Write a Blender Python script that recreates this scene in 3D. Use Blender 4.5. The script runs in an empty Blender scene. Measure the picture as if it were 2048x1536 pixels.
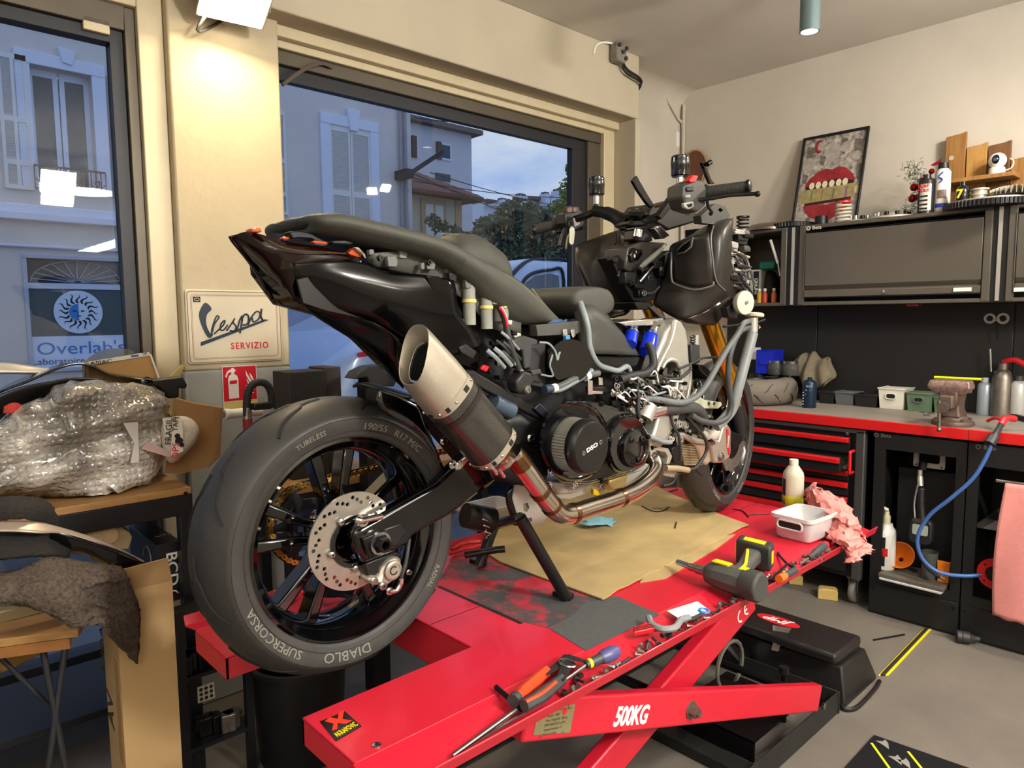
import bpy, bmesh, math, random
from mathutils import Vector as V, Matrix, Quaternion, geometry
sc = bpy.context.scene
C = sc.collection
random.seed(7)
PI = math.pi
# ---------------------------------------------------------------- camera
ZC, FPX = 1.47, 1413.4
YAW, PITCH, ROLL = .81977, .093667, -.008013
_f = V((math.cos(PITCH)*math.cos(YAW), math.cos(PITCH)*math.sin(YAW), -math.sin(PITCH)))
_r = V((math.sin(YAW), -math.cos(YAW), 0)); _u = _r.cross(_f)
RT = _r*math.cos(ROLL)+_u*math.sin(ROLL); UP = -_r*math.sin(ROLL)+_u*math.cos(ROLL)
cam = bpy.data.objects.new('camera', bpy.data.cameras.new('camera')); C.objects.link(cam)
cam.data.sensor_width = 36; cam.data.lens = 36*FPX/2048; cam.data.clip_start = .02; cam.data.clip_end = 300
cam.matrix_world = Matrix(((RT.x,UP.x,-_f.x,0),(RT.y,UP.y,-_f.y,0),(RT.z,UP.z,-_f.z,ZC),(0,0,0,1)))
sc.camera = cam
# ---------------------------------------------------------------- exposure
sc.view_settings.view_transform = 'Standard'; sc.view_settings.look = 'None'
sc.view_settings.exposure = 0.0; sc.view_settings.gamma = 1.0; sc.view_settings.use_curve_mapping = False
try:
    sc.cycles.use_denoising = True; sc.cycles.max_bounces = 8; sc.cycles.sample_clamp_indirect = 6
    sc.cycles.caustics_reflective = False; sc.cycles.caustics_refractive = False
except Exception: pass
# ---------------------------------------------------------------- dusk sky
def nd(nt, typ, x=0, **kw):
    n = nt.nodes.new(typ)
    for k, v in kw.items(): setattr(n, k, v)
    return n
w = bpy.data.worlds.new('dusk_sky'); sc.world = w; w.use_nodes = True
nt = w.node_tree; nt.nodes.clear()
tc = nd(nt,'ShaderNodeTexCoord'); mp = nd(nt,'ShaderNodeMapping'); mp.inputs['Scale'].default_value = (1,1,2.6)
nz = nd(nt,'ShaderNodeTexNoise'); nz.inputs['Scale'].default_value = 3.2; nz.inputs['Detail'].default_value = 7; nz.inputs['Roughness'].default_value = .58
cr = nd(nt,'ShaderNodeValToRGB'); e = cr.color_ramp.elements
e[0].position = .36; e[0].color = (.095,.225,.52,1); e[1].position = .66; e[1].color = (.42,.48,.58,1)
bg = nd(nt,'ShaderNodeBackground'); bg.inputs['Strength'].default_value = 1.5; ow = nd(nt,'ShaderNodeOutputWorld')
for a, b in ((tc.outputs['Generated'],mp.inputs[0]),(mp.outputs[0],nz.inputs['Vector']),(nz.outputs['Fac'],cr.inputs[0]),(cr.outputs[0],bg.inputs[0]),(bg.outputs[0],ow.inputs[0])): nt.links.new(a,b)
# ---------------------------------------------------------------- large lights of the room (LED floods and ring pendant out of view; fill and spot lamps are added)
def area(name, loc, target, sx, sy, watts, col):
    l = bpy.data.lights.new(name,'AREA'); l.shape = 'RECTANGLE'; l.size = sx; l.size_y = sy; l.energy = watts; l.color = col
    o = bpy.data.objects.new(name, l); C.objects.link(o); o.location = loc
    o.rotation_euler = (V(target)-V(loc)).to_track_quat('-Z','Y').to_euler()
    return o
WARM = (1,.86,.66); NEUT = (1,.95,.87)
NEUT = (1,.965,.90); WARM = (1,.92,.80)
for nm, loc, sx, sy, down, up in (('added_fill_light',(-.9,.4,2.2),1.5,.2,8,36),('added_fill_light.001',(1.9,-2.2,2.2),.2,1.5,40,230),('added_fill_light.002',(-1.6,-1.4,2.2),1.5,.2,36,110)):  # added unseen lamps without fixtures; the upward ones brighten the ceiling
    area(nm,loc,(loc[0],loc[1],0),sx,sy,down,NEUT); area(nm+'_up',(loc[0],loc[1],loc[2]+.02),(loc[0],loc[1],4),sx,sy,up,NEUT)
rg = area('ring_pendant_light',(1.57,-1.42,2.58),(1.57,-1.42,0),.5,.5,22,NEUT); rg.data.shape = 'DISK'
area('led_flood_light',(1.40,-1.55,2.66),(1.5,1.5,.8),.26,.2,46,NEUT)
area('led_flood_light.001',(1.48,-2.0,2.62),(1.9,1.3,.8),.26,.2,46,NEUT)
area('led_flood_light.002',(3.48,.12,2.60),(2.2,1.5,.9),.085,.07,16,WARM)
area('led_flood_light.003',(3.49,.32,2.60),(3.4,1.6,1.4),.085,.07,14,WARM)
for nm, loc in (('added_spot_light',(2.35,-.15,2.72)),('added_spot_light.001',(3.2,-.6,2.72)),('added_spot_light.002',(1.2,-.2,2.72))):  # extra spots added out of view to brighten floor and bench
    l = bpy.data.lights.new(nm,'SPOT'); l.energy = 62; l.spot_size = 1.7; l.spot_blend = .7; l.color = WARM; l.shadow_soft_size = .035; o = bpy.data.objects.new(nm,l); C.objects.link(o); o.location = loc
# ---------------------------------------------------------------- survey: where a sight line of the photograph meets a known plane of the place
def ray(x, y): return _f+RT*((x-1024)/FPX)-UP*((y-768)/FPX)
def P(x, y, X=None, Y=None, Z=None):
    d = ray(x, y)
    t = X/d.x if X is not None else Y/d.y if Y is not None else (Z-ZC)/d.z
    return V((0,0,ZC))+d*t
# ---------------------------------------------------------------- materials
def lin(h):
    if isinstance(h, str):
        c = [int(h[i:i+2],16)/255 for i in (0,2,4)]
        c = [v/12.92 if v <= .04045 else ((v+.055)/1.055)**2.4 for v in c]
        return (*c,1)
    return (*h,1)
MATS = {}
def mat(name, col, rough=.5, metal=0, var=0, vscale=8, col2=None, bump=0, bscale=40, coat=0, emit=0, trans=0, ior=1.45, alpha=1, spec=.5, sss=0, detail=4, stretch=None, aniso=0):
    if name in MATS: return MATS[name]
    m = bpy.data.materials.new(name); m.use_nodes = True; t = m.node_tree; b = t.nodes['Principled BSDF']
    c = lin(col); b.inputs['Base Color'].default_value = c; b.inputs['Roughness'].default_value = rough; b.inputs['Metallic'].default_value = metal
    b.inputs['Coat Weight'].default_value = coat; b.inputs['Coat Roughness'].default_value = .06; b.inputs['IOR'].default_value = ior
    b.inputs['Specular IOR Level'].default_value = spec; b.inputs['Alpha'].default_value = alpha; b.inputs['Transmission Weight'].default_value = trans
    if sss: b.inputs['Subsurface Weight'].default_value = sss; b.inputs['Subsurface Radius'].default_value = (.02,.012,.008)
    if emit: b.inputs['Emission Color'].default_value = c; b.inputs['Emission Strength'].default_value = emit
    co = None
    if var or bump:
        tx = t.nodes.new('ShaderNodeTexCoord'); co = tx.outputs['Object']
        if stretch:
            mpn = t.nodes.new('ShaderNodeMapping'); mpn.inputs['Scale'].default_value = stretch; t.links.new(co,mpn.inputs[0]); co = mpn.outputs[0]
    if var:
        n = t.nodes.new('ShaderNodeTexNoise'); n.inputs['Scale'].default_value = vscale; n.inputs['Detail'].default_value = detail; n.inputs['Roughness'].default_value = .6
        r = t.nodes.new('ShaderNodeValToRGB'); r.color_ramp.elements[0].position = .5-.22; r.color_ramp.elements[1].position = .5+.22
        c2 = lin(col2) if col2 else tuple(v*(1-var) for v in c[:3])+(1,)
        mixc = tuple(c[i]*(1-var)+c2[i]*var for i in range(3))+(1,) if col2 else c2
        r.color_ramp.elements[0].color = mixc; r.color_ramp.elements[1].color = c
        t.links.new(co,n.inputs['Vector']); t.links.new(n.outputs['Fac'],r.inputs[0]); t.links.new(r.outputs[0],b.inputs['Base Color'])
        if emit: t.links.new(r.outputs[0],b.inputs['Emission Color'])
    if bump:
        n2 = t.nodes.new('ShaderNodeTexNoise'); n2.inputs['Scale'].default_value = bscale; n2.inputs['Detail'].default_value = 3
        bp = t.nodes.new('ShaderNodeBump'); bp.inputs['Strength'].default_value = bump; bp.inputs['Distance'].default_value = .004
        t.links.new(co,n2.inputs['Vector']); t.links.new(n2.outputs['Fac'],bp.inputs['Height']); t.links.new(bp.outputs[0],b.inputs['Normal'])
    MATS[name] = m
    return m
# ---------------------------------------------------------------- mesh building
WO = {}
def catmull(pts, k=6, closed=False):
    pts = [V(p) for p in pts]; n = len(pts); out = []
    rng = range(n if closed else n-1)
    for i in rng:
        p1, p2 = pts[i], pts[(i+1)%n]
        p0 = pts[i-1] if (i > 0 or closed) else p1*2-p2
        p3 = pts[(i+2)%n] if (i+2 < n or closed) else p2*2-p1
        for j in range(k):
            s = j/k; out.append(.5*((2*p1)+(p2-p0)*s+(2*p0-5*p1+4*p2-p3)*s*s+(3*p1-p0-3*p2+p3)*s**3))
    if not closed: out.append(pts[-1])
    return out
def frame(d):
    d = V(d).normalized(); a = V((0,0,1)) if abs(d.z) < .9 else V((1,0,0))
    u = d.cross(a).normalized(); return u, d.cross(u).normalized(), d
class MB:
    def __init__(s, M=None): s.v = []; s.f = []; s.m = []; s.mi = 0; s.M = M
    def add(s, vs, fs):
        o = len(s.v); M = s.M
        s.v += [(M @ V(p)) if M else V(p) for p in vs]; s.f += [[i+o for i in f] for f in fs]; s.m += [s.mi]*len(fs); return s
    def box(s, c, d, rot=None):
        h = V(d)/2; vs = [V((x*h.x,y*h.y,z*h.z)) for x in (-1,1) for y in (-1,1) for z in (-1,1)]
        if rot is not None: vs = [rot @ p for p in vs]
        return s.add([p+V(c) for p in vs], [(0,1,3,2),(4,6,7,5),(0,4,5,1),(2,3,7,6),(0,2,6,4),(1,5,7,3)])
    def bx(s, x0,x1,y0,y1,z0,z1): return s.box(((x0+x1)/2,(y0+y1)/2,(z0+z1)/2),(x1-x0,y1-y0,z1-z0))
    def bar(s, p0, p1, wd, ht, up=(0,0,1)):
        p0, p1 = V(p0), V(p1); d = (p1-p0); L = d.length; d.normalize(); sd = d.cross(V(up))
        if sd.length < 1e-4: sd = d.cross(V((1,0,0)))
        sd.normalize(); u = sd.cross(d); R = Matrix((d,sd,u)).transposed()
        return s.box((p0+p1)/2,(L,wd,ht),R)
    def loft(s, rings, closed=True, caps=True, loop=False):
        n = len(rings[0]); vs = [p for r in rings for p in r]; fs = []; m = len(rings)
        for i in range(m if loop else m-1):
            a = i*n; b = ((i+1)%m)*n
            for j in range(n if closed else n-1):
                k = (j+1)%n; fs.append((a+j,a+k,b+k,b+j))
        if caps and closed and not loop: fs.append(tuple(range(n))[::-1]); fs.append(tuple(range((m-1)*n,m*n)))
        return s.add(vs,fs)
    def cyl(s, p0, p1, r0, r1=None, n=16, caps=True):
        r1 = r0 if r1 is None else r1; p0, p1 = V(p0), V(p1); u, w_, d = frame(p1-p0)
        R = lambda p, r: [p+u*(r*math.cos(2*PI*i/n))+w_*(r*math.sin(2*PI*i/n)) for i in range(n)]
        return s.loft([R(p0,r0),R(p1,r1)],caps=caps)
    def tube(s, pts, r, n=8, k=0, closed=False, caps=True):
        pts = catmull(pts,k,closed) if k else [V(p) for p in pts]; m = len(pts); rings = []; u = None
        for i, p in enumerate(pts):
            a = pts[i-1] if (i or closed) else p; b = pts[(i+1)%m] if (i < m-1 or closed) else p
            d = (b-a)
            if d.length < 1e-9: d = V((0,0,1))
            d.normalize()
            u = frame(d)[0] if u is None else (u-d*u.dot(d))
            if u.length < 1e-6: u = frame(d)[0]
            u.normalize(); w_ = d.cross(u); rr = r[min(int(i*len(r)/m),len(r)-1)] if isinstance(r,(list,tuple)) else r
            rings.append([p+u*(rr*math.cos(2*PI*j/n))+w_*(rr*math.sin(2*PI*j/n)) for j in range(n)])
        return s.loft(rings,caps=caps,loop=closed)
    def lathe(s, prof, o=(0,0,0), axis=(0,0,1), n=24, caps=True, a0=0, a1=2*PI):
        o = V(o); u, w_, d = frame(axis); full = abs(a1-a0-2*PI) < 1e-6; m = n if full else n+1; rings = []
        for r, h in prof: rings.append([o+d*h+u*(r*math.cos(a0+(a1-a0)*i/n))+w_*(r*math.sin(a0+(a1-a0)*i/n)) for i in range(m)])
        return s.loft(rings,closed=full,caps=caps and full)
    def sph(s, c, r, n=12, m=8, sc3=(1,1,1), rot=None):
        c = V(c); rings = []
        for i in range(m+1):
            a = PI*i/m; q = []
            for j in range(n):
                b = 2*PI*j/n; p = V((r*max(math.sin(a),.001)*math.cos(b)*sc3[0],r*max(math.sin(a),.001)*math.sin(b)*sc3[1],r*math.cos(a)*sc3[2]))
                q.append(c+(rot @ p if rot is not None else p))
            rings.append(q)
        return s.loft(rings)
    def prism(s, poly, vec, holes=()):
        poly = [V(p) for p in poly]; vec = V(vec); holes = [[V(p) for p in h] for h in holes]
        loops = [poly]+holes; flat = [p for l in loops for p in l]; n = len(flat)
        if holes:
            tr = geometry.tessellate_polygon(loops); fs = [tuple(t) for t in tr]+[tuple(i+n for i in t[::-1]) for t in tr]
        else: fs = [tuple(range(n)),tuple(range(2*n-1,n-1,-1))]
        o = 0
        for l in loops:
            m = len(l); fs += [(o+i,o+(i+1)%m,n+o+(i+1)%m,n+o+i) for i in range(m)]; o += m
        return s.add(flat+[p+vec for p in flat],fs)
    def grid(s, fn, nu, nv, flip=False):
        vs = [fn(i/nu,j/nv) for i in range(nu+1) for j in range(nv+1)]; w_ = nv+1
        return s.add(vs,[(i*w_+j,i*w_+j+1,(i+1)*w_+j+1,(i+1)*w_+j) for i in range(nu) for j in range(nv)])
    def build(s, name, mats, parent=None, bevel=0, seg=2, smooth=40, sub=0, solid=0, kind=None, fixn=True):
        if not isinstance(mats,(list,tuple)): mats = [mats]
        me = bpy.data.meshes.new(name)
        lo = V([min(p[i] for p in s.v) for i in range(3)]); hi = V([max(p[i] for p in s.v) for i in range(3)]); c = (lo+hi)/2; c.z = lo.z
        me.from_pydata([p-c for p in s.v],[],s.f)
        for m in mats: me.materials.append(m)
        if len(mats) > 1: me.polygons.foreach_set('material_index',s.m)
        if fixn:
            bm = bmesh.new(); bm.from_mesh(me); bmesh.ops.remove_doubles(bm,verts=bm.verts,dist=1e-6); bmesh.ops.recalc_face_normals(bm,faces=bm.faces); bm.to_mesh(me); bm.free()
        if smooth:
            me.polygons.foreach_set('use_smooth',[True]*len(me.polygons))
            if smooth < 180: me.set_sharp_from_angle(angle=math.radians(smooth))
        me.update()
        o = bpy.data.objects.new(name,me); C.objects.link(o); WO[o.name] = c.copy()
        if parent is not None: o.parent = parent; o.location = c-WO[parent.name]
        else: o.location = c
        if solid:
            q = o.modifiers.new('solid','SOLIDIFY'); q.thickness = solid; q.offset = 0
        if bevel:
            q = o.modifiers.new('bevel','BEVEL'); q.width = bevel; q.segments = seg; q.limit_method = 'ANGLE'; q.angle_limit = math.radians(40)
            try: q.harden_normals = False
            except Exception: pass
        if sub:
            q = o.modifiers.new('sub','SUBSURF'); q.levels = sub; q.render_levels = sub
        if kind: o['kind'] = kind
        return o
def tag(o, label, cat, group=None):
    o['label'] = label; o['category'] = cat
    if group: o['group'] = group
    return o
def thing(name, label, cat, loc, group=None):
    o = bpy.data.objects.new(name,None); C.objects.link(o); o.location = V(loc); o.empty_display_size = .05; WO[o.name] = V(loc)
    return tag(o,label,cat,group)
def struct(o): o['kind'] = 'structure'; return o
def dup(root, loc, rot=None, label=None, scale=None):
    def cp(o, par):
        c = o.copy(); C.objects.link(c); WO[c.name] = V(loc)
        if par is not None: c.parent = par
        for k in o.children: cp(k,c)
        return c
    r = cp(root,None); r.location = V(loc)
    if rot is not None: r.rotation_euler = rot
    if scale: r.scale = (scale,)*3
    if label: r['label'] = label
    return r
def text(body, size, o, xd, yd, m, parent, name='lettering', ext=.0006, align='CENTER', shear=0, xs=1, bold=0, space=1):
    cu = bpy.data.curves.new('t','FONT'); cu.body = body; cu.size = size; cu.extrude = ext; cu.align_x = align; cu.align_y = 'CENTER'; cu.shear = shear; cu.offset = bold; cu.space_character = space; cu.resolution_u = 3
    t = bpy.data.objects.new('t',cu); C.objects.link(t); me = bpy.data.meshes.new_from_object(t); bpy.data.objects.remove(t); bpy.data.curves.remove(cu)
    xd = V(xd).normalized(); z = xd.cross(V(yd)).normalized(); yd = z.cross(xd); o = V(o)
    mb = MB(); mb.add([o+xd*(p.co.x*xs)+yd*p.co.y+z*p.co.z for p in me.vertices],[list(f.vertices) for f in me.polygons]); bpy.data.meshes.remove(me)
    return mb.build(name,m,parent,smooth=0,fixn=False)
def circ(c, r, xd, yd, n=16, a0=0): return [V(c)+V(xd)*(r*math.cos(a0+2*PI*i/n))+V(yd)*(r*math.sin(a0+2*PI*i/n)) for i in range(n)]
def rrect(w_, h, r, n=4):
    q = []
    for cx, cy, a in ((w_/2-r,h/2-r,0),(-w_/2+r,h/2-r,PI/2),(-w_/2+r,-h/2+r,PI),(w_/2-r,-h/2+r,1.5*PI)):
        q += [(cx+r*math.cos(a+PI/2*i/n),cy+r*math.sin(a+PI/2*i/n)) for i in range(n+1)]
    return q
def rz(a): return Matrix.Rotation(a,3,'Z')
def rot3(a, ax): return Matrix.Rotation(a,3,ax)
X1, Y1, Z1 = V((1,0,0)), V((0,1,0)), V((0,0,1))
# shared materials
red_paint = mat('red_paint','bf1a2e',.38,0,.3,5,'98182a',bump=.05,bscale=160,coat=.1)
black_gloss = mat('black_gloss','050506',.07,0,coat=.6)
black_plastic = mat('black_plastic','121213',.42,0,bump=.1,bscale=500)
black_matte = mat('black_matte','161616',.6,0,bump=.15,bscale=700)
grey_plastic = mat('grey_plastic','3a3a3b',.5,0,.2,20,bump=.05)
dark_metal = mat('dark_metal','2a2a2c',.4,.8,.3,30)
steel = mat('steel','b9b9b6',.25,1,.25,60)
bright_steel = mat('bright_steel','dcdcda',.16,1,.1,80)
dirty_steel = mat('dirty_steel','8d8880',.42,.9,.5,40,'5a4a3c')
rubber = mat('rubber','1a1a1b',.62,0,.25,25,'262524',bump=.1,bscale=300)
white_plastic = mat('white_plastic','e8e6df',.4,0)
white_ink = mat('white_ink','efece4',.6)
black_ink = mat('black_ink','101012',.6)
red_ink = mat('red_ink','c01522',.5)
cardboard = mat('cardboard','b98a4e',.85,0,.35,3,'8f6534',bump=.2,bscale=200,spec=.2)
wood = mat('wood','a57d4a',.55,0,.6,6,'74502a',bump=.15,bscale=60,stretch=(1,9,9))
# ================================================================ ROOM SHELL
m_wall = mat('wall_paint','cdc5b8',.75,0,.12,2.5,bump=.12,bscale=60,spec=.3)
m_pillar = mat('pillar_paint','c4b698',.7,0,.14,3,bump=.5,bscale=28,spec=.3)
m_dado = mat('dado_paint','a9aca8',.7,0,.12,4,bump=.3,bscale=30)
m_ceil = mat('ceiling_paint','d6d1c8',.85,0,.1,1.5,bump=.05,bscale=20,spec=.2)
m_beam = mat('beam_paint','bdb29b',.65,0,.14,2,bump=.12,bscale=40)
m_cream = mat('cream_aluminium','cdbf9f',.4,.1,.12,6)
m_bronze = mat('bronze_aluminium','5d5548',.42,.4,.15,6)
m_dkframe = mat('dark_frame','23252a',.45,.2)
m_floor = mat('floor_rubber','6f685e',.62,0,.55,2.2,'474340',bump=.35,bscale=240,detail=9)
nt = m_floor.node_tree; b = nt.nodes['Principled BSDF']     # pale grit scattered over the rubber floor
vo = nd(nt,'ShaderNodeTexVoronoi'); vo.inputs['Scale'].default_value = 75; tcx = nd(nt,'ShaderNodeTexCoord'); nt.links.new(tcx.outputs['Object'],vo.inputs['Vector'])
rp = nd(nt,'ShaderNodeValToRGB'); rp.color_ramp.elements[0].position = .045; rp.color_ramp.elements[0].color = (1,1,1,1); rp.color_ramp.elements[1].position = .075; rp.color_ramp.elements[1].color = (0,0,0,1)
n3 = nd(nt,'ShaderNodeTexNoise'); n3.inputs['Scale'].default_value = 3; nt.links.new(tcx.outputs['Object'],n3.inputs['Vector'])
mth = nd(nt,'ShaderNodeMath',operation='MULTIPLY'); r3 = nd(nt,'ShaderNodeValToRGB'); r3.color_ramp.elements[0].position = .48; r3.color_ramp.elements[1].position = .62
nt.links.new(n3.outputs['Fac'],r3.inputs[0]); nt.links.new(vo.outputs['Distance'],rp.inputs[0]); nt.links.new(rp.outputs[0],mth.inputs[0]); nt.links.new(r3.outputs[0],mth.inputs[1])
mx = nd(nt,'ShaderNodeMixRGB'); old = b.inputs['Base Color'].links[0].from_socket; nt.links.new(old,mx.inputs[1]); mx.inputs[2].default_value = (.45,.41,.35,1); nt.links.new(mth.outputs[0],mx.inputs[0]); nt.links.new(mx.outputs[0],b.inputs['Base Color'])
WX, WY, CZ = 4.25, 2.84, 2.975
struct(MB().bx(-3.3,WX+.2,-3.3,WY+.12,-.12,0).build('floor',m_floor))
struct(MB().bx(-3.3,WX+.2,-3.3,WY+.2,CZ,CZ+.15).build('ceiling',m_ceil))
wall_right = struct(MB().bx(WX,WX+.2,-3.3,WY+.2,0,CZ).build('wall_right',m_wall))
struct(MB().bx(-3.5,-3.3,-3.3,WY+.2,0,CZ).build('wall_rear',m_wall))
struct(MB().bx(-3.3,WX,-3.5,-3.3,0,CZ).build('wall_behind',m_wall))
# window wall: pillar with grey dado, header beam, plain return at the corner, plinth under the glass
struct(MB().bx(.885,1.295,2.70,3.0,1.283,CZ).build('wall_left',m_pillar,bevel=.008))
struct(MB().bx(.885,1.295,2.70,3.0,0,1.283).build('wall_left',m_dado,bevel=.008))
struct(MB().bx(-3.3,3.46,2.60,3.0,2.62,CZ).build('wall_left',m_beam,bevel=.006))
struct(MB().bx(3.48,WX,WY,3.0,0,CZ).build('wall_left',m_wall))
struct(MB().bx(3.43,3.48,2.60,3.0,0,2.62).build('wall_left',m_beam,bevel=.005))
struct(MB().bx(-3.3,3.43,2.745,2.98,0,.255).build('wall_left',mat('plinth_paint','39414f',.6,0,.2,5)))
mb = MB()   # coved plaster between ceiling and walls in the corner
for i in range(6):
    a0, a1 = PI/2*i/6, PI/2*(i+1)/6; q = lambda a: (.13*(1-math.cos(a)),.13*(1-math.sin(a)))
    (x0,z0),(x1,z1) = q(a0), q(a1)
    mb.add([(3.46,WY-x0,CZ-z0),(3.46,WY-x1,CZ-z1),(WX,WY-x1,CZ-z1),(WX,WY-x0,CZ-z0)],[(0,1,2,3)])
struct(mb.build('trim_1',m_wall))
# main shop window
wf = MB().bx(1.295,3.43,2.72,2.86,2.575,2.62).bx(3.33,3.43,2.755,2.86,.255,2.575).bx(1.295,3.33,2.755,2.86,2.545,2.575)
main_window = struct(wf.build('window_1',m_cream,bevel=.004))
MB().bx(1.295,3.33,2.775,2.85,2.49,2.545).bx(3.215,3.33,2.78,2.85,.255,2.49).bx(1.295,1.33,2.78,2.85,.255,2.49).build('window_frame',m_bronze,main_window,bevel=.004)
MB().bx(1.33,3.215,2.80,2.84,2.435,2.49).bx(3.10,3.215,2.80,2.84,.31,2.435).bx(1.33,3.10,2.79,2.84,.255,.31).build('window_frame',m_dkframe,main_window,bevel=.003)
m_glass = bpy.data.materials.new('window_glass'); m_glass.use_nodes = True; nt = m_glass.node_tree; nt.nodes.clear()
o_ = nd(nt,'ShaderNodeOutputMaterial'); tr = nd(nt,'ShaderNodeBsdfTransparent'); tr.inputs[0].default_value = (.93,.95,.97,1); gl = nd(nt,'ShaderNodeBsdfGlossy'); gl.inputs['Roughness'].default_value = .015
fr = nd(nt,'ShaderNodeFresnel'); fr.inputs[0].default_value = 1.5; ms = nd(nt,'ShaderNodeMixShader'); nt.links.new(fr.outputs[0],ms.inputs[0]); nt.links.new(tr.outputs[0],ms.inputs[1]); nt.links.new(gl.outputs[0],ms.inputs[2]); nt.links.new(ms.outputs[0],o_.inputs[0])
MB().add([(1.33,2.825,.3),(3.11,2.825,.3),(3.11,2.825,2.44),(1.33,2.825,2.44)],[(0,1,2,3)]).build('pane',m_glass,main_window,smooth=0,fixn=False)
# left shop window
zt = P(120,50,Y=2.8).z
wf = MB().bx(.80,.885,2.74,2.86,.255,2.62).bx(-3.3,.80,2.74,2.86,zt+.10,2.62)
left_window = struct(wf.build('window_2',m_cream,bevel=.004))
MB().bx(.765,.80,2.765,2.85,.255,zt+.1).bx(-3.3,.765,2.765,2.85,zt+.02,zt+.1).build('window_frame',m_bronze,left_window,bevel=.003)
MB().bx(.725,.765,2.785,2.84,.255,zt+.02).bx(-3.3,.725,2.785,2.84,zt-.025,zt+.02).bx(-3.3,.725,2.785,2.84,.255,.30).build('window_frame',m_dkframe,left_window,bevel=.003)
MB().bx(-1.2,.70,2.77,2.785,zt+.025,zt+.05).bx(.64,.72,2.765,2.785,zt-.005,zt+.04).build('closer_rail',m_cream,left_window,bevel=.003)
MB().add([(-3.3,2.825,.3),(.73,2.825,.3),(.73,2.825,zt),(-3.3,2.825,zt)],[(0,1,2,3)]).build('pane',m_glass,left_window,smooth=0,fixn=False)
# torn strip hanging from the header by the pillar
a = P(565,170,Y=2.76); b2 = P(640,127,Y=2.755)
tag(MB().tube([a,a.lerp(b2,.5)+V((0,0,.012)),b2,b2+V((.06,.005,.0))],.008,6,k=4).build('weather_strip',mat('strip_grey','5c5348',.6)),'loose brown weather strip hanging from the main window header','strip')
# conduit and motion sensor in the corner
cx = P(1357,280,X=WX-.01)
c = MB().cyl((WX-.012,WY-.03,0),(WX-.012,WY-.03,2.9),.011,n=8).tube([P(1285,158,Y=WY-.012),P(1320,172,Y=WY-.012),(WX-.05,WY-.012,2.80),(WX-.012,WY-.02,2.78),(WX-.012,WY-.03,2.7)],.010,8)
tag(c.build('cable_conduit',m_wall),'thin painted cable conduit running down the room corner','conduit')
s = thing('motion_sensor','small white motion sensor on the wall near the room corner','sensor',P(1350,300,X=WX-.03))
p = P(1350,280,X=WX-.03); MB().box(p,(.05,.055,.115)).build('body',white_plastic,s,bevel=.014,seg=3); MB().box(p+V((-.022,0,.02)),(.012,.036,.045)).build('lens',mat('sensor_lens','f6f4ee',.3),s,bevel=.006)
# junction box on the beam end
jp = P(1228,110,Y=2.595)
s = thing('junction_box','grey junction box with black cable at the end of the header beam','box',jp)
MB().box(jp+V((0,-.03,0)),(.085,.06,.10)).build('body',mat('old_grey','8c857a',.7,0,.6,25,'4c463e',bump=.6,bscale=60),s,bevel=.012)
for dx, dz in ((-.03,.03),(.025,-.03),(.0,.0),(.03,.025)): MB().cyl(jp+V((dx,-.055,dz)),jp+V((dx,-.072,dz)),.011,n=10).build('knockout',grey_plastic,s)
MB().tube([jp+V((-.02,-.02,.05)),P(1205,85,Y=2.59),P(1192,92,Y=2.595),P(1187,108,Y=2.596)],.006,6,k=5).build('white_cord',white_plastic,s)
MB().tube([jp+V((.03,-.03,-.03)),P(1255,140,Y=2.575),P(1283,163,Y=2.58),(3.50,2.70,2.78)],.008,6,k=5).tube([jp+V((.03,-.03,-.04)),P(1252,146,Y=2.575),P(1282,168,Y=2.58),(3.50,2.70,2.76)],.006,6,k=5).build('cable',black_plastic,s)
# pendant spotlight cylinder
pl = V((0,0,ZC))+ray(1619,64)*3.05
s = thing('pendant_spotlight','slim grey cylinder downlight hanging from the ceiling','lamp',(pl.x,pl.y,pl.z))
MB().lathe([(.041,0),(.041,CZ-pl.z),(.0005,CZ-pl.z)],(pl.x,pl.y,pl.z),n=28,caps=False).lathe([(.041,0),(.036,0),(.034,.012)],(pl.x,pl.y,pl.z),n=28,caps=False).build('housing',mat('lamp_grey','6f8386',.45,.3),s)
MB().lathe([(.035,.008),(.0005,.008)],(pl.x,pl.y,pl.z),n=24,caps=False).build('lens',mat('lamp_lens','fff4e0',.3,emit=14),s)
l = bpy.data.lights.new('spot','SPOT'); l.energy = 45; l.spot_size = 1.6; l.spot_blend = .6; l.color = WARM; l.shadow_soft_size = .034
o = bpy.data.objects.new('spot',l); C.objects.link(o); o.location = (0,0,-.004); o.parent = s
# LED floodlight fixed to the top of the pillar
fp = P(470,14,Y=2.53)
s = thing('floodlight','glowing rectangular LED floodlight bracketed to the top of the pillar','lamp',fp)
Rf = Matrix.Rotation(math.radians(-8),3,'Z') @ Matrix.Rotation(math.radians(-24),3,'X')
def fl(d): return fp+Rf @ V(d)
mb = MB(); mb.box(fl((0,0,.022)),(.235,.165,.03),Rf); mb.box(fl((0,.02,.05)),(.13,.10,.04),Rf); mb.build('housing',mat('lamp_housing','8b8478',.5,.4),s,bevel=.004)
mb = MB()
for i in range(7): mb.box(fl((-.09+.03*i,0,.052)),(.005,.14,.022),Rf)
mb.build('cooling_fins',mat('lamp_housing','8b8478'),s)
MB().box(fl((0,0,.004)),(.215,.145,.006),Rf).build('light_panel',mat('flood_emit','ffe9c4',.3,emit=40),s)
mb = MB()
for sx in (-.126,.126): mb.bar(fl((sx,0,.03)),V((fp.x+sx,2.69,fp.z+.09)),.006,.028)
mb.bar(V((fp.x-.13,2.69,fp.z+.09)),V((fp.x+.13,2.69,fp.z+.09)),.01,.03); mb.build('bracket',mat('lamp_housing','8b8478'),s)
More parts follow.
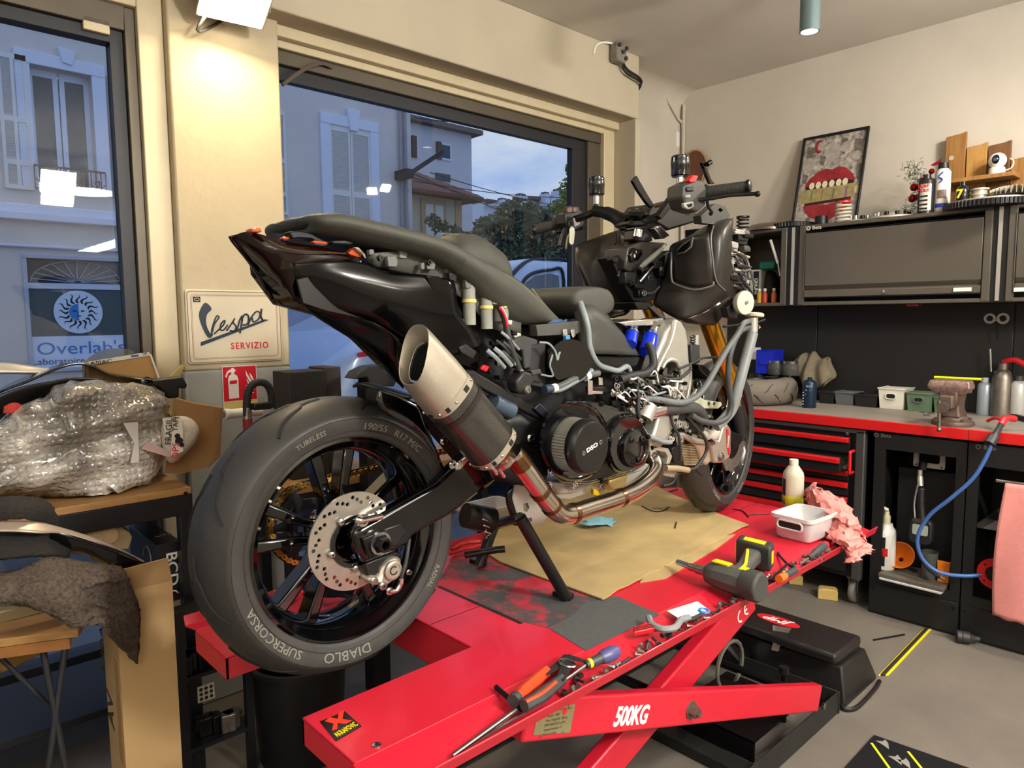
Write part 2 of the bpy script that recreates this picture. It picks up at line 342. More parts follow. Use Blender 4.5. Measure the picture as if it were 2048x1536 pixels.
MB().tube([fl((-.05,.06,.06)),P(395,60,Y=2.6),P(425,52,Y=2.66),P(445,40,Y=2.69)],.006,6,k=5).build('cord',black_plastic,s)
for sx in (-.07,.07): MB().cyl(fl((sx,-.085,.01)),fl((sx,-.073,.01)),.006,n=8).build('clip',bright_steel,s)
l = bpy.data.lights.new('flood','AREA'); l.shape = 'RECTANGLE'; l.size = .2; l.size_y = .14; l.energy = 8; l.color = (1,.78,.48)
o = bpy.data.objects.new('flood',l); C.objects.link(o); o.parent = s; o.location = Rf @ V((0,0,-.004)); o.rotation_euler = Rf.to_euler()
# ================================================================ OUTSIDE: street, facade, houses, trees, vans
FY = 13.0
def E_(x, y, Y=FY): return P(x, y, Y=Y)
m_stucco = mat('stucco','ddd2ca',.9,0,.1,1.2,bump=.8,bscale=9,spec=.1)
m_trimw = mat('facade_trim','dfe2ee',.8,0,.06,2)
m_shut = mat('shutter_paint','e4dfda',.6,0,.08,5)
m_fglass = mat('facade_glass','2d3a42',.06,0,spec=.8)
struct(MB().bx(-30,60,3.0,70,-.3,-.16).build('street',mat('asphalt','4b4c50',.9,0,.25,1.5,bump=.3,bscale=30)))
struct(MB().bx(-30,60,3.0,4.4,-.16,-.1).build('pavement',mat('pavement','77777a',.9,0,.2,2)))
fx1 = E_(822,300).x
bl = thing('townhouse','pinkish stucco townhouse with louvred shutters across the street','building',(4,FY,-.16))
# wall with the opening of the first-floor window and the shop window
def hole(x0,y0,x1,y1): a, c = E_(x0,y0), E_(x1,y1); return a.x, c.x, c.z, a.z
w0 = hole(57,128,196,388); w1 = hole(52,516,262,729); w2 = hole(657,248,743,455)
outer = [V((-9,FY,-.16)),V((fx1,FY,-.16)),V((fx1,FY,9.5)),V((-9,FY,9.5))]
R_ = lambda q: [V((q[0],FY,q[2])),V((q[0],FY,q[3])),V((q[1],FY,q[3])),V((q[1],FY,q[2]))]
MB().prism(outer,(0,.4,0),[R_(w0),R_(w1),R_(w2)]).bx(fx1-.3,fx1,FY+.4,FY+9,-.16,9.5).build('wall',m_stucco,bl,smooth=0)
def ring(q, t, d, m, name='surround', par=bl, bottom=False, inset=0):
    x0,x1,z0,z1 = q; mb = MB()
    mb.bx(x0-t,x0,FY-d,FY+.02,z0-(t if bottom else 0),z1+t).bx(x1,x1+t,FY-d,FY+.02,z0-(t if bottom else 0),z1+t).bx(x0-t,x1+t,FY-d-.01,FY+.02,z1,z1+t)
    if bottom: mb.bx(x0-t,x1+t,FY-d-.02,FY+.02,z0-t,z0)
    return mb.build(name,m,par,bevel=.008)
def louvre(x0,x1,z0,z1,y,par,panels=((.04,.46),(.50,.78),(.82,.97)),two=False,ang=0):
    sh = MB(); W = x1-x0; H = z1-z0; st = .045
    cols = [(x0+st,x0+W/2-st/2),(x0+W/2+st/2,x1-st)] if two else [(x0+st,x1-st)]
    holes = [[V((a,y,z1-H*p1)),V((a,y,z1-H*p0)),V((b,y,z1-H*p0)),V((b,y,z1-H*p1))] for a, b in cols for p0, p1 in panels]
    sh.prism([V((x0,y,z0)),V((x0,y,z1)),V((x1,y,z1)),V((x1,y,z0))],(0,.045,0),holes)
    o = sh.build('shutter',m_shut,par,smooth=0)
    sl = MB()
    for a, b in cols:
        for p0, p1 in panels:
            n = max(3,int(H*(p1-p0)/.042))
            for i in range(n):
                z = z1-H*p0-(i+.5)*H*(p1-p0)/n; sl.box(((a+b)/2,y+.024,z),(b-a,.006,.042),rot3(.75,'X'))
    sl.build('louvre',m_shut,o,smooth=0)['kind'] = 'stuff'
    return o
# first-floor window seen through the left pane
ring(w0,.19,.05,m_trimw)
a = E_(113,96); c = E_(145,128); MB().prism([V((a.x,FY-.09,a.z)),V((c.x+.04,FY-.09,a.z-.03)),V((c.x-.02,FY-.09,c.z-.05)),V((a.x+.05,FY-.09,c.z-.03))],(0,.1,0)).build('keystone',m_trimw,bl,bevel=.01)
x0,x1,z0,z1 = w0; xm = (x0+x1)/2
cas = MB()
for a, b in ((x0,xm-.01),(xm+.01,x1)): cas.prism([V((a,FY+.2,z0)),V((a,FY+.2,z1)),V((b,FY+.2,z1)),V((b,FY+.2,z0))],(0,.05,0),[[V((a+.07,FY+.2,z0+.12)),V((a+.07,FY+.2,z1-.1)),V((b-.07,FY+.2,z1-.1)),V((b-.07,FY+.2,z0+.12))]])
co = cas.build('casement',m_trimw,bl,smooth=0); MB().bx(x0+.05,x1-.05,FY+.225,FY+.235,z0+.1,z1-.08).build('pane',m_fglass,co,smooth=0)
cu = MB()
for a, b in ((x0+.06,x0+.36),(x1-.42,x1-.06)): cu.grid(lambda u, v, a=a, b=b: V((a+(b-a)*u,FY+.3+.02*math.sin(u*40),z0+.1+(z1-z0-.2)*v)),30,2)
cu.build('curtain',mat('curtain','8e98a4',.9),co)
louvre(E_(0,105).x-.06,E_(49,112).x,E_(30,378).z,E_(20,108).z,FY-.06,bl,two=True)
louvre(E_(214,152).x,E_(214,152).x+.62,E_(235,397).z,E_(235,155).z,FY-.06,bl)
rail = MB(); ra, rb = E_(65,332), E_(207,352); zb_ = E_(207,392).z
rail.bar((ra.x,FY-.12,ra.z),(rb.x,FY-.12,ra.z),.02,.03).bar((ra.x,FY-.12,zb_),(rb.x,FY-.12,zb_),.02,.03)
n = 14
for i in range(n+1): x = ra.x+(rb.x-ra.x)*i/n; rail.cyl((x,FY-.12,zb_),(x,FY-.12,ra.z),.008,n=6)
for i in range(4):
    x = ra.x+(rb.x-ra.x)*(i+.5)/4
    for s_ in (-1,1): rail.tube([V((x+s_*(.02+.09*math.cos(t*.5)*t/12),FY-.13,(ra.z+zb_)/2+.09*math.sin(t*.5)*t/12)) for t in range(13)],.007,5)
rail.build('balcony_rail',mat('wrought_iron','22252b',.5,.4),bl)
for y0, y1, d in ((408,424,.10),(424,440,.16),(488,494,.06)): za, zc_ = E_(30,y0).z, E_(30,y1).z; MB().bx(-9,E_(330,440).x,FY-d,FY+.02,zc_,za).build('cornice',m_trimw,bl,bevel=.015)
# dental laboratory window
x0,x1,z0,z1 = w1; ring(w1,.06,.03,mat('shop_frame','b9bcc6',.6),'shop_frame',bottom=True)
zt1 = E_(150,567).z; zt2 = E_(150,578).z; zt3 = E_(150,672).z
so = MB().bx(x0,x1,FY+.06,FY+.12,zt2,zt1).build('transom_bar',m_trimw,bl); MB().bx(x0,x1,FY+.13,FY+.14,zt1,z1).build('transom_pane',m_fglass,so)
fan = MB(); xc = (x0+x1)/2; hh = z1-zt1
for i in range(11):
    t = PI*(i+.5)/11; fan.bar((xc+.05*math.cos(t),FY+.10,zt1+.02+.03*math.sin(t)),(xc+(x1-x0)*.46*math.cos(t),FY+.10,zt1+.02+hh*.9*math.sin(t)),.01,.014)
fan.tube([V((xc+(x1-x0)*.46*math.cos(PI*i/20),FY+.10,zt1+.02+hh*.9*math.sin(PI*i/20))) for i in range(21)],.009,5); fan.build('fanlight_grille',mat('fan_iron','a8adb8',.5),so)
sg = MB().bx(x0,x1,FY+.08,FY+.12,zt3,zt2).build('shop_panel',mat('shop_green','4f5a5c',.4,0,.1,2),bl); MB().bx(x0,x1,FY+.05,FY+.12,z0,zt3).build('name_board',mat('shop_white','dbe6f8',.6),sg)
cc = V(((x0+x1)/2-.02,FY+.07,E_(160,624).z)); rr = (zt2-zt3)*.46
mb = MB(); mb.lathe([(rr,0),(rr,.012)],cc,(0,-1,0),n=40); mb.build('logo_disc',mat('shop_white','dbe6f8'),sg)
sun = MB()
for i in range(16):
    t = 2*PI*i/16; q = []
    for k in range(7):
        s_ = k/6; r_ = rr*(.42+.46*s_*(1 if i%2 else .86)); a_ = t+.12*math.sin(s_*6); wv = .09*(1-s_)+.004
        q.append((r_,a_,wv))
    pts = [V((cc.x+r_*math.cos(a_-wv*1.3),FY+.056,cc.z+r_*math.sin(a_-wv*1.3))) for r_,a_,wv in q]+[V((cc.x+r_*math.cos(a_+wv*1.3),FY+.056,cc.z+r_*math.sin(a_+wv*1.3))) for r_,a_,wv in q[::-1]]
    sun.prism(pts,(0,.004,0))
sun.build('sun_rays',mat('logo_dark','1d2a3a',.6),sg)
sun = MB(); sun.lathe([(rr*.40,0),(rr*.40,.006)],cc+V((0,-.012,0)),(0,-1,0),n=32); sun.build('sun_face',mat('shop_white','dbe6f8'),sg)
sun = MB(); sun.prism([cc+V((rr*.39*math.cos(PI/2+PI*i/16),-.021,rr*.39*math.sin(PI/2+PI*i/16))) for i in range(17)]+[cc+V((rr*.39*.16*math.sin(i*PI/4),-.021,-rr*.39*(1-i/4))) for i in range(0)],(0,.003,0)); sun.build('moon_half',mat('logo_blue','3f86c8',.6),sg)
fc = MB()
for dx in (-.16,.16): MB().bar(cc+V((rr*(dx-.07),-.024,.05*rr)),cc+V((rr*(dx+.07),-.024,.05*rr)),.004,.03*rr*2).build('eye',mat('logo_dark','1d2a3a'),sg)
fc.bar(cc+V((-rr*.08,-.024,-rr*.18)),cc+V((rr*.08,-.024,-rr*.18)),.004,.04*rr); fc.build('mouth',mat('logo_dark','1d2a3a'),sg); MB().bar(cc+V((0,-.024,.02*rr)),cc+V((-rr*.05,-.024,-rr*.09)),.004,.02*rr).build('nose',mat('logo_dark','1d2a3a'),sg)
hb = zt3-z0
text("Overlab's",hb*.56,(xc,FY+.045,z0+hb*.60),X1,Z1,mat('logo_blue','3f86c8'),sg,xs=1.18)
for tx, ox in (('Laboratoire',-.245),('Dentaire',.27)): text(tx,hb*.28,(xc+(x1-x0)*ox,FY+.045,z0+hb*.20),X1,Z1,mat('logo_grey','59646e',.6),sg,xs=1.1)
# closed shutters seen through the main pane
ring(w2,.20,.05,m_trimw); a = E_(690,218); MB().prism([V((a.x,FY-.09,a.z)),V((a.x+.30,FY-.09,a.z)),V((a.x+.24,FY-.09,a.z-.42)),V((a.x+.06,FY-.09,a.z-.42))],(0,.1,0)).build('keystone',m_trimw,bl,bevel=.01)
x0,x1,z0,z1 = w2; xm = (x0+x1)/2
louvre(x0,xm-.006,z0-.8,z1,FY-.03,bl,two=False); louvre(xm+.006,x1,z0-.8,z1,FY-.03,bl,two=False)
louvre(E_(552,225).x-.5,E_(567,225).x,E_(565,430).z,E_(555,222).z,FY-.06,bl)
dx = E_(806,300).x; MB().cyl((dx,FY-.08,-.1),(dx,FY-.08,9.4),.045,n=10).cyl((dx-.13,FY-.05,2),(dx-.13,FY-.05,9.4),.014,n=6).build('downspout',mat('zinc','8e8d92',.5,.4),bl)
for z in (2.2,4.2,6.2): MB().lathe([(.056,0),(.056,.05)],(dx,FY-.08,z),n=10).build('pipe_clamp',mat('zinc','8e8d92'),bl)
a, c = E_(593,628), E_(622,651); MB().bx(a.x,c.x,FY-.02,FY,c.z,a.z).build('plaque',mat('plaque_grey','8790a4',.5),bl,bevel=.01); MB().bx(a.x+.03,c.x-.03,FY-.025,FY,c.z+.03,a.z-.03).build('plaque_face',mat('plaque_blue','b9c4e0',.5),bl)
a, c = E_(655,640), E_(800,800); MB().bx(a.x,c.x,FY-.01,FY+.02,c.z-.5,a.z+.3).build('shop_window',mat('teal_glass','3c4f59',.15),bl)
MB().bx(E_(500,560).x,E_(655,560).x,FY-.03,FY+.01,-.16,E_(600,560).z).build('ground_floor_render',mat('pale_render','aab3cc',.85,0,.06,2),bl)
# awning arm/lamp on the corner
a, c = E_(823,345,12.6), E_(886,303,12.6); lb = thing('street_bracket','dark lattice bracket arm projecting from the townhouse corner','bracket',a); MB().bar(a,c,.03,.09).build('arm',mat('wrought_iron','22252b'),lb); MB().bx(a.x-.16,a.x+.02,a.y-.05,FY+.0,a.z-.12,a.z+.06).build('wall_plate',mat('wrought_iron','22252b'),lb)
# house behind with flat eaves
HY = 20.5
hs = thing('apartment_house','lilac grey apartment house with flat overhanging eaves behind the townhouse','building',(E_(880,300,HY).x,HY,-.16))
xa, xb = E_(790,300,HY).x, E_(943,300,HY).x; zt_ = E_(900,262,HY).z
hw = [hole_ for hole_ in ()]
MB().bx(xa,xb,HY,HY+7,-.16,zt_).build('wall',mat('lilac_render','d5d1d4',.9,0,.08,1),hs)
MB().bx(xa-.3,xb+.28,HY-.35,HY+7.3,zt_,zt_+.16).build('roof',mat('eave_brown','6d5f5c',.8),hs)
for (px0,py0,px1,py1) in ((826,272,836,316),(876,284,902,323)):
    a, c = P(px0,py0,Y=HY), P(px1,py1,Y=HY); f_ = MB().bx(a.x,c.x,HY-.04,HY+.02,c.z,a.z).build('window',m_trimw,hs); MB().bx(a.x+.07,c.x-.07,HY-.05,HY-.02,c.z+.07,a.z-.07).build('pane',m_fglass,f_); MB().bx(a.x-.09,a.x+.10,HY-.09,HY,c.z,a.z).build('shutter',mat('shutter_brown','5b4638',.7),hs)
a, c = P(870,345,Y=HY), P(900,365,Y=HY); MB().bx(a.x,c.x,HY-.03,HY+.02,c.z,a.z).build('window',m_fglass,hs)
# small annex with tiled roof
AY = 15.5
an = thing('tiled_annex','low cream house with hipped clay tile roof behind the orange tree','building',(E_(880,400,AY).x,AY,-.16))
xa, xb = E_(790,400,AY).x, E_(921,400,AY).x; zw = E_(880,392,AY).z
MB().bx(xa,xb,AY,AY+4,-.16,zw).build('wall',mat('cream_render','cfc3a8',.9,0,.1,2),an)
rl, rr_ = E_(822,398,AY-.4), E_(960,392,AY-.4); tl = P(826,338,Y=AY+1.6)
rf = MB().add([V((xa-.4,AY-.45,zw-.05)),V((xb+.55,AY-.45,zw-.05)),V((xb+.55,AY+4.4,zw-.05)),V((xa-.4,AY+4.4,zw-.05)),V((tl.x,AY+1.9,tl.z)),V((xa-.4,AY+1.9,tl.z))],[(0,1,4,5),(1,2,4),(2,3,5,4),(0,3,2,1),(0,5,3)])
m_tile = mat('clay_tile','8d5a4c',.85,0,.4,9,'5b4a48',bump=1,bscale=30)
ro = rf.build('roof',m_tile,an,smooth=0)
mt = MB(); n = 34
for i in range(n):
    x = xa-.35+(xb+.85-xa)*i/n; t0 = V((x,AY-.47,zw-.03)); zz = 1 if x < tl.x else max(.05,1-(x-tl.x)/(xb+.55-tl.x)); mt.cyl(t0,V((x,AY-.47+(2.37)*zz,zw-.03+(tl.z-zw+.05)*zz)),.055,n=6)
mt.build('roof_tile',m_tile,ro)['kind'] = 'stuff'
a, c = E_(848,408,AY), E_(885,520,AY)
MB().bx(a.x-.12,c.x+.12,AY-.05,AY+.02,c.z,a.z+.14).build('surround',mat('ochre_trim','c2a27c',.9),an)
wo = MB().bx(a.x,c.x,AY-.07,AY,c.z,a.z).build('window',m_shut,an); MB().bx((a.x+c.x)/2-.03,(a.x+c.x)/2+.03,AY-.075,AY-.05,c.z,a.z).build('mullion',mat('ochre_trim','c2a27c'),wo)
MB().bx(xb-.2,xb+.02,AY-.03,AY+.03,-.16,zw).build('quoin',mat('ochre_trim','c2a27c'),an)
# far roofs with chimneys
RY = 42.0
fb = thing('distant_rooftops','far white apartment roofs with a row of chimneys','building',(P(1050,440,Y=RY).x,RY,-.16))
xa, xb = P(968,440,Y=RY).x, P(1170,440,Y=RY).x
def zR(x, y): return P(x,y,Y=RY).z
MB().bx(xa,P(1075,440,Y=RY).x,RY,RY+8,-.16,zR(1020,412)).bx(P(1060,440,Y=RY).x,xb,RY+.3,RY+8,-.16,zR(1100,405)).build('wall',mat('far_white','e0e0e6',.9),fb)
MB().bx(xa,P(1078,440,Y=RY).x,RY-.4,RY+8,zR(1020,412),zR(1020,406)).bx(P(1060,440,Y=RY).x,xb,RY-.3,RY+8,zR(1100,405),zR(1100,399)).build('roof',mat('far_roof','6b5550',.9),fb)
for x, yt, wd in ((975,404,6),(990,400,6),(1004,394,12),(1041,385,14),(1090,382,10),(1098,390,8),(1114,376,10),(1140,372,10)):
    p0 = P(x-wd/2,yt+6,Y=RY-.5); p1 = P(x+wd/2,yt+6,Y=RY-.5); ch = MB().bx(p0.x,p1.x,RY-.9,RY-.1,zR(x,415),p0.z).build('chimney',mat('far_white','e0e0e6'),fb); MB().bx(p0.x+.06,p1.x-.06,RY-.75,RY-.25,p0.z,p0.z+.16).build('chimney_pot',mat('far_pot','54545c',.8),ch)
for i, x in enumerate((1062,1100,1128)): p0 = P(x,420,Y=RY-.02); MB().bx(p0.x,p0.x+.5,RY-.05,RY+.1,p0.z-.7,p0.z).build('window',m_fglass,fb)
# trees
m_leaf = mat('orange_leaf','66765a',.6,0,.5,1.5,'3e4c3a'); m_leaf2 = mat('yellow_leaf','98a356',.6,0,.5,1.5,'66743c'); m_bark = mat('bark','4a3c30',.9,0,.3,10,bump=.5)
def tree(name, label, blobs, n, ml, trunk, fruit=0, leaf=.065):
    t = thing(name,label,'tree',trunk[0])
    trunk = [V((trunk[0].x,trunk[0].y,-.17))]+trunk[1:]; MB().tube(trunk,[.11,.08,.05],8,k=4).build('trunk',m_bark,t)
    mb = MB(); pts = []
    for _ in range(n):
        c, r = random.choices(blobs,[b_[1]**2 for b_ in blobs])[0]
        d = V((random.gauss(0,1),random.gauss(0,1),random.gauss(0,1))).normalized()*(r*random.random()**.4); p = V(c)+V((d.x,d.y*.8,d.z*.85)); pts.append(p)
        u = V((random.gauss(0,1),random.gauss(0,1),random.gauss(0,.6))).normalized(); w_ = u.cross(V((random.random(),random.random(),random.random()))).normalized(); L = leaf*random.uniform(.7,1.5)
        mb.add([p-u*L,p+w_*L*.42,p+u*L,p-w_*L*.42],[(0,1,2,3)])
    mb.build('foliage',ml,t,smooth=0,fixn=False)['kind'] = 'stuff'
    for i in range(fruit):
        p = random.choice(pts); MB().sph(p+V((0,-.06,0)),.034,8,6).build('orange',mat('orange_fruit','d2a05a',.5),t)
    return t
def bb(x, y, Y, r): p = P(x,y,Y=Y); return (p,r)
TY = 12.2
tree('orange_tree','dark green orange tree full of small fruit behind the van',[bb(985,470,TY,.55),bb(1035,440,TY,.62),bb(1085,455,TY,.55),bb(1010,505,TY,.55),bb(1080,500,TY,.6),bb(950,490,TY,.35),bb(1130,490,TY,.5)],6500,m_leaf,[P(1040,700,Y=TY),P(1040,600,Y=TY),P(1035,480,Y=TY)],40)
tree('orange_tree','small sparse orange tree branch in front of the cream annex',[bb(880,450,TY-.3,.22),bb(865,440,TY-.3,.16),bb(905,470,TY-.3,.26),bb(925,480,TY-.3,.26),bb(895,500,TY-.3,.3)],420,m_leaf,[P(905,720,Y=TY-.3),P(905,600,Y=TY-.3),P(895,470,Y=TY-.3)],6)
tree('yellowing_tree','tall yellow green tree beside the window frame',[bb(1125,430,14,.55),bb(1140,380,14,.42),bb(1150,340,14,.32),bb(1108,440,14,.4),bb(1165,420,14,.7)],2200,m_leaf2,[P(1140,700,Y=14),P(1140,560,Y=14),P(1138,380,Y=14)],0,.07)
# overhead wires
for i, (x0,y0,x1,y1) in enumerate(((828,348,1150,470),(828,356,1150,440),(828,362,1150,395),(830,236,1150,250),(860,345,1160,418))):
    a, c = P(x0,y0,Y=12.5), P(x1,y1,Y=16); tag(MB().tube([a.lerp(c,t/8)-V((0,0,.25*4*t/8*(1-t/8)*.4)) for t in range(9)],.011,5).build('overhead_wire',mat('wrought_iron','22252b')),('lowest','second lowest','middle','highest','steepest')[i]+' overhead wire strung from the townhouse corner','wire','overhead wires')
# white delivery van outside the main window
VYY = 6.32
m_van = mat('van_white','c9d2e2',.25,0,coat=.5); m_vglass = mat('van_glass','3d4d58',.05,0,spec=.9); m_vblack = mat('van_trim','15171b',.5)
van = thing('parked_van','white delivery van with black roof rail parked outside the main window','van',(P(1060,700,Y=VYY).x,VYY+.9,-.16))
def vp(x, y): return P(x,y,Y=VYY)
x0 = vp(985,515).x-.1; zr = vp(1060,516).z
prof = [(x0-.9,.35),(x0-.9,1.0),(x0-.35,1.05),(x0+.02,zr-.42),(x0+.35,zr-.12),(x0+.8,zr),(x0+3.4,zr-.02),(x0+3.55,zr-.3),(x0+3.6,.4)]
rings = []
for yy, ins, dz in ((0,.10,.10),(.06,.02,.02),(.14,0,0),(1.55,0,0),(1.63,.02,.02),(1.69,.10,.10)): rings.append([V((x+(ins if x < x0+1 else -ins),VYY+yy,z-(dz if z > .6 else 0))) for x, z in prof])
MB().loft(rings).build('body',m_van,van,bevel=.03,seg=3)
wq = [vp(1044,590),vp(1052,566),vp(1070,552),vp(1100,547),vp(1117,552),vp(1119,620),vp(1060,625)]
MB().prism([q+V((0,-.012,0)) for q in wq],(0,.03,0)).build('side_window',m_vglass,van)
fr_ = [vp(1036,592),vp(1046,562),vp(1066,546),vp(1100,540),vp(1124,545),vp(1126,640)]
MB().tube([q+V((0,-.015,0)) for q in fr_],.022,6,k=4).build('window_seal',m_vblack,van)
MB().tube([vp(1020,552)+V((0,-.02,0)),vp(1040,535)+V((0,.02,0)),vp(1065,522)+V((0,.08,0)),vp(1100,517)+V((0,.1,0)),vp(1136,517)+V((0,.1,0))],.026,6,k=4).build('roof_rail',m_vblack,van)
for dx in (.0,2.6):
    wc = V((x0-.2+dx,VYY+.05,.16)); MB().lathe([(.20,-.02),(.31,-.02),(.33,.04),(.33,.14),(.30,.2)],wc,Y1,n=24).build('wheel',m_vblack,van)
# white car close to the shop front at the left of the main window
CY = 4.6
car = thing('parked_car','pale blue white car rear with red sticker outside behind the tyre','car',(P(720,760,Y=CY).x,CY+.8,-.16))
cp = lambda x, y: P(x,y,Y=CY)
a = cp(655,726); b_ = cp(735,665); cpr = [(a.x-.05,.2),(a.x-.08,a.z-.12),(a.x,a.z),(b_.x,b_.z),(b_.x+.35,b_.z+.14),(b_.x+1.6,b_.z+.16),(b_.x+2.1,b_.z-.35),(b_.x+3,b_.z-.45),(b_.x+3.05,.2)]
MB().loft([[V((x+(i_ if k < 4 else -i_),CY+yy,z-i_)) for k, (x, z) in enumerate(cpr)] for yy, i_ in ((0,.08),(.08,.01),(1.5,.01),(1.6,.08))]).build('body',mat('car_blue','a9c0e6',.25,0,coat=.4),car,bevel=.03)
q = [cp(714,706),cp(724,703),cp(734,712),cp(716,714)]; MB().prism([p+V((0,-.015,0)) for p in q],(0,.01,0)).build('sticker',red_ink,car)
q = [b_+V((.15,-.01,-.02)),b_+V((.45,-.01,.09)),b_+V((1.4,-.01,.10)),b_+V((1.6,-.01,-.22)),b_+V((.2,-.01,-.28))]; MB().prism(q,(0,.02,0)).build('side_window',m_vglass,car)
for dx in (.55,2.6): MB().lathe([(.16,-.02),(.28,-.02),(.30,.04),(.30,.14)],(a.x+dx,CY+.02,.14),Y1,n=20).build('wheel',m_vblack,car)
# ================================================================ RED SCISSOR LIFT
ZL = .70
lift = thing('scissor_lift','red scissor lift table with side tool trays carrying the motorcycle','lift',(1.6,1.4,0))
m_redin = red_paint
dk = MB()
dk.prism([(.59,1.04,ZL),(2.69,1.04,ZL),(2.69,1.785,ZL),(.578,1.785,ZL),(.578,1.59,ZL),(1.016,1.59,ZL),(1.016,1.237,ZL),(.59,1.237,ZL)],(0,0,-.006))
deck = dk.build('deck',red_paint,lift,bevel=.002)
MB().bx(.59,.596,1.04,1.237,ZL-.055,ZL-.006).bx(.59,1.016,1.231,1.237,ZL-.055,ZL-.006).bx(1.016,1.022,1.237,1.59,ZL-.10,ZL-.006).bx(.578,1.016,1.59,1.596,ZL-.055,ZL-.006).bx(.578,.584,1.59,1.785,ZL-.055,ZL-.006).bx(2.684,2.69,1.04,1.785,ZL-.055,ZL-.006).bx(.6,2.68,1.05,1.056,ZL-.07,ZL-.006).bx(.6,2.68,1.77,1.776,ZL-.07,ZL-.006).build('deck_skirt',red_paint,lift)
for sgn, y0, nm in ((1,1.04,''),(-1,1.785,'')):
    pr = [(y0,ZL),(y0-sgn*.095,ZL-.022),(y0-sgn*.106,ZL+.002),(y0-sgn*.109,ZL+.0),(y0-sgn*.099,ZL-.027),(y0,ZL-.006)]
    MB().prism([V((.585,y,z)) for y, z in pr],(2.105 if sgn > 0 else 2.10,0,0)).build('tool_tray',red_paint,lift,bevel=.001)
# slot of the drop-out panel
MB().bx(1.184,1.194,1.245,1.592,ZL-.001,ZL+.0012).build('panel_slot',black_ink,lift)
MB().bx(1.02,2.685,1.40,1.4022,ZL-.001,ZL+.0006).build('panel_seam',mat('seam_dark','3a0a0f',.6),lift)
# worn grey grip coating on the deck
m_grip = mat('grip_grey','4b4d4c',.8,0,.25,60,bump=.4,bscale=400)
q = [P(x,y,Z=ZL) for x, y in ((1100,1258),(1172,1302),(1320,1229),(1232,1192),(1205,1200),(1170,1205),(1150,1228))]
MB().prism(q,(0,0,.0012)).build('grip_patch',m_grip,lift)
m_worn = bpy.data.materials.new('worn_grip'); m_worn.use_nodes = True; nt = m_worn.node_tree; b = nt.nodes['Principled BSDF']; b.inputs['Roughness'].default_value = .7
tcx = nd(nt,'ShaderNodeTexCoord'); n1 = nd(nt,'ShaderNodeTexNoise'); n1.inputs['Scale'].default_value = 6; n1.inputs['Detail'].default_value = 9; n1.inputs['Roughness'].default_value = .7; nt.links.new(tcx.outputs['Object'],n1.inputs['Vector'])
r1 = nd(nt,'ShaderNodeValToRGB'); r1.color_ramp.elements[0].position = .47; r1.color_ramp.elements[0].color = lin('3c3b3b'); r1.color_ramp.elements[1].position = .56; r1.color_ramp.elements[1].color = lin('a81c2c'); nt.links.new(n1.outputs['Fac'],r1.inputs[0]); nt.links.new(r1.outputs[0],b.inputs['Base Color'])
q = [P(x,y,Z=ZL) for x, y in ((870,1172),(1045,1243),(1098,1257),(1150,1228),(1170,1205),(1205,1200),(1225,1190),(1160,1140),(1000,1085),(905,1118))]
MB().prism(q,(0,0,.0008)).build('worn_grip_patch',m_worn,lift)
# screw head and sponsor sticker on the rear plank
c = P(753,1491,Z=ZL); MB().lathe([(.0085,0),(.0085,.002),(.006,.003)],c,n=16).build('screw',steel,lift); MB().box(c+V((0,0,.0032)),(.011,.0022,.001)).box(c+V((0,0,.0032)),(.0022,.011,.001)).build('screw_slot',black_ink,lift)
sq = [P(x,y,Z=ZL+.001) for x, y in ((640,1443),(690,1423),(723,1452),(672,1482))]
st = MB().prism([p-V((0,0,.001)) for p in sq],(0,0,.0016)).build('sticker',mat('sticker_black','0a0a0b',.3),lift)
ux = (sq[3]-sq[0]); uy = (sq[1]-sq[0]); ex = (sq[2]-sq[3]).normalized(); ey = (sq[0]-sq[3]).normalized()   # ex along lettering, ey up the sticker
W_, H_ = (sq[2]-sq[3]).length, (sq[0]-sq[3]).length
def stp(u, v): return sq[3]+(sq[2]-sq[3])*u+(sq[0]-sq[3])*v+V((0,0,.0012))
zig = [(.12,.88),(.34,.93),(.52,.70),(.70,.93),(.90,.90),(.64,.60),(.86,.36),(.62,.36),(.42,.56),(.28,.36),(.10,.40),(.30,.62)]
MB().prism([stp(u,v) for u, v in zig],(0,0,.0006)).build('emblem',mat('sticker_red','e0311c',.4),lift)
text('AKRAPOVIC',H_*.27,stp(.5,.17),ex,ey,mat('sticker_yellow','f1df1f',.4),lift,xs=W_*.9/(H_*.27*5.9),ext=.0003)
# scissor arms
def arm(p0, p1, y, wd=.09, th=.036, name='scissor_arm', ext=.04):
    p0, p1 = V(p0), V(p1); d = (p1-p0).normalized(); p0 = p0-d*ext*.2; p1 = p1+d*ext; n = V((-d.z,0,d.x))*(wd/2)
    q = [p0-n,p1-n,p1+n,p0+n]; return MB().prism([V((a.x,y,a.z)) for a in q],(0,th,0)).build(name,red_paint,lift,bevel=.006)
A0, A1 = P(1000,1446,Y=.985), P(1632,1398,Y=.985); A0 = A0.lerp(A1,.055)
B0, B1 = P(1220,1536,Y=1.05), P(1490,1215,Y=1.05); dB = (B1-B0); B0 = B0-dB*.95
for y in (.985,1.70): arm((A0.x,0,A0.z),(A1.x,0,A1.z),y)
for y in (1.05,1.64): arm((B0.x,0,max(B0.z,.05)),(B1.x,0,B1.z),y,.10,.04,ext=.06)
bc = P(1382,1420,Y=.985)
for y, s_ in ((.985,-1),(1.736,1)):
    MB().lathe([(.021,0),(.021,s_*.004),(.016,s_*.004),(.016,s_*.02),(.010,s_*.02),(.010,s_*.028)],(bc.x,y,bc.z),Y1,n=6).build('pivot_nut',dirty_steel,lift); MB().lathe([(.024,0),(.024,s_*.003)],(bc.x,y,bc.z),Y1,n=24).build('washer',dirty_steel,lift)
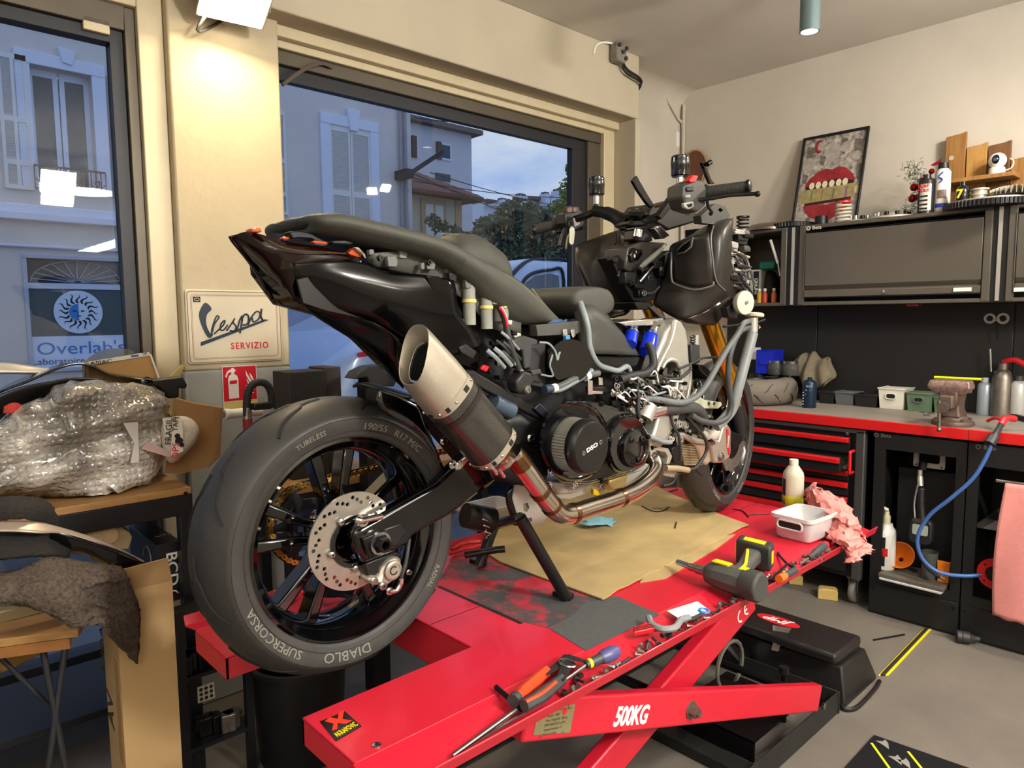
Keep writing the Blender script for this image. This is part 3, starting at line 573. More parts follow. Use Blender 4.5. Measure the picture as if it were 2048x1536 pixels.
MB().cyl((bc.x,1.0,bc.z),(bc.x,1.72,bc.z),.014,n=12).build('pivot_shaft',dark_metal,lift)
MB().cyl((B1.x-.02,1.07,B1.z-.02),(B1.x-.02,1.66,B1.z-.02),.016,n=12).build('cross_shaft',dark_metal,lift)
MB().cyl((A1.x,1.0,A1.z),(A1.x,1.72,A1.z),.014,n=12).build('cross_shaft',dark_metal,lift)
MB().bx(1.02,1.18,1.06,1.76,ZL-.11,ZL-.012).bx(1.75,2.1,1.07,1.13,ZL-.10,ZL-.01).bx(1.75,2.1,1.66,1.72,ZL-.10,ZL-.01).build('under_frame',red_paint,lift,bevel=.004)
# base frame
rb = MB()
for y in (1.01,1.76): rb.bx(.72,2.58,y-.006,y,0,.085).bx(.72,2.58,y,y+.045*(1 if y < 1.4 else -1),0,.006) if y < 1.4 else rb.bx(.72,2.58,y,y+.006,0,.085).bx(.72,2.58,y-.045,y,0,.006)
rb.bx(2.574,2.58,1.0,1.77,0,.085).bx(.72,.726,1.0,1.77,0,.085).bx(1.95,2.02,1.01,1.76,0,.04)
base = rb.build('base_frame',mat('base_black','1c1d1d',.5,.3,.4,12,'3a3a36'),lift,bevel=.002)
c = P(1648,1412,Y=1.0); MB().lathe([(.012,0),(.012,-.006),(.006,-.008)],(c.x,1.003,c.z),Y1,n=12).build('bolt_head',steel,lift)
# hydraulic ram
h0, h1 = P(1540,1385,Y=1.40), P(1445,1275,Y=1.40)
ram = MB().cyl(h0,h0.lerp(h1,.62),.032,n=18).build('hydraulic_ram',mat('ram_black','141414',.35,.3),lift); MB().cyl(h0.lerp(h1,.6),h1,.017,n=14).build('piston_rod',steel,ram)
MB().bar(h0+V((0,-.06,-.02)),h0+V((0,.06,-.02)),.06,.05).build('ram_mount',dark_metal,lift)
wv = P(1460,1330,Y=1.3); MB().tube([wv+V((.09*math.cos(t*PI/9),0,.09*math.sin(t*PI/9))) for t in range(18)],.008,6,closed=True).build('hydraulic_hose',mat('hose_grey','5f5a50',.6),lift)
MB().cyl(P(1568,1400,Y=1.12)+V((0,0,-.1)),P(1568,1352,Y=1.12),.011,n=12).build('stop_pin',dark_metal,lift); c = P(1568,1340,Y=1.12); MB().cyl(c-V((0,0,.012)),c+V((0,0,.012)),.017,n=14).build('pin_knob',black_plastic,lift)
MB().bx(2.05,2.4,1.06,1.36,.085,.095).bx(2.05,2.06,1.06,1.36,.02,.09).build('lock_plate',dark_metal,lift)
# capacity marking, CE mark, type plate
xA = V((A1.x-A0.x,0,A1.z-A0.z)).normalized(); zA = V((-xA.z,0,xA.x))
c = P(1263,1433,Y=.9845); text('500KG',.062,c,xA,zA,white_ink,lift,xs=.80,bold=.0018,shear=.15,space=.95)
xB = V((B1.x-B0.x,0,B1.z-B0.z)).normalized(); zB = V((-xB.z,0,xB.x)); c = P(1489,1223,Y=1.049)
def arc(c, r, xd, yd, a0, a1, t, m, nm='mark', y=-.0008):
    rg = []
    for i in range(13):
        a_ = a0+(a1-a0)*i/12; d_ = xd*math.cos(a_)+yd*math.sin(a_); rg.append([c+d_*r,c+d_*(r-t),c+d_*(r-t)+V((0,y,0)),c+d_*r+V((0,y,0))])
    return MB().loft(rg).build(nm,m,lift)
arc(c-xB*.022,.021,xB,zB,PI*.5,PI*1.5,.005,white_ink,'mark'); arc(c+xB*.018,.021,xB,zB,PI*.5,PI*1.5,.005,white_ink,'mark'); MB().bar(c+V((0,-.0006,0)),c+xB*.015+V((0,-.0006,0)),.001,.005,up=zB).build('mark',white_ink,lift)
pl_ = [P(x,y,Y=.9835) for x, y in ((1078,1420),(1151,1408),(1140,1466),(1066,1471))]
MB().prism(pl_,(0,.0016,0)).build('type_plate',mat('brass_plate','a39a72',.35,.6,.2,30),lift,bevel=.0004)
pc = sum(pl_,V())/4; pxd = (pl_[1]-pl_[0]).normalized(); pzd = (pl_[0]-pl_[3]).normalized()
for k, tx in enumerate(('Model No. 2019-44-46-8','Baujahr  2021','Max. Tragkraft  500 kg','JMP GmbH & Co. KG','Industriestrasse 17','Made in China')): text(tx,.0075,pc-pxd*.030+pzd*(.022-k*.0095)+V((0,-.001,0)),pxd,pzd,mat('plate_ink','4a4634',.6),lift,ext=.0001,align='LEFT')
MB().lathe([(.008,0),(.008,-.0006)],pc+pxd*.026+pzd*.017,Y1,n=18).build('plate_badge',red_ink,lift)
for u, v in ((-.034,.027),(.034,.027),(-.034,-.027),(.034,-.027)): MB().lathe([(.0022,0),(.0022,-.001)],pc+pxd*u+pzd*v,Y1,n=8).build('rivet',steel,lift)
# power unit under black cover
pu = thing('lift_power_unit','black plastic power unit cover with red oval badge on the floor','power unit',(2.78,1.5,0))
m_cov = mat('cover_black','161515',.4,0,.4,6,'2a2725',bump=.2,bscale=150)
def fr4(x0,x1,y0,y1,z): return [V((x0,y0,z)),V((x1,y0,z)),V((x1,y1,z)),V((x0,y1,z))]
MB().loft([fr4(2.626,2.943,.998,2.05,0),fr4(2.63,2.938,1.0,2.05,.02),fr4(2.66,2.885,1.028,2.02,.14)]).build('lower_housing',m_cov,pu,bevel=.008,seg=3)
MB().loft([fr4(2.672,2.872,1.045,2.0,.14),fr4(2.672,2.872,1.045,2.0,.165)]).build('gasket_step',m_cov,pu)
MB().loft([fr4(2.60,2.845,1.028,2.02,.165),fr4(2.60,2.845,1.03,2.02,.205)]).build('lid',m_cov,pu,bevel=.012,seg=3)
oc = P(1556,1241,Z=.2055); oc.z = .205
MB().prism([oc+Y1*(.092*math.cos(t*PI/16))+X1*(.036*math.sin(t*PI/16)) for t in range(32)],(0,0,.001)).build('badge',mat('badge_red','c8202a',.4),pu)
text('JMP',.052,oc+V((0,0,.0012)),Y1,-X1,white_ink,pu,xs=1.25,shear=.3,bold=.001)
pv = [P(x,y,Z=.215) for x, y in ((1545,1252),(1583,1258))]; pe = P(1548,1308,Z=.12)
MB().loft([[pv[0],pv[1],pv[1]+V((0,0,.004)),pv[0]+V((0,0,.004))],[P(1546,1285,Z=.17),P(1562,1288,Z=.17),P(1562,1288,Z=.174),P(1546,1285,Z=.174)],[P(1543,1300,Z=.15),P(1556,1303,Z=.15),P(1556,1303,Z=.154),P(1543,1300,Z=.154)],[P(1574,1296,Z=.15),P(1573,1290,Z=.15),P(1573,1290,Z=.154),P(1574,1296,Z=.154)]]).build('pedal',dirty_steel,pu)
(MB().tube([P(1682,1410,Z=.012),P(1690,1418,Z=.010),P(1710,1417,Z=.008),P(1730,1400,Z=.008),P(1752,1375,Z=.008),P(1759,1362,Z=.008)],.008,8,k=5).build('power_cord',black_plastic,pu))
# ================================================================ MOTORCYCLE
YB = 1.478
moto = thing('motorcycle','half dismantled black maxi scooter on its centre stand on the red lift','motorcycle',(1.6,YB,ZL))
CROP = {'A':(450,400,3.7236),'B':(850,400,3.7236),'C':(1050,280,4.096),'D':(800,640,3.7236),'E':(1150,580,5.12),'F':(1150,780,5.12),'G':(370,750,3.413),'H':(370,950,3.413),'0':(0,0,1)}
def S(c, x, y, off): ox, oy, k = CROP[c]; return P(ox+x/k,oy+y/k,Y=YB+off)
def T(c, off, *pts): return [S(c,x,y,off) for x, y in pts]
def plate(name, c, off, pts, th, m, parent=None, bevel=.003, holes=()):
    return MB().prism(T(c,off,*pts),(0,th,0),[T(c,off,*h) for h in holes]).build(name,m,parent or moto,bevel=0 if holes else bevel)
def hose(name, c, pts, r, m, parent=None, k=6, n=8):      # pts: (x, y, off)
    return MB().tube([S(c,*p) for p in pts],r,n,k=k).build(name,m,parent or moto,smooth=60)
def bolt(c, x, y, off, r=.007, m=None, parent=None, h=.008, name='bolt'):
    p = S(c,x,y,off); return MB().lathe([(r*1.35,0),(r*1.35,-.002),(r,-.002),(r,-h),(r*.5,-h),(r*.5,-h*.5)],p,Y1,n=10,caps=False).build(name,m or bright_steel,parent or moto)
def patch(name, grid, m, parent=None, k=4, solid=.006, c='0', bevel=0, mirror=False):
    rows = [catmull([V((q_.x,YB+(YB-q_.y)*.25,q_.z)) if mirror else q_ for q_ in [S(c,*p) for p in r]],k) for r in grid]; cols = [catmull([r[j] for r in rows],k) for j in range(len(rows[0]))]
    mb = MB(); nu, nv = len(cols), len(cols[0]); mb.add([p for q in cols for p in q],[(i*nv+j,i*nv+j+1,(i+1)*nv+j+1,(i+1)*nv+j) for i in range(nu-1) for j in range(nv-1)])
    return mb.build(name,m,parent or moto,solid=solid,smooth=60,bevel=bevel)
def mpatch(name, grid, m, **kw):     # right-hand panel and its mirrored left-hand twin
    patch(name,grid,m,**kw); return patch(name,[[(x,y,o_) for x, y, o_ in r] for r in grid],m,mirror=True,**kw)
def mir(p): return V((p.x,2*YB-p.y,p.z))
m_tyre = mat('tyre_rubber','2b2a28',.5,0,.3,12,'3a3835',bump=.12,bscale=250); m_side = mat('tyre_sidewall','2c2c2b',.55,0,.4,18,'454440',bump=.1,bscale=120)
m_seat = mat('seat_vinyl','45463f',.55,0,.12,30,bump=.25,bscale=900); m_seatside = mat('seat_underside','0c0c0d',.6)
m_stitch = mat('seat_stitch','8f866a',.8); m_shield = mat('shield_satin','2d2925',.36,0,.12,10,bump=.06,bscale=500)
m_cast = mat('cast_aluminium','bdbab0',.42,.55,.25,14,'8e8a80',bump=.1,bscale=120); m_gold = mat('gold_anodised','d89a2c',.22,.9,.15,20)
m_ti = mat('bead_blasted_titanium','b0a796',.42,.55,.12,20,bump=.1,bscale=400); m_exh = mat('stainless_pipe','cbc4b8',.17,1,.3,14,'9a7a58')
m_hose = mat('grey_hose','5b5e5f',.5,0,.3,20); m_hosel = mat('light_hose','8d9698',.45,0,.3,15); m_rhose = mat('rubber_hose','2c2d2d',.55,0,.2,15)
m_lamp = mat('smoked_lens','150605',.12,0,coat=.25,spec=.35); m_tail = mat('tail_black','050506',.14,0,coat=.12,spec=.3); m_amber = mat('amber_lens','b84a1c',.12,0,coat=.7); m_blue = mat('silicone_blue','1230c8',.28,coat=.3)
m_goldchain = mat('gold_chain','c79a4a',.3,.9,.2,40); m_disc = mat('brake_disc_steel','c4bdb2',.3,.85,.2,30)
m_carbon = bpy.data.materials.new('carbon_weave'); m_carbon.use_nodes = True; nt = m_carbon.node_tree; b = nt.nodes['Principled BSDF']; b.inputs['Roughness'].default_value = .28; b.inputs['Coat Weight'].default_value = .8; b.inputs['Coat Roughness'].default_value = .12
tcx = nd(nt,'ShaderNodeTexCoord'); mpn = nd(nt,'ShaderNodeMapping'); mpn.inputs['Rotation'].default_value = (0,.82,0); ck = nd(nt,'ShaderNodeTexChecker'); ck.inputs['Scale'].default_value = 260; ck.inputs['Color1'].default_value = (.004,.004,.004,1); ck.inputs['Color2'].default_value = (.035,.031,.025,1)
nt.links.new(tcx.outputs['Object'],mpn.inputs[0]); nt.links.new(mpn.outputs[0],ck.inputs['Vector']); nt.links.new(ck.outputs[0],b.inputs['Base Color'])
# ---------------------------------------------------------------- wheels
def arc_text(body, size, r, a0, y, M, m, parent, name='sidewall_lettering', xs=1):
    cu = bpy.data.curves.new('t','FONT'); cu.body = body; cu.size = size; cu.extrude = .0007; cu.align_x = 'CENTER'; cu.align_y = 'CENTER'; cu.resolution_u = 2
    t = bpy.data.objects.new('t',cu); C.objects.link(t); me = bpy.data.meshes.new_from_object(t); bpy.data.objects.remove(t); bpy.data.curves.remove(cu)
    mb = MB(M); vs = []
    for v in me.vertices:
        rr = r+v.co.y; a = a0-v.co.x*xs/r; vs.append(V((rr*math.cos(a),y(rr)-v.co.z,rr*math.sin(a))))
    mb.add(vs,[list(f.vertices) for f in me.polygons]); bpy.data.meshes.remove(me)
    return mb.build(name,m,parent,smooth=0,fixn=False)
def disc(R, r, th, y, M, m, parent, rows, name='brake_disc', wav=0, hole=.0048):
    out = [V(((R+wav*math.cos(i*2*PI/96*12))*math.cos(2*PI*i/96),y,(R+wav*math.cos(i*2*PI/96*12))*math.sin(2*PI*i/96))) for i in range(96)]
    hs = [circ((0,y,0),r,X1,Z1,48)]
    for rr, n, ph in rows:
        for i in range(n): a = 2*PI*(i+ph)/n; hs.append(circ((rr*math.cos(a),y,rr*math.sin(a)),hole,X1,Z1,7))
    return MB(M).prism(out,(0,th,0),hs).build(name,m,parent,smooth=30)
def wheel(name, ctr, yaw, R, hw, rb, rw, sp, label_rows):
    M = Matrix.Translation(ctr) @ Matrix.Rotation(yaw,4,'Z')
    L = lambda p: MB(M).lathe(p,(0,0,0),Y1,n=72,caps=False)
    rim = L([(rb+.003,-rw-.004),(rb-.006,-rw-.006),(rb-.010,-rw+.004),(rb-.022,-rw+.012),(rb-.034,-rw*.45),(rb-.038,0),(rb-.034,rw*.45),(rb-.022,rw-.012),(rb-.010,rw-.004),(rb-.006,rw+.006),(rb+.003,rw+.004),(rb+.003,rw-.004),(rb-.026,0),(rb+.003,-rw+.004),(rb+.003,-rw-.004)]).build(name,black_gloss,moto,smooth=50)
    n = 26; prof = [(rb-.004,-rw+.006),(rb+.004,-rw-.010)]; sw = []
    for i in range(8): t = i/7; prof.append((rb+.008+(R*.875-rb-.008)*t,-(rw+.011+(hw-rw-.011)*math.sin(t*PI/2))))
    for i in range(1,n): t = -1+2*i/n; prof.append((R-(R*.125)*abs(t)**2.3,hw*t))
    for i in range(7,-1,-1): t = i/7; prof.append((rb+.008+(R*.875-rb-.008)*t,(rw+.011+(hw-rw-.011)*math.sin(t*PI/2))))
    prof += [(rb+.004,rw+.010),(rb-.004,rw-.006)]
    mb = L(prof); ns = len(prof)-1
    # sidewall faces get the greyer sidewall rubber
    mb.m = []
    for i in range(ns): mb.m += [1 if (i < 9 or i >= ns-9) else 0]*72
    tyre = mb.build('tyre',[m_tyre,m_side],rim,smooth=60)
    yf = lambda rr: -(rw+.011+(hw-rw-.011)*math.sin(min(1,max(0,(rr-rb-.008)/(R*.875-rb-.008)))*PI/2))-.0006
    MB(M).lathe([(R*.865,yf(R*.865)-.0002),(R*.868,yf(R*.868)-.0012),(R*.871,yf(R*.871)-.0002)],(0,0,0),Y1,n=72,caps=False).build('mould_ring',m_tyre,tyre)
    MB(M).lathe([(rb+.016,yf(rb+.016)),(rb+.017,yf(rb+.017)-.0012),(rb+.018,yf(rb+.018))],(0,0,0),Y1,n=72,caps=False).build('mould_ring',m_tyre,tyre)
    for body, size, a0, xs in label_rows: arc_text(body,size,(rb+R*.87)/2+.004,a0,yf,M,mat('moulded_letters','7c7a72',.5),tyre,xs=xs)
    surf = lambda a, t: V(((R+.0004-(R*.125)*abs(t)**2.3)*math.cos(a),hw*t,(R+.0004-(R*.125)*abs(t)**2.3)*math.sin(a)))
    for i in range(9):
        a = 2*PI*i/9+.3
        for sg in (-1,1):
            pl2 = catmull([V((a+da+(.18 if sg > 0 else 0),sg*t,0)) for da, t in ((-.02,.16),(.12,.22),(.16,.34),(.32,.52),(.44,.80))],5)
            MB(M).tube([surf(q.x,q.y) for q in pl2],.0034,5).build('tread_groove',black_ink,tyre)
    MB(M).lathe([(.03,-rw*.75),(.05,-rw*.7),(.052,-.02),(.045,0),(.052,.02),(.05,rw*.7),(.03,rw*.75)],(0,0,0),Y1,n=32,caps=True).build('hub',black_gloss,rim)
    for i in range(5):
        a = 2*PI*i/5+sp
        for sg in (-1,1):
            Ma = M @ Matrix.Rotation(-a,4,'Y')
            r0, r1 = .038, rb-.026
            q = [(r0,sg*.006),(r0,sg*.030),(r0+.05,sg*.030),(r1,sg*.062),(r1,sg*.030),(r0+.07,sg*.012)]
            MB(Ma).prism([V((x,-.026,z)) for x, z in q],(0,.052,0)).build('spoke',black_gloss,rim,bevel=.006,seg=2)
    return rim, M, tyre
RWC = V((.80,YB,.970))
rear, MR, rtyre = wheel('rear_wheel',RWC,0,.3215,.095,.2335,.076,.35,(('DIABLO',.030,PI*1.47,1.15),('SUPERCORSA',.026,PI*1.22,1.12),('190/55',.022,PI*.42,1.1),('R17 M/C',.022,PI*.30,1.1),('TUBELESS',.016,PI*.62,1.1),('RADIAL',.016,PI*1.82,1.1)))
rd = disc(.112,.052,.005,-.094,MR,m_disc,rear,((.100,16,0),(.088,16,.4),(.094,16,.7)))
MB(MR).lathe([(.050,-.098),(.060,-.098),(.060,-.088),(.044,-.088),(.044,-.098)],(0,0,0),Y1,n=28,caps=False).build('disc_carrier',black_gloss,rear)
for i in range(5):
    a = 2*PI*i/5+.9; p = V((.062*math.cos(a),-.1,.062*math.sin(a))); MB(MR).lathe([(.008,0),(.008,-.004),(.005,-.006),(.003,-.006),(.003,-.002)],p,Y1,n=12,caps=False).build('disc_button',steel,rear)
# sprocket and gold chain on the far side
spk = []
for i in range(84): a = 2*PI*i/84; r_ = .102+(.004 if i%2 else 0); spk.append(V((r_*math.cos(a),.118,r_*math.sin(a))))
hs = [circ((0,.118,0),.045,X1,Z1,24)]
for k in range(6):
    a0 = 2*PI*k/6+.2; hs.append([V((r_*math.cos(a),.118,r_*math.sin(a))) for r_, a in ((.06,a0),(.086,a0-.12),(.09,a0+.3),(.086,a0+.72),(.06,a0+.55))])
MB(MR).prism(spk,(0,.006,0),hs).build('sprocket',black_plastic,rear)
lk = MB().prism([V((x,-.0035,z)) for x, z in ((-.013,.0),(-.0105,.0055),(-.006,.0068),(0,.004),(.006,.0068),(.0105,.0055),(.013,0),(.0105,-.0055),(.006,-.0068),(0,-.004),(-.006,-.0068),(-.0105,-.0055))],(0,.007,0),[circ((-.007,-.0035,0),.0026,X1,Z1,8),circ((.007,-.0035,0),.0026,X1,Z1,8)])
path = [RWC+V((.108*math.cos(a),.121,.108*math.sin(a))) for a in [PI*.62+i*(PI*.86)/17 for i in range(18)]]
top_end = V((1.28,YB+.115,1.10)); bot_end = V((1.28,YB+.115,1.00))
link0 = None
chain_pts = []
for i in range(16): chain_pts.append(path[0].lerp(top_end,1-i/16))
chain_pts += path
for i in range(1,16): chain_pts.append(path[-1].lerp(bot_end,i/16))
ds = [0]
for i in range(1,len(chain_pts)): ds.append(ds[-1]+(chain_pts[i]-chain_pts[i-1]).length)
chain = MB().tube([p for p in chain_pts],.0028,6).build('chain',mat('chain_pin','5a4a2a',.4,.8),moto)
nl = int(ds[-1]/.0165); j = 0
for i in range(nl):
    s_ = (i+.5)*ds[-1]/nl
    while ds[j+1] < s_: j += 1
    t_ = (s_-ds[j])/(ds[j+1]-ds[j]); p = chain_pts[j].lerp(chain_pts[j+1],t_); d = chain_pts[j+1]-chain_pts[j]
    if link0 is None:
        link0 = lk.build('chain_link',m_goldchain,chain,smooth=0); o = link0
    else: o = link0.copy(); C.objects.link(o); o.parent = chain
    o.location = p+V((0,-.006 if i%2 else -.0035,0))-WO[chain.name]; o.rotation_euler = (0,-math.atan2(d.z,d.x),0)
# front wheel, steered a little to the left
FWC = V((2.475,1.468,ZL+.3)); SY = .17
front, MF, ftyre = wheel('front_wheel',FWC,SY,.300,.060,.228,.048,.1,(('DIABLO',.022,PI*1.3,1.1),('ROSSO',.02,PI*1.65,1.1)))
for sg in (-1,1): disc(.134,.085,.005,-.066*1 if sg < 0 else .061,MF,m_disc,front,((.122,20,0),(.110,20,.5)),wav=.004)
MB(MF).lathe([(.045,-.062),(.088,-.066),(.088,-.060),(.045,-.052)],(0,0,0),Y1,n=24,caps=False).build('disc_carrier',dark_metal,front)
MB(MF).lathe([(.3012,-.012),(.302,0),(.3012,.012)],(0,0,0),Y1,n=20,caps=False,a0=-.75,a1=-.35).build('tyre_band',mat('tyre_blue','2340c0',.5),front)
# ---------------------------------------------------------------- rear swingarm, axle, caliper
plate('swingarm','G',-.135,((1145,1085),(1200,1035),(1360,945),(1560,830),(1720,740),(1900,560),(2060,470),(2200,520),(2180,700),(2040,790),(1830,950),(1560,1100),(1530,1160),(1440,1210),(1225,1295),(1180,1200)),.04,black_gloss,bevel=.012)
plate('swingarm_recess','G',-.137,((1360,1050),(1480,1010),(1520,1060),(1450,1170),(1370,1180)),.01,black_plastic,bevel=.004)
plate('axle_block','G',-.145,((1215,1120),(1345,1060),(1385,1180),(1255,1260)),.02,dark_metal,bevel=.003)
ax = S('G',1335,1150,-.150); MB().lathe([(.022,.012),(.022,-.004),(.017,-.004),(.017,-.022),(.011,-.022),(.011,-.005)],ax,Y1,n=6,caps=False).build('axle_nut',dark_metal,moto); MB().lathe([(.026,.008),(.026,-.002),(.015,-.002)],ax,Y1,n=24,caps=False).build('axle_washer',steel,moto)
MB().cyl(ax+V((0,.02,0)),V((ax.x,YB+.14,ax.z)),.011,n=12).build('axle',steel,moto)
hose('brake_line_fitting','G',((1165,985,-.15),(1200,995,-.155),(1250,985,-.15),(1340,965,-.142)),.0075,bright_steel); bolt('G',1215,1000,-.15,.009)
cal = plate('brake_caliper','G',-.132,((1245,1400),(1290,1370),(1330,1385),(1350,1320),(1400,1265),(1440,1240),(1485,1255),(1475,1310),(1450,1360),(1440,1400),(1385,1440),(1350,1450),(1330,1440),(1270,1430)),.05,mat('caliper_silver','b3ab9d',.4,.6,.15,30),bevel=.008)
p = S('G',1415,1330,-.134); MB().lathe([(.022,0),(.022,-.006),(.017,-.008),(.016,-.006),(.0005,-.006)],p,Y1,n=24,caps=False).build('piston_cap',mat('caliper_silver','b3ab9d'),cal); MB().lathe([(.0105,-.0062),(.0105,-.0075),(.008,-.0075),(.008,-.0062)],p,Y1,n=20,caps=False,a0=.4,a1=5.6).build('piston_cap_mark',black_ink,cal)
for x, y in ((1290,1405),(1350,1440),(1395,1475)): bolt('G',x,y,-.136,.007,parent=cal)
plate('caliper_bracket','G',-.118,((1230,1290),(1300,1260),(1440,1210),(1480,1220),(1470,1300),(1380,1330),(1310,1400),(1250,1380)),.014,black_plastic)
hose('brake_hose','G',((1395,1480,-.138),(1450,1470,-.138),(1475,1420,-.14),(1480,1370,-.142),(1505,1290,-.14),(1520,1200,-.135),(1530,1120,-.125)),.005,m_rhose); hose('banjo_fitting','G',((1395,1478,-.139),(1440,1472,-.139),(1470,1430,-.14),(1478,1385,-.142)),.0062,bright_steel); bolt('G',1525,1345,-.138,.005)
# ---------------------------------------------------------------- tail
def solid(name, c, pts, m, bevel=.008, parent=None):      # pts: (x, y, half width); closed body mirrored about the bike's middle plane
    r = [S(c,x,y,-w_) for x, y, w_ in pts]; l = [mir(p) for p in r]; n = len(r)
    return MB().add(r+l,[tuple(range(n)),tuple(range(2*n-1,n-1,-1))]+[(i,i+n,(i+1)%n+n,(i+1)%n) for i in range(n)]).build(name,m,parent or moto,bevel=bevel,seg=3,smooth=50)
solid('tail_core','A',((300,300,.05),(720,370,.08),(1010,470,.11),(1180,500,.12),(1700,610,.13),(1740,760,.13),(1930,1080,.13),(1890,1280,.12),(1480,1180,.10),(1100,900,.09),(560,770,.07),(330,540,.05)),m_tail)
mpatch('tail_light',[[(66,262,-.02),(180,238,-.05),(330,280,-.075),(520,330,-.09),(720,360,-.105),(880,395,-.115),(1010,440,-.122)],[(90,300,-.02),(200,330,-.055),(330,350,-.085),(520,380,-.105),(720,400,-.118),(860,430,-.125),(980,455,-.13)],[(170,395,-.02),(260,420,-.055),(340,440,-.08),(430,460,-.095),(500,480,-.104),(600,480,-.115),(720,470,-.125)],[(240,475,-.02),(300,500,-.045),(350,520,-.065),(400,540,-.08),(440,560,-.09),(480,580,-.096),(520,600,-.10)],[(310,550,-.02),(350,580,-.04),(400,620,-.055),(440,660,-.068),(480,700,-.075),(510,740,-.08),(540,760,-.083)]],m_lamp,c='A',k=4,solid=.006)
mpatch('tail_side_panel',[[(500,470,-.105),(720,455,-.125),(900,445,-.13),(1060,470,-.135),(1200,540,-.145),(1480,560,-.16),(1700,600,-.165)],[(520,560,-.105),(700,560,-.125),(900,570,-.14),(1100,600,-.15),(1300,650,-.16),(1520,680,-.168),(1720,690,-.17)],[(540,660,-.10),(700,680,-.115),(900,700,-.135),(1150,750,-.15),(1350,800,-.16),(1560,840,-.166),(1740,850,-.17)],[(560,730,-.09),(720,760,-.105),(900,800,-.125),(1150,860,-.14),(1400,940,-.15),(1640,990,-.158),(1860,1000,-.16)],[(580,775,-.08),(740,805,-.09),(900,840,-.11),(1120,900,-.125),(1360,1040,-.14),(1640,1160,-.15),(1930,1090,-.155)]],m_tail,c='A',k=4,solid=.006)
plate('tail_inner_panel','A',-.118,((535,590),(620,570),(800,640),(1000,730),(1090,860),(1040,890),(760,830),(580,770)),.006,mat('panel_satin','101010',.3),bevel=.002)
plate('tail_crease','A',-.172,((1500,560),(1600,570),(1700,640),(1690,720),(1620,720),(1540,660)),.006,m_tail,bevel=.003)
MB().tube(T('A',-.128,(320,300),(420,350),(560,380),(760,390),(900,400)),.0016,6,k=4).build('lens_edge',mat('lens_edge','4a3424',.2,0,coat=.6),moto)
for pts, w_ in ((((430,275),(500,270),(500,295),(435,298)),.02),(((195,210),(270,208),(278,240),(200,240)),.03),(((660,300),(760,308),(770,335),(665,325)),.02),(((920,395),(960,350),(1010,390),(1030,430),(950,430)),.02)): plate('amber_reflector','A',-.09-.03*(pts[0][0] > 600),pts,w_,m_amber,bevel=.003)
plate('lamp_bracket','A',-.10,((480,235),(560,228),(640,245),(740,300),(800,315),(800,335),(720,330),(640,290),(560,285),(500,290)),.03,dark_metal,bevel=.003); plate('lamp_socket','A',-.115,((800,305),(900,300),(960,315),(955,330),(880,325),(810,322)),.02,grey_plastic); plate('lamp_chrome_edge','A',-.131,((960,350),(1000,345),(1050,400),(1060,440),(1040,440),(1020,400)),.012,bright_steel)
patch('under_tail',[[(600,790,-.075),(840,830,-.09),(1100,905,-.12),(1300,1030,-.13)],[(660,850,-.06),(860,900,-.08),(1080,960,-.10),(1290,1120,-.12)],[(760,915,-.05),(880,980,-.06),(1060,1060,-.08),(1270,1220,-.10)],[(840,965,-.03),(930,1020,-.04),(1080,1150,-.05),(1290,1330,-.07)]],m_tail,c='A',k=3); patch('mud_flap',[[(900,990,-.055),(1060,975,-.09),(1290,1050,-.11)],[(960,1050,-.04),(1100,1100,-.07),(1290,1200,-.09)],[(1230,1310,-.02),(1260,1330,-.05),(1330,1400,-.06)]],mat('flap_red_black','1a0808',.15,0,coat=.5),c='A',k=4)
plate('marker_panel','A',-.158,((1640,870),(1700,830),(1790,900),(1740,910),(1720,900)),.006,mat('olive_label','4a4a1c',.5),bevel=.001); plate('marker_panel','A',-.156,((1670,950),(1700,960),(1770,1010),(1720,1005)),.006,mat('olive_label','4a4a1c'),bevel=.001)
plate('latch_recess','A',-.162,((1740,1100),(1790,1070),(1880,1130),(1850,1190),(1760,1140)),.008,black_plastic); plate('red_tab','A',-.15,((1905,1260),(1930,1225),(1975,1240),(1950,1285)),.01,red_ink)
# ---------------------------------------------------------------- seat
def seat_loft(name, st, m):
    rings = []
    for xt, yt, xb, yb, w_, crown in st:
        t = S('0',xt,yt,-w_+.010); b_ = S('0',xb,yb,-w_+.03); md = t.lerp(b_,.5)+V((0,-.020,0)); up = t+V((0,.030,min(.006,max(crown,-.01)))); c_ = V((t.x,YB,t.z+crown)); q = V((t.x,t.y+w_*.45,t.z+crown*.7))
        r = [b_,md,t,up,q]; rings.append(catmull(r+[c_]+[mir(p) for p in r[::-1]],3))
    cols = [catmull([r[j] for r in rings],3) for j in range(len(rings[0]))]
    return MB().loft([[c[i] for c in cols] for i in range(len(cols[0]))]).build(name,m,moto,smooth=70)
st = [(606,452,608,458,.07,.0),(613,441,616,461,.10,.006),(640,431,640,465,.14,.008),(690,430,690,472,.16,.008),(760,446,755,487,.175,.006),(830,462,820,503,.185,.002),(885,478,872,519,.19,-.002),(930,500,915,545,.19,-.010)]
ps = seat_loft('passenger_seat',st,m_seat)
st2 = [(925,497,912,545,.188,-.012),(963,520,945,568,.185,-.03),(1003,540,975,598,.18,-.045),(1045,566,1008,625,.17,-.05),(1082,600,1038,645,.155,-.04),(1116,636,1062,650,.14,-.03)]
rs_ = seat_loft('rider_seat',st2,m_seat)
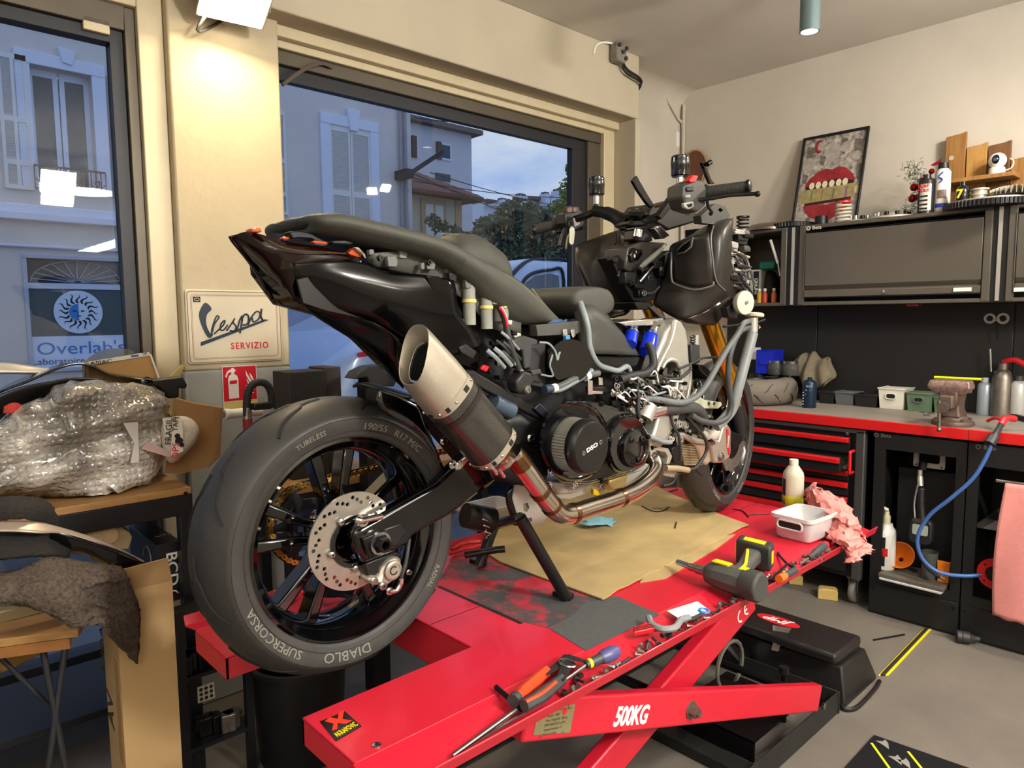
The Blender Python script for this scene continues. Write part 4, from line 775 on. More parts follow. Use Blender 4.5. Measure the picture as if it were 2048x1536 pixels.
# lumbar hump on the far half of the seat and the nose pad
hp = [S('0',868,474,.10),S('0',885,468,.10),S('0',915,466,.10),S('0',940,478,.10),S('0',962,496,.10),S('0',980,512,.10)]
MB().loft([[V((p.x+dx,YB+y,p.z-dz)) for y, dz, dx in ((-.03,.09,.0),(.0,.008,0),(.06,0,0),(.12,.004,0),(.15,.06,0),(.12,.12,0),(.0,.12,0))] for p, dx in zip(hp,(0,)*6)]).build('lumbar_pad',m_seat,rs_,sub=1,smooth=180)
nz_ = [S('0',1072,576,.02),S('0',1130,573,.02),S('0',1153,582,.02),S('0',1163,604,.02),S('0',1158,630,.02),S('0',1120,638,.02),S('0',1095,640,.02),S('0',1070,610,.02)]
rr_ = []
for y, k_ in ((-.135,.82),(-.12,.95),(-.08,1),(.08,1),(.12,.95),(.135,.82)):
    cc_ = sum(nz_,V())/8; rr_.append([V((cc_.x+(p.x-cc_.x)*k_,YB+y,cc_.z+(p.z-cc_.z)*k_)) for p in nz_])
MB().loft(rr_).build('seat_nose',m_seat,moto,sub=2,smooth=180)
MB().tube([S('0',x,y,-w_+.008) for x, y, w_ in ((662,434,.15),(700,436,.163),(760,451,.176),(830,467,.186),(885,484,.19),(930,506,.19))],.0010,5,k=5).build('seat_stitching',m_stitch,ps)
MB().tube([S('0',x,y,-w_+.008) for x, y, w_ in ((930,506,.19),(963,526,.187),(1003,545,.182),(1045,571,.172),(1082,604,.158),(1116,637,.142))],.0010,5,k=5).build('seat_stitching',m_stitch,rs_)
MB().tube([S('0',x,y,-.02) for x, y in ((1064,577),(1080,598),(1100,620),(1118,637))],.002,5,k=4).build('seat_piping',m_stitch,rs_)
MB().tube([S('0',x,y,o_) for x, y, o_ in ((880,468,.03),(920,470,.03),(950,490,.02),(975,512,.0))],.0010,5,k=4).build('seat_stitching',m_stitch,rs_)
# dark seat base below the padding
MB().loft([[S('0',x,y,-w_),S('0',x,y+h_,-w_+.02),mir(S('0',x,y+h_,-w_+.02)),mir(S('0',x,y,-w_))] for x, y, h_, w_ in ((630,460,8,.08),(700,470,16,.09),(770,484,24,.10),(850,502,26,.105),(920,536,26,.105),(985,594,20,.10),(1040,640,8,.09))]).build('seat_base',m_seatside,moto,smooth=60)
# ---------------------------------------------------------------- under-seat tub, clips and breather tubes
patch('storage_tub',[[(1060,400,-.12),(1300,385,-.125),(1560,440,-.13),(1800,520,-.13),(2048,640,-.13),(2200,730,-.13)],[(1080,480,-.11),(1340,500,-.118),(1560,520,-.125),(1800,600,-.125),(2048,760,-.125),(2200,850,-.125)],[(1200,520,-.10),(1400,560,-.11),(1600,640,-.12),(1800,760,-.12),(2000,960,-.12),(2200,1000,-.12)]],mat('tub_grey','55554f',.5,0,.2,20),c='A',k=3,solid=.006)
for x, y, w_, h_, o_ in ((1075,370,40,40,-.125),(1210,420,80,80,-.13),(1300,375,60,60,-.122),(1500,440,70,80,-.135),(1460,470,30,50,-.138),(1670,540,60,70,-.14),(1640,490,120,60,-.13),(1790,590,70,70,-.14),(1900,600,70,90,-.14),(1990,690,60,90,-.14)):
    plate('tub_clip','A',o_-.01,((x,y),(x+w_*.8,y-6),(x+w_,y+h_*.5),(x+w_*.9,y+h_),(x+w_*.1,y+h_*.95)),.014,random.choice((mat('clip_grey','6c6c69',.45),mat('clip_grey','6c6c69',.45),mat('clip_light','8a8984',.4),black_plastic)),bevel=.002)
for x, y in ((1510,465),(1930,630),(1150,432)): bolt('A',x,y,-.143,.006,black_plastic)
for (x, y0, y1, r_, o_) in ((1815,600,930,.016,-.135),(1945,660,960,.015,-.135),(2050,700,900,.02,-.13)):
    t = MB().cyl(S('A',x,y0,o_),S('A',x+6,y1,o_),r_,n=16).build('breather_tube',mat('clear_tube','9a9a92',.25,0,.3,30,'4a4a48'),moto); p0, p1 = S('A',x+2,y0+(y1-y0)*.42,o_), S('A',x+2,y0+(y1-y0)*.50,o_); MB().cyl(p0,p1,r_+.002,n=16).build('tape_band',mat('yellow_tape','d6c66a',.6),t)
    MB().cyl(S('A',x,y0-40,o_),S('A',x+1,y0+60,o_),r_*.85,n=4).build('tube_connector',black_plastic,t)
patch('rear_frame_cover',[[(590,760,-.13),(700,720,-.14),(900,700,-.15),(1060,820,-.15)],[(520,1020,-.12),(700,960,-.14),(900,960,-.15),(1100,1010,-.15)],[(640,1180,-.12),(760,1200,-.14),(960,1240,-.15),(1080,1210,-.15)]],black_plastic,c='D',k=3)
MB().loft([[S('D',420,520,-.10),S('D',1100,640,-.10),mir(S('D',1100,640,-.10)),mir(S('D',420,520,-.10))],[S('D',560,900,-.10),S('D',1100,900,-.10),mir(S('D',1100,900,-.10)),mir(S('D',560,900,-.10))],[S('D',760,1180,-.09),S('D',1100,1160,-.09),mir(S('D',1100,1160,-.09)),mir(S('D',760,1180,-.09))]]).build('inner_body',black_matte,moto)
solid('storage_body','0',((880,565,.06),(960,590,.07),(1050,655,.08),(1160,650,.09),(1240,640,.09),(1290,690,.08),(1310,800,.08),(1290,880,.07),(1100,900,.09),(960,830,.09),(900,740,.07)),black_matte,bevel=.006)
solid('frame_core','0',((1240,640,.05),(1330,640,.05),(1380,700,.05),(1380,860,.05),(1330,920,.05),(1240,880,.05)),black_matte,bevel=.006)
plate('subframe_rail','D',-.16,((440,420),(540,370),(760,500),(960,620),(1010,640),(1130,720),(1250,800),(1200,830),(1080,760),(940,690),(720,570),(520,460)),.02,black_plastic,bevel=.004)
plate('subframe_bracket','D',-.17,((1000,660),(1040,620),(1160,730),(1230,790),(1200,810),(1130,780)),.012,mat('bracket_blue_black','20222c',.35),bevel=.002)
p0 = S('D',700,620,-.15); MB().cyl(S('D',690,610,-.15),S('D',830,680,-.15),.022,n=16).build('relay_can',mat('relay_grey','4b5a6a',.3,.3),moto)
for x, y, r_ in ((330,900,.010),(390,1075,.008),(975,880,.011),(915,1005,.013),(1105,1230,.007),(1500,1245,.008),(1280,1245,.005)): bolt('D',x,y,-.16,r_)
plate('chrome_plate','D',-.14,((430,1060),(500,1010),(510,1050),(450,1120),(415,1120)),.006,bright_steel)
# ---------------------------------------------------------------- exhaust
oM = -.25
a = S('D',120,280,oM); b_ = S('D',705,965,oM); axm = (b_-a).normalized(); nn = V((-axm.z,0,axm.x)); Lm = (b_-a).length
def oval(c_, hw_, hd, n=28, e=2.6): return [c_+nn*(hw_*math.copysign(abs(math.cos(2*PI*i/n))**(2/e),math.cos(2*PI*i/n)))+Y1*(hd*math.copysign(abs(math.sin(2*PI*i/n))**(2/e),math.sin(2*PI*i/n))) for i in range(n)]
def mst(s_): return a+axm*(Lm*s_)
HWm, HDm = .062, .052
body = MB().loft([oval(mst(s_),HWm*k_,HDm*k_) for s_, k_ in ((.36,1),(.40,1.012),(.94,1.012),(.97,1))]).build('muffler',m_carbon,moto,smooth=50)
capv = []      # slash-cut end cap: opening tilted so that its upper lip reaches further back
def cut(s_, k_, tilt): return [p+axm*(-tilt*((p-mst(s_)).dot(nn))/HWm) for p in oval(mst(s_),HWm*k_,HDm*k_)]
MB().loft([oval(mst(.36),HWm*1.005,HDm*1.005),cut(.22,1.0,.006),cut(.02,.93,.030),cut(-.03,.90,.038),cut(-.025,.86,.038),cut(.04,.80,.03),oval(mst(.22),HWm*.74,HDm*.74)],caps=False).build('end_cap',m_ti,body,smooth=50)
MB().loft([cut(.06,.62,.03),oval(mst(.26),HWm*.6,HDm*.6)],caps=False).loft([oval(mst(.26),HWm*.6,HDm*.6),oval(mst(.262),.001,.001)]).build('outlet',mat('soot','0a0908',.8),body,smooth=50)
MB().loft([cut(.052,.66,.03),cut(.045,.66,.03),cut(.045,.60,.03),cut(.052,.60,.03)],caps=False,loop=True).build('outlet_lip',bright_steel,body)
MB().loft([oval(mst(s_),HWm*1.02,HDm*1.02) for s_ in (.33,.40)],caps=False).build('rear_band',m_ti,body); MB().loft([oval(mst(s_),HWm*1.035,HDm*1.035) for s_ in (.47,.515)],caps=False).build('clamp_strap',mat('strap_carbon','2a2622',.3,.3),body); MB().loft([oval(mst(s_),HWm*1.03,HDm*1.03) for s_ in (.93,.985)],caps=False).build('front_band',m_ti,body)
for s_ in (.365,.958):
    for i in range(28):
        if i%4 == 0:
            p = oval(mst(s_),HWm*1.025,HDm*1.03)[i]; MB().sph(p,.004,8,5).build('rivet',bright_steel,body)
        if i%4 == 2:
            ps_ = oval(mst(s_),HWm*1.022,HDm*1.032); MB().bar(ps_[i-1].lerp(ps_[i],.6),ps_[i].lerp(ps_[(i+1)%28],.4),.012,.003,up=Y1).build('band_slot',black_ink,body)
MB().loft([oval(mst(.985),HWm,HDm),oval(mst(1.03),.045,.042,e=2),oval(mst(1.08),.031,.031,e=2),oval(mst(1.14),.031,.031,e=2)]).build('inlet_cone',m_exh,body,smooth=50)
pipe_pts = [(830,985,-.25),(930,1110,-.25),(1030,1250,-.25),(1120,1370,-.252),(1190,1440,-.253),(1270,1445,-.25),(1400,1405,-.24),(1600,1340,-.225),(1750,1275,-.21),(1860,1190,-.19),(1905,1110,-.165),(1880,1030,-.14),(1820,1000,-.10)]
pipe = hose('exhaust_pipe','D',pipe_pts,.0265,m_exh,n=20,k=6)
for x, y, o_, dx, dy in ((880,1045,-.25,60,80),(1045,1275,-.25,22,28),(1130,1385,-.252,16,20),(1290,1440,-.25,26,-6),(1640,1325,-.222,26,-9)):
    MB().cyl(S('D',x-dx/2,y-dy/2,o_),S('D',x+dx/2,y+dy/2,o_),.0282,n=20).build('weld_ring',mat('weld_tint','8a6a3c',.25,1,.4,40,'4a3a5c'),pipe)
for x, y in ((690,1100),(745,1120)): hose('exhaust_spring','D',((x,y,-.29),(x+30,y+45,-.285)),.005,bright_steel,pipe,k=0)
# ---------------------------------------------------------------- engine
cv = [(1075,940),(1080,800),(1120,700),(1200,630),(1340,595),(1500,610),(1620,650),(1720,670),(1800,760),(1850,850),(1862,960),(1830,1070),(1740,1130),(1560,1185),(1400,1225),(1200,1215),(1110,1130)]
eng = MB().loft([T('D',o_,*[(1460+(x-1460)*k_,915+(y-915)*k_) for x, y in cv]) for o_, k_ in ((-.08,1.0),(-.19,1.0),(-.205,.97),(-.208,.90))]).build('engine_case',black_gloss,moto,bevel=.004,smooth=50)
MB().loft([T('D',o_,*[(1300+260*k_*math.cos(t*PI/14),900+300*k_*math.sin(t*PI/14)) for t in range(28)]) for o_, k_ in ((-.20,1.02),(-.225,1.0),(-.232,.93),(-.226,.86))],caps=True).build('transmission_cover',black_gloss,eng,smooth=50)
fc_ = S('D',1430,950,-.315); fb_ = V((fc_.x,YB-.225,fc_.z)); rf_ = .070
fl_ = MB(); n = 110; rings = []
for y, k_ in ((YB-.228,1),(YB-.285,1)): rings.append([V((fc_.x+rf_*(1+(.02 if i%2 else -.075))*math.cos(2*PI*i/n),y,fc_.z+rf_*(1+(.02 if i%2 else -.075))*math.sin(2*PI*i/n))) for i in range(n)])
flt = fl_.loft(rings,caps=True).build('air_filter',mat('filter_pleats','b5b2a8',.4,.4),moto,smooth=0)
MB().lathe([(.072,-.285),(.0735,-.289),(.0735,-.296),(.069,-.311),(.064,-.315),(.0005,-.315)],(fc_.x,YB,fc_.z),Y1,n=48,caps=False).build('filter_cap',mat('cap_black','0e0e0f',.32),flt,smooth=35)
MB().lathe([(.072,-.24),(.074,-.24),(.074,-.222),(.082,-.218)],(fc_.x,YB,fc_.z),Y1,n=40,caps=False).build('filter_base_ring',black_plastic,flt)
for sg in (-1,1): MB().lathe([(.006,-.314),(.006,-.3165),(.003,-.3165),(.003,-.315)],(fc_.x+sg*.033,YB,fc_.z+.010*sg),Y1,n=12,caps=False).build('cap_screw',steel,flt)
text('DSO',.015,(fc_.x,YB-.3155,fc_.z),V((1,0,.3)),V((-.3,0,1)),white_ink,flt,xs=1.5,bold=.0004)
cl = S('D',1750,955,-.245)
MB().lathe([(.085,-.19),(.088,-.215),(.080,-.232),(.0005,-.236)],(cl.x-.012,YB,cl.z+.012),Y1,n=40,caps=False).build('clutch_cover',black_gloss,eng,smooth=50); MB().lathe([(.055,-.228),(.0575,-.238),(.054,-.247),(.048,-.250),(.0005,-.250)],(cl.x,YB,cl.z),Y1,n=40,caps=False).build('clutch_cap',black_gloss,eng,smooth=40)
for a_ in (2.3,.75,5.0): MB().lathe([(.009,-.249),(.009,-.254),(.006,-.256),(.003,-.256),(.003,-.251)],(cl.x+.036*math.cos(a_),YB,cl.z+.036*math.sin(a_)),Y1,n=12,caps=False).build('cap_bolt',dark_metal,eng)
MB().tube([V((cl.x+.044*math.cos(t),YB-.251,cl.z+.044*math.sin(t))) for t in [4.2+i*.2 for i in range(12)]],.003,6).build('cap_rib',black_gloss,eng)
plate('engine_lower_case','D',-.15,((1120,1200),(1400,1220),(1700,1130),(1820,1060),(1900,1090),(1850,1160),(1700,1260),(1600,1280),(1540,1200),(1300,1290),(1180,1300)),.22,m_cast,bevel=.006)
plate('oil_sump','D',-.17,((1560,1190),(1700,1150),(1690,1240),(1600,1270),(1565,1240)),.05,mat('sump_brass','b09a64',.35,.6),bevel=.006); plate('yellow_tag','D',-.12,((1440,1260),(1500,1265),(1480,1310),(1440,1300)),.01,mat('tag_yellow','d8b81a',.5),bevel=.001)
plate('stand_pivot_casting','D',-.14,((1150,1230),(1400,1230),(1380,1300),(1260,1340),(1160,1330)),.06,m_cast,bevel=.004)
# bolts around the case rim
for x, y in ((1120,720),(1200,640),(1330,600),(1500,625),(1660,660),(1790,750),(1845,870),(1500,1200),(1300,1222),(1130,1140),(1085,870)): bolt('D',x,y,-.206,.006,random.choice((bright_steel,dark_metal)),h=.007)
# airbox, belly panels and clutter above the case
patch('air_box',[[(1100,690,-.03),(1180,700,-.05),(1260,740,-.06),(1330,830,-.03)],[(1110,800,-.10),(1200,800,-.14),(1330,850,-.14),(1440,960,-.09)],[(1140,1000,-.12),(1250,1000,-.155),(1420,1000,-.155),(1520,1060,-.11)],[(1150,1130,-.12),(1260,1145,-.155),(1440,1150,-.155),(1600,1160,-.12)]],mat('airbox_grey','3d3d38',.5,0,.12,14,bump=.1,bscale=400),c='B',k=4)
plate('airbox_label','B',-.158,((1250,990),(1400,980),(1425,1020),(1420,1130),(1250,1150)),.006,mat('airbox_light','4c4b45',.55),bevel=.002); plate('airbox_base','B',-.13,((1130,1140),(1610,1170),(1580,1240),(1380,1300),(1130,1290)),.2,black_plastic,bevel=.006)
cp_ = S('B',1245,760,-.05); MB().lathe([(.055,-.02),(.055,.03),(.050,.035),(.046,.038),(.0005,.038)],cp_,Z1,n=32).build('filler_cap',mat('cap_grey','3a3b3b',.4),moto,smooth=40)
MB().cyl(S('B',1000,1180,-.06),S('B',1080,1200,-.18),.06,n=28).build('intake_duct',black_gloss,moto)
hose('coolant_pipe','B',((1155,760,-.14),(1190,860,-.16),(1215,960,-.17),(1225,1080,-.172),(1250,1160,-.172),(1300,1230,-.17),(1380,1260,-.165),(1440,1270,-.165),(1500,1240,-.16),(1525,1270,-.155)),.0085,m_hosel)
plate('seat_latch_rail','B',-.14,((830,930),(1150,900),(1165,980),(1130,1000),(840,1015)),.03,mat('rail_grey','4a4a47',.45),bevel=.002)
for x in (1030,1090): plate('rail_hook','B',-.15,((x,965),(x+28,960),(x+34,1010),(x+12,1030),(x,1005)),.01,bright_steel,bevel=.001)
plate('blue_connector','B',-.16,((1050,1010),(1080,1005),(1085,1050),(1055,1055)),.012,mat('connector_blue','4a90c0',.4),bevel=.001); plate('white_connector','B',-.16,((1030,1055),(1070,1050),(1060,1110),(1040,1115)),.012,mat('connector_white','c9c5b4',.5),bevel=.001)
plate('mount_block','B',-.15,((640,1050),(740,1010),(840,1040),(840,1080),(800,1090),(790,1250),(740,1260),(730,1120),(660,1110)),.05,grey_plastic,bevel=.004); plate('mount_panel','B',-.11,((780,1090),(900,1060),(900,1400),(780,1380)),.02,grey_plastic)
plate('seat_lock','B',-.18,((680,1350),(740,1270),(800,1290),(820,1340),(790,1400),(780,1440),(720,1450),(690,1420)),.04,mat('lock_black','262626',.4),bevel=.006); lp = S('B',757,1412,-.185); MB().lathe([(.011,.01),(.011,-.006),(.008,-.009),(.0005,-.009)],lp,Y1,n=20,caps=False).build('key_barrel',mat('lock_silver','77746c',.4,.6),moto); MB().box(lp+V((0,-.0095,0)),(.0015,.001,.008)).build('key_slot',black_ink,moto)
plate('relay','B',-.17,((790,1270),(860,1255),(875,1290),(805,1310)),.03,grey_plastic)
hose('wire_loom_black','B',((560,800,-.15),(600,900,-.16),(620,1020,-.165),(650,1130,-.168),(700,1260,-.17)),.009,m_rhose); hose('wire_red','B',((555,798,-.158),(585,840,-.165),(605,900,-.168),(612,940,-.168)),.004,mat('wire_red','c81a30',.4)); hose('wire_white','B',((570,795,-.157),(600,850,-.165),(615,910,-.168)),.0025,white_plastic); plate('white_plug','B',-.17,((612,895),(655,895),(650,930),(615,930)),.012,mat('connector_white','c9c5b4'))
hose('wire_clear','B',((850,1060,-.15),(920,1070,-.158),(970,1130,-.16),(985,1190,-.162),(1000,1140,-.162),(1030,1120,-.162)),.0035,m_hosel); hose('wire_clear','B',((950,1150,-.15),(930,1230,-.155),(950,1310,-.155),(860,1300,-.15)),.003,m_hosel)
hose('loom_wrapped','B',((900,1410,-.18),(1000,1390,-.185),(1100,1340,-.185),(1180,1310,-.185),(1290,1290,-.18)),.010,m_hose); hose('loom_wrapped','B',((920,1420,-.18),(1010,1410,-.187),(1120,1350,-.187),(1200,1300,-.186),(1240,1270,-.18)),.008,m_hosel)
hose('loom_tape','B',((1190,1320,-.188),(1220,1305,-.188)),.0125,white_plastic,k=0); hose('loom_tape','B',((945,1405,-.188),(975,1398,-.188)),.012,white_plastic,k=0); hose('loom_tape','B',((890,1412,-.186),(935,1405,-.187)),.0125,mat('tape_blue','2c3a50',.5),k=0)
for x, y, w_, h_ in ((1215,1340,35,110),(1295,1320,30,60),(1215,1420,110,25)): plate('fuse_bracket','B',-.178,((x,y),(x+w_,y+4),(x+w_,y+h_),(x,y+h_)),.004,bright_steel,bevel=.0008)
plate('fuse_box','B',-.16,((1250,1390),(1400,1390),(1405,1440),(1255,1440)),.03,black_plastic)
hose('loom_thick','B',((1450,1340,-.18),(1540,1310,-.182),(1640,1290,-.182),(1700,1230,-.18),(1690,1130,-.17),(1660,1060,-.16)),.013,m_rhose); hose('loom_branch','B',((1690,1240,-.181),(1720,1320,-.182),(1725,1370,-.18)),.011,m_rhose)
random.seed(11)
mats_j = [bright_steel,m_cast,dark_metal,black_plastic,black_plastic,mat('connector_white','c9c5b4'),black_gloss,steel,dark_metal]
for i in range(70):      # fasteners, plugs and unions crowded above the crankcase and around the throttle bodies
    x, y = random.uniform(1380,1940), random.uniform(1290,1560)
    if random.random() < .5: bolt('B',x,y,random.uniform(-.19,-.15),random.uniform(.005,.010),random.choice(mats_j),h=random.uniform(.008,.02),name='fitting')
    else:
        w_, h_ = random.uniform(20,55), random.uniform(18,50); plate('plug','B',random.uniform(-.185,-.15),((x,y),(x+w_,y-8),(x+w_*1.1,y+h_),(x+w_*.1,y+h_*1.1)),random.uniform(.012,.03),random.choice(mats_j),bevel=.002)
for i in range(30):
    x, y = random.uniform(1380,1850), random.uniform(1290,1480); hose('wire','B',((x,y,-.185),(x+random.uniform(20,60),y+random.uniform(-40,40),-.195),(x+random.uniform(60,130),y+random.uniform(-20,90),-.188)),random.uniform(.002,.004),random.choice((m_rhose,m_hosel,white_plastic,m_rhose)),k=4,n=6)
for i in range(12):
    x, y = random.uniform(440,720), random.uniform(960,1340); w_, h_ = random.uniform(20,60), random.uniform(18,50); plate('plug','B',random.uniform(-.16,-.13),((x,y),(x+w_,y+12),(x+w_,y+h_),(x+w_*.1,y+h_*.9)),random.uniform(.012,.03),random.choice((black_plastic,grey_plastic,dark_metal,mat('connector_white','c9c5b4'),bright_steel)),bevel=.002)
for i in range(7): x, y = random.uniform(430,640), random.uniform(980,1200); hose('wire','B',((x,y,-.16),(x+60,y+50,-.17),(x+130,y+130,-.165)),random.uniform(.003,.006),random.choice((m_rhose,m_hose,m_hosel)),k=4,n=6)
# throttle bodies, blue silicone joints, cast frame
for x0,y0,x1,y1,r_ in ((590,380,560,560,.021),(800,380,730,640,.026)):
    a_, c_ = S('E',x0,y0,-.10), S('E',x1,y1,-.13); MB().cyl(a_.lerp(c_,.30),c_,r_,n=24).build('silicone_joint',m_blue,moto); MB().cyl(a_,a_.lerp(c_,.32),r_*.85,n=24).build('intake_trumpet',bright_steel,moto); q0, q1 = a_.lerp(c_,.34), a_.lerp(c_,.42); MB().cyl(q0,q1,r_+.0025,n=24).build('hose_clamp',bright_steel,moto)
plate('blue_duct','E',-.06,((560,560),(700,620),(690,720),(640,840),(600,860),(620,700)),.05,mat('duct_navy','16245c',.5))
plate('top_bracket','E',-.13,((440,330),(900,280),(920,330),(880,360),(520,370)),.05,bright_steel,bevel=.003)
fr_out = [(1040,290),(1100,330),(1140,400),(1160,520),(1172,700),(1185,880),(1150,1060),(1120,1160),(1060,1340),(960,1500),(880,1600),(760,1600),(820,1440),(860,1280),(1000,1240),(1030,1060),(1060,900),(1070,800),(1040,740),(980,715),(930,740),(880,820),(830,900),(790,840),(850,640),(900,520),(930,430),(980,360)]
frm = plate('cast_frame','E',-.165,fr_out,.05,m_cast,bevel=.008)
MB().tube(T('E',-.17,(1020,320),(1000,440),(960,560),(900,680),(850,780),(815,870)),.008,8,k=4).build('frame_rib',m_cast,frm); MB().tube(T('E',-.17,(1065,760),(1090,860),(1085,980),(1060,1100),(1030,1200)),.008,8,k=4).build('frame_rib',m_cast,frm); MB().tube(T('E',-.17,(890,800),(930,735),(985,712),(1040,735),(1070,800)),.007,8,k=4).build('frame_rib',m_cast,frm)
plate('frame_spine','E',-.05,((560,300),(1040,290),(1150,500),(1170,900),(1000,1100),(860,1000),(840,640),(700,420)),.09,black_matte,bevel=.01)
MB().cyl(S('E',990,870,-.13),S('E',990,870,-.06),.03,n=20).build('pivot_boss',m_cast,moto)
plate('lower_frame','E',-.15,((820,1290),(1060,1240),(1040,1400),(940,1560),(820,1660),(740,1660)),.05,m_cast,bevel=.006)
tb_ = S('E',800,1240,-.18); MB().cyl(S('E',690,1270,-.17),S('E',880,1220,-.17),.024,n=22).build('thermostat_housing',bright_steel,moto); MB().cyl(S('E',700,1320,-.172),S('E',760,1180,-.172),.028,n=18).build('housing_flange',m_cast,moto)
hose('radiator_hose','E',((880,1220,-.17),(1000,1210,-.175),(1130,1205,-.175),(1230,1215,-.17),(1290,1270,-.16),(1300,1340,-.15)),.0205,mat('ribbed_hose','454645',.6,0,.25,40),n=16)
for t in range(9): hose('hose_rib','E',((895+t*16,1218,-.17),(902+t*16,1217,-.17)),.0216,mat('ribbed_hose','454645'),k=0,n=16)
# rear axle mount plate light green bracket beside the fork
plate('fan_bracket','E',-.13,((1180,1100),(1300,1120),(1500,1150),(1505,1180),(1470,1215),(1290,1215),(1190,1180)),.02,mat('bracket_cream','c2c5a8',.5,.2),bevel=.002)
for x in (1370,1425): p = S('E',x,1163,-.131); MB().lathe([(.006,0),(.006,-.001)],p,Y1,n=14).build('bracket_hole',black_ink,moto)
plate('bracket_arm','E',-.125,((1220,920),(1290,930),(1310,990),(1250,1050),(1330,1080),(1320,1130),(1200,1110),(1240,1040)),.015,mat('bracket_cream','c2c5a8')); bolt('E',1240,960,-.13,.014,dark_metal)
# ---------------------------------------------------------------- hoses at the front right
hose('overflow_hose','E',((680,1150,-.18),(760,1110,-.185),(900,1130,-.19),(1080,1155,-.20),(1230,1100,-.21),(1340,980,-.22),(1450,790,-.225),(1560,600,-.23),(1660,460,-.235),(1720,350,-.235),(1790,315,-.23)),.0105,mat('hose_mid','6c7172',.5,0,.3,18))
hose('overflow_hose','E',((1190,1280,-.19),(1300,1340,-.20),(1450,1360,-.21),(1560,1300,-.215),(1600,1180,-.22),(1580,1000,-.225),(1570,820,-.23),(1600,620,-.235),(1680,440,-.235),(1780,380,-.23)),.0100,mat('hose_dark','4a4d4e',.5,0,.3,18))
hose('radiator_pipe','E',((1820,440,-.235),(1790,560,-.235),(1750,700,-.232),(1710,850,-.23),(1670,1000,-.225),(1640,1120,-.22),(1600,1230,-.21),(1520,1330,-.20),(1440,1400,-.19)),.0185,mat('pipe_grey','868c8c',.45,0,.35,12,'5c6060'),n=14)
nk = S('E',1820,430,-.235); MB().cyl(nk,nk+V((0,0,.05)),.017,n=16).build('filler_neck',m_cast,moto); MB().lathe([(.030,0),(.033,.004),(.033,.010),(.028,.014),(.0005,.014)],S('E',1835,275,-.235),V((.1,0,1)),n=24).build('radiator_cap',mat('cap_cream','d0cdb4',.45),moto)
hose('cap_lever','E',((1520,375,-.235),(1700,355,-.235),(1830,345,-.235),(1945,305,-.235)),.004,dark_metal); hose('clip_wire','E',((1860,360,-.24),(1890,370,-.24),(1885,395,-.24),(1850,390,-.24)),.003,bright_steel)
hn = S('E',1725,130,-.25); MB().lathe([(.001,-.012),(.040,-.010),(.041,0),(.034,.016),(.02,.022)],hn,V((.25,1,0)),n=28).build('horn',mat('horn_cream','cfcdb8',.5,0,.1,30),moto); MB().cyl(hn+V((.01,.02,0)),hn+V((.02,.05,0)),.018,n=14).build('horn_motor',black_plastic,moto); MB().lathe([(.006,-.013),(.006,-.017),(.0005,-.017)],hn,V((.25,1,0)),n=10).build('horn_bolt',steel,moto)
plate('horn_bracket','E',-.22,((1560,180),(1660,90),(1680,230),(1660,300),(1580,280)),.03,black_plastic)
# ---------------------------------------------------------------- fork and front brake
def fk(x, y, o_): return S('E',x,y,o_)
f0, f1 = fk(1315,180,-.105), fk(1590,940,-.09)
dirf = (f1-f0).normalized(); f2 = f1+dirf*.05
MB().cyl(f0-dirf*.05,f2,.034,n=28).build('fork_tube',m_gold,moto); lg = V((math.sin(SY)*-.20,math.cos(SY)*.20,0)); MB().cyl(f0-dirf*.05+lg,f2+lg,.034,n=28).build('fork_tube',m_gold,moto)
axf = MF @ V((0,0,0)); lo_ = V((axf.x+math.sin(SY)*.095,axf.y-math.cos(SY)*.095,axf.z))
for dlt in (V(),lg): MB().cyl(f2+dlt,f2.lerp(lo_,.35)+dlt,.0215,n=22).build('fork_slider',mat('gold_slider','c6a35a',.15,.95),moto); MB().cyl(f2.lerp(lo_,.30)+dlt,lo_+dlt,.03,.022,n=20).build('fork_lower',mat('fork_black','1f2021',.35,.2),moto)
MB().cyl(lo_+V((.0,-.02,0)),lo_+lg*1.1,.012,n=14).build('front_axle',steel,moto)
fcp = plate('front_caliper','F',-.135,((1480,520),(1520,370),(1560,345),(1600,400),(1600,640),(1580,700),(1500,750),(1430,750),(1420,660),(1400,580),(1370,500)),.05,mat('caliper_silver','b3ab9d'),bevel=.006); plate('caliper_stripe','F',-.138,((1553,400),(1572,395),(1590,640),(1575,668),(1560,540)),.004,mat('stripe_red','c02020',.4),fcp,bevel=.0006); bolt('F',1495,685,-.138,.012,steel,fcp); bolt('F',1410,540,-.138,.007,steel,fcp)
sx_ = S('F',1568,530,-.1395); text('BREMBO',.012,sx_,V((-.10,0,-1)),V((1,0,-.1)),white_ink,fcp,ext=.0004)
plate('caliper_mount','F',-.12,((1600,420),(1700,460),(1760,430),(1720,520),(1640,620),(1610,600)),.02,dark_metal,bevel=.003)
plate('front_fender','E',-.075,((1270,760),(1330,770),(1420,850),(1500,950),(1540,1040),(1560,1160),(1520,1300),(1500,1180),(1440,1020),(1360,900),(1280,820)),.15,black_gloss,bevel=.006)
plate('shock_reservoir','E',-.14,((1190,560),(1280,560),(1285,740),(1250,760),(1195,750)),.04,grey_plastic,bevel=.004); MB().cyl(S('E',1235,460,-.12),S('E',1235,560,-.12),.013,n=16).build('valve',m_cast,moto); hose('valve_spring','E',[(1215+30*math.cos(t*1.2),470+t*5,-.12-.008*math.sin(t*1.2)) for t in range(18)],.003,steel,k=2)
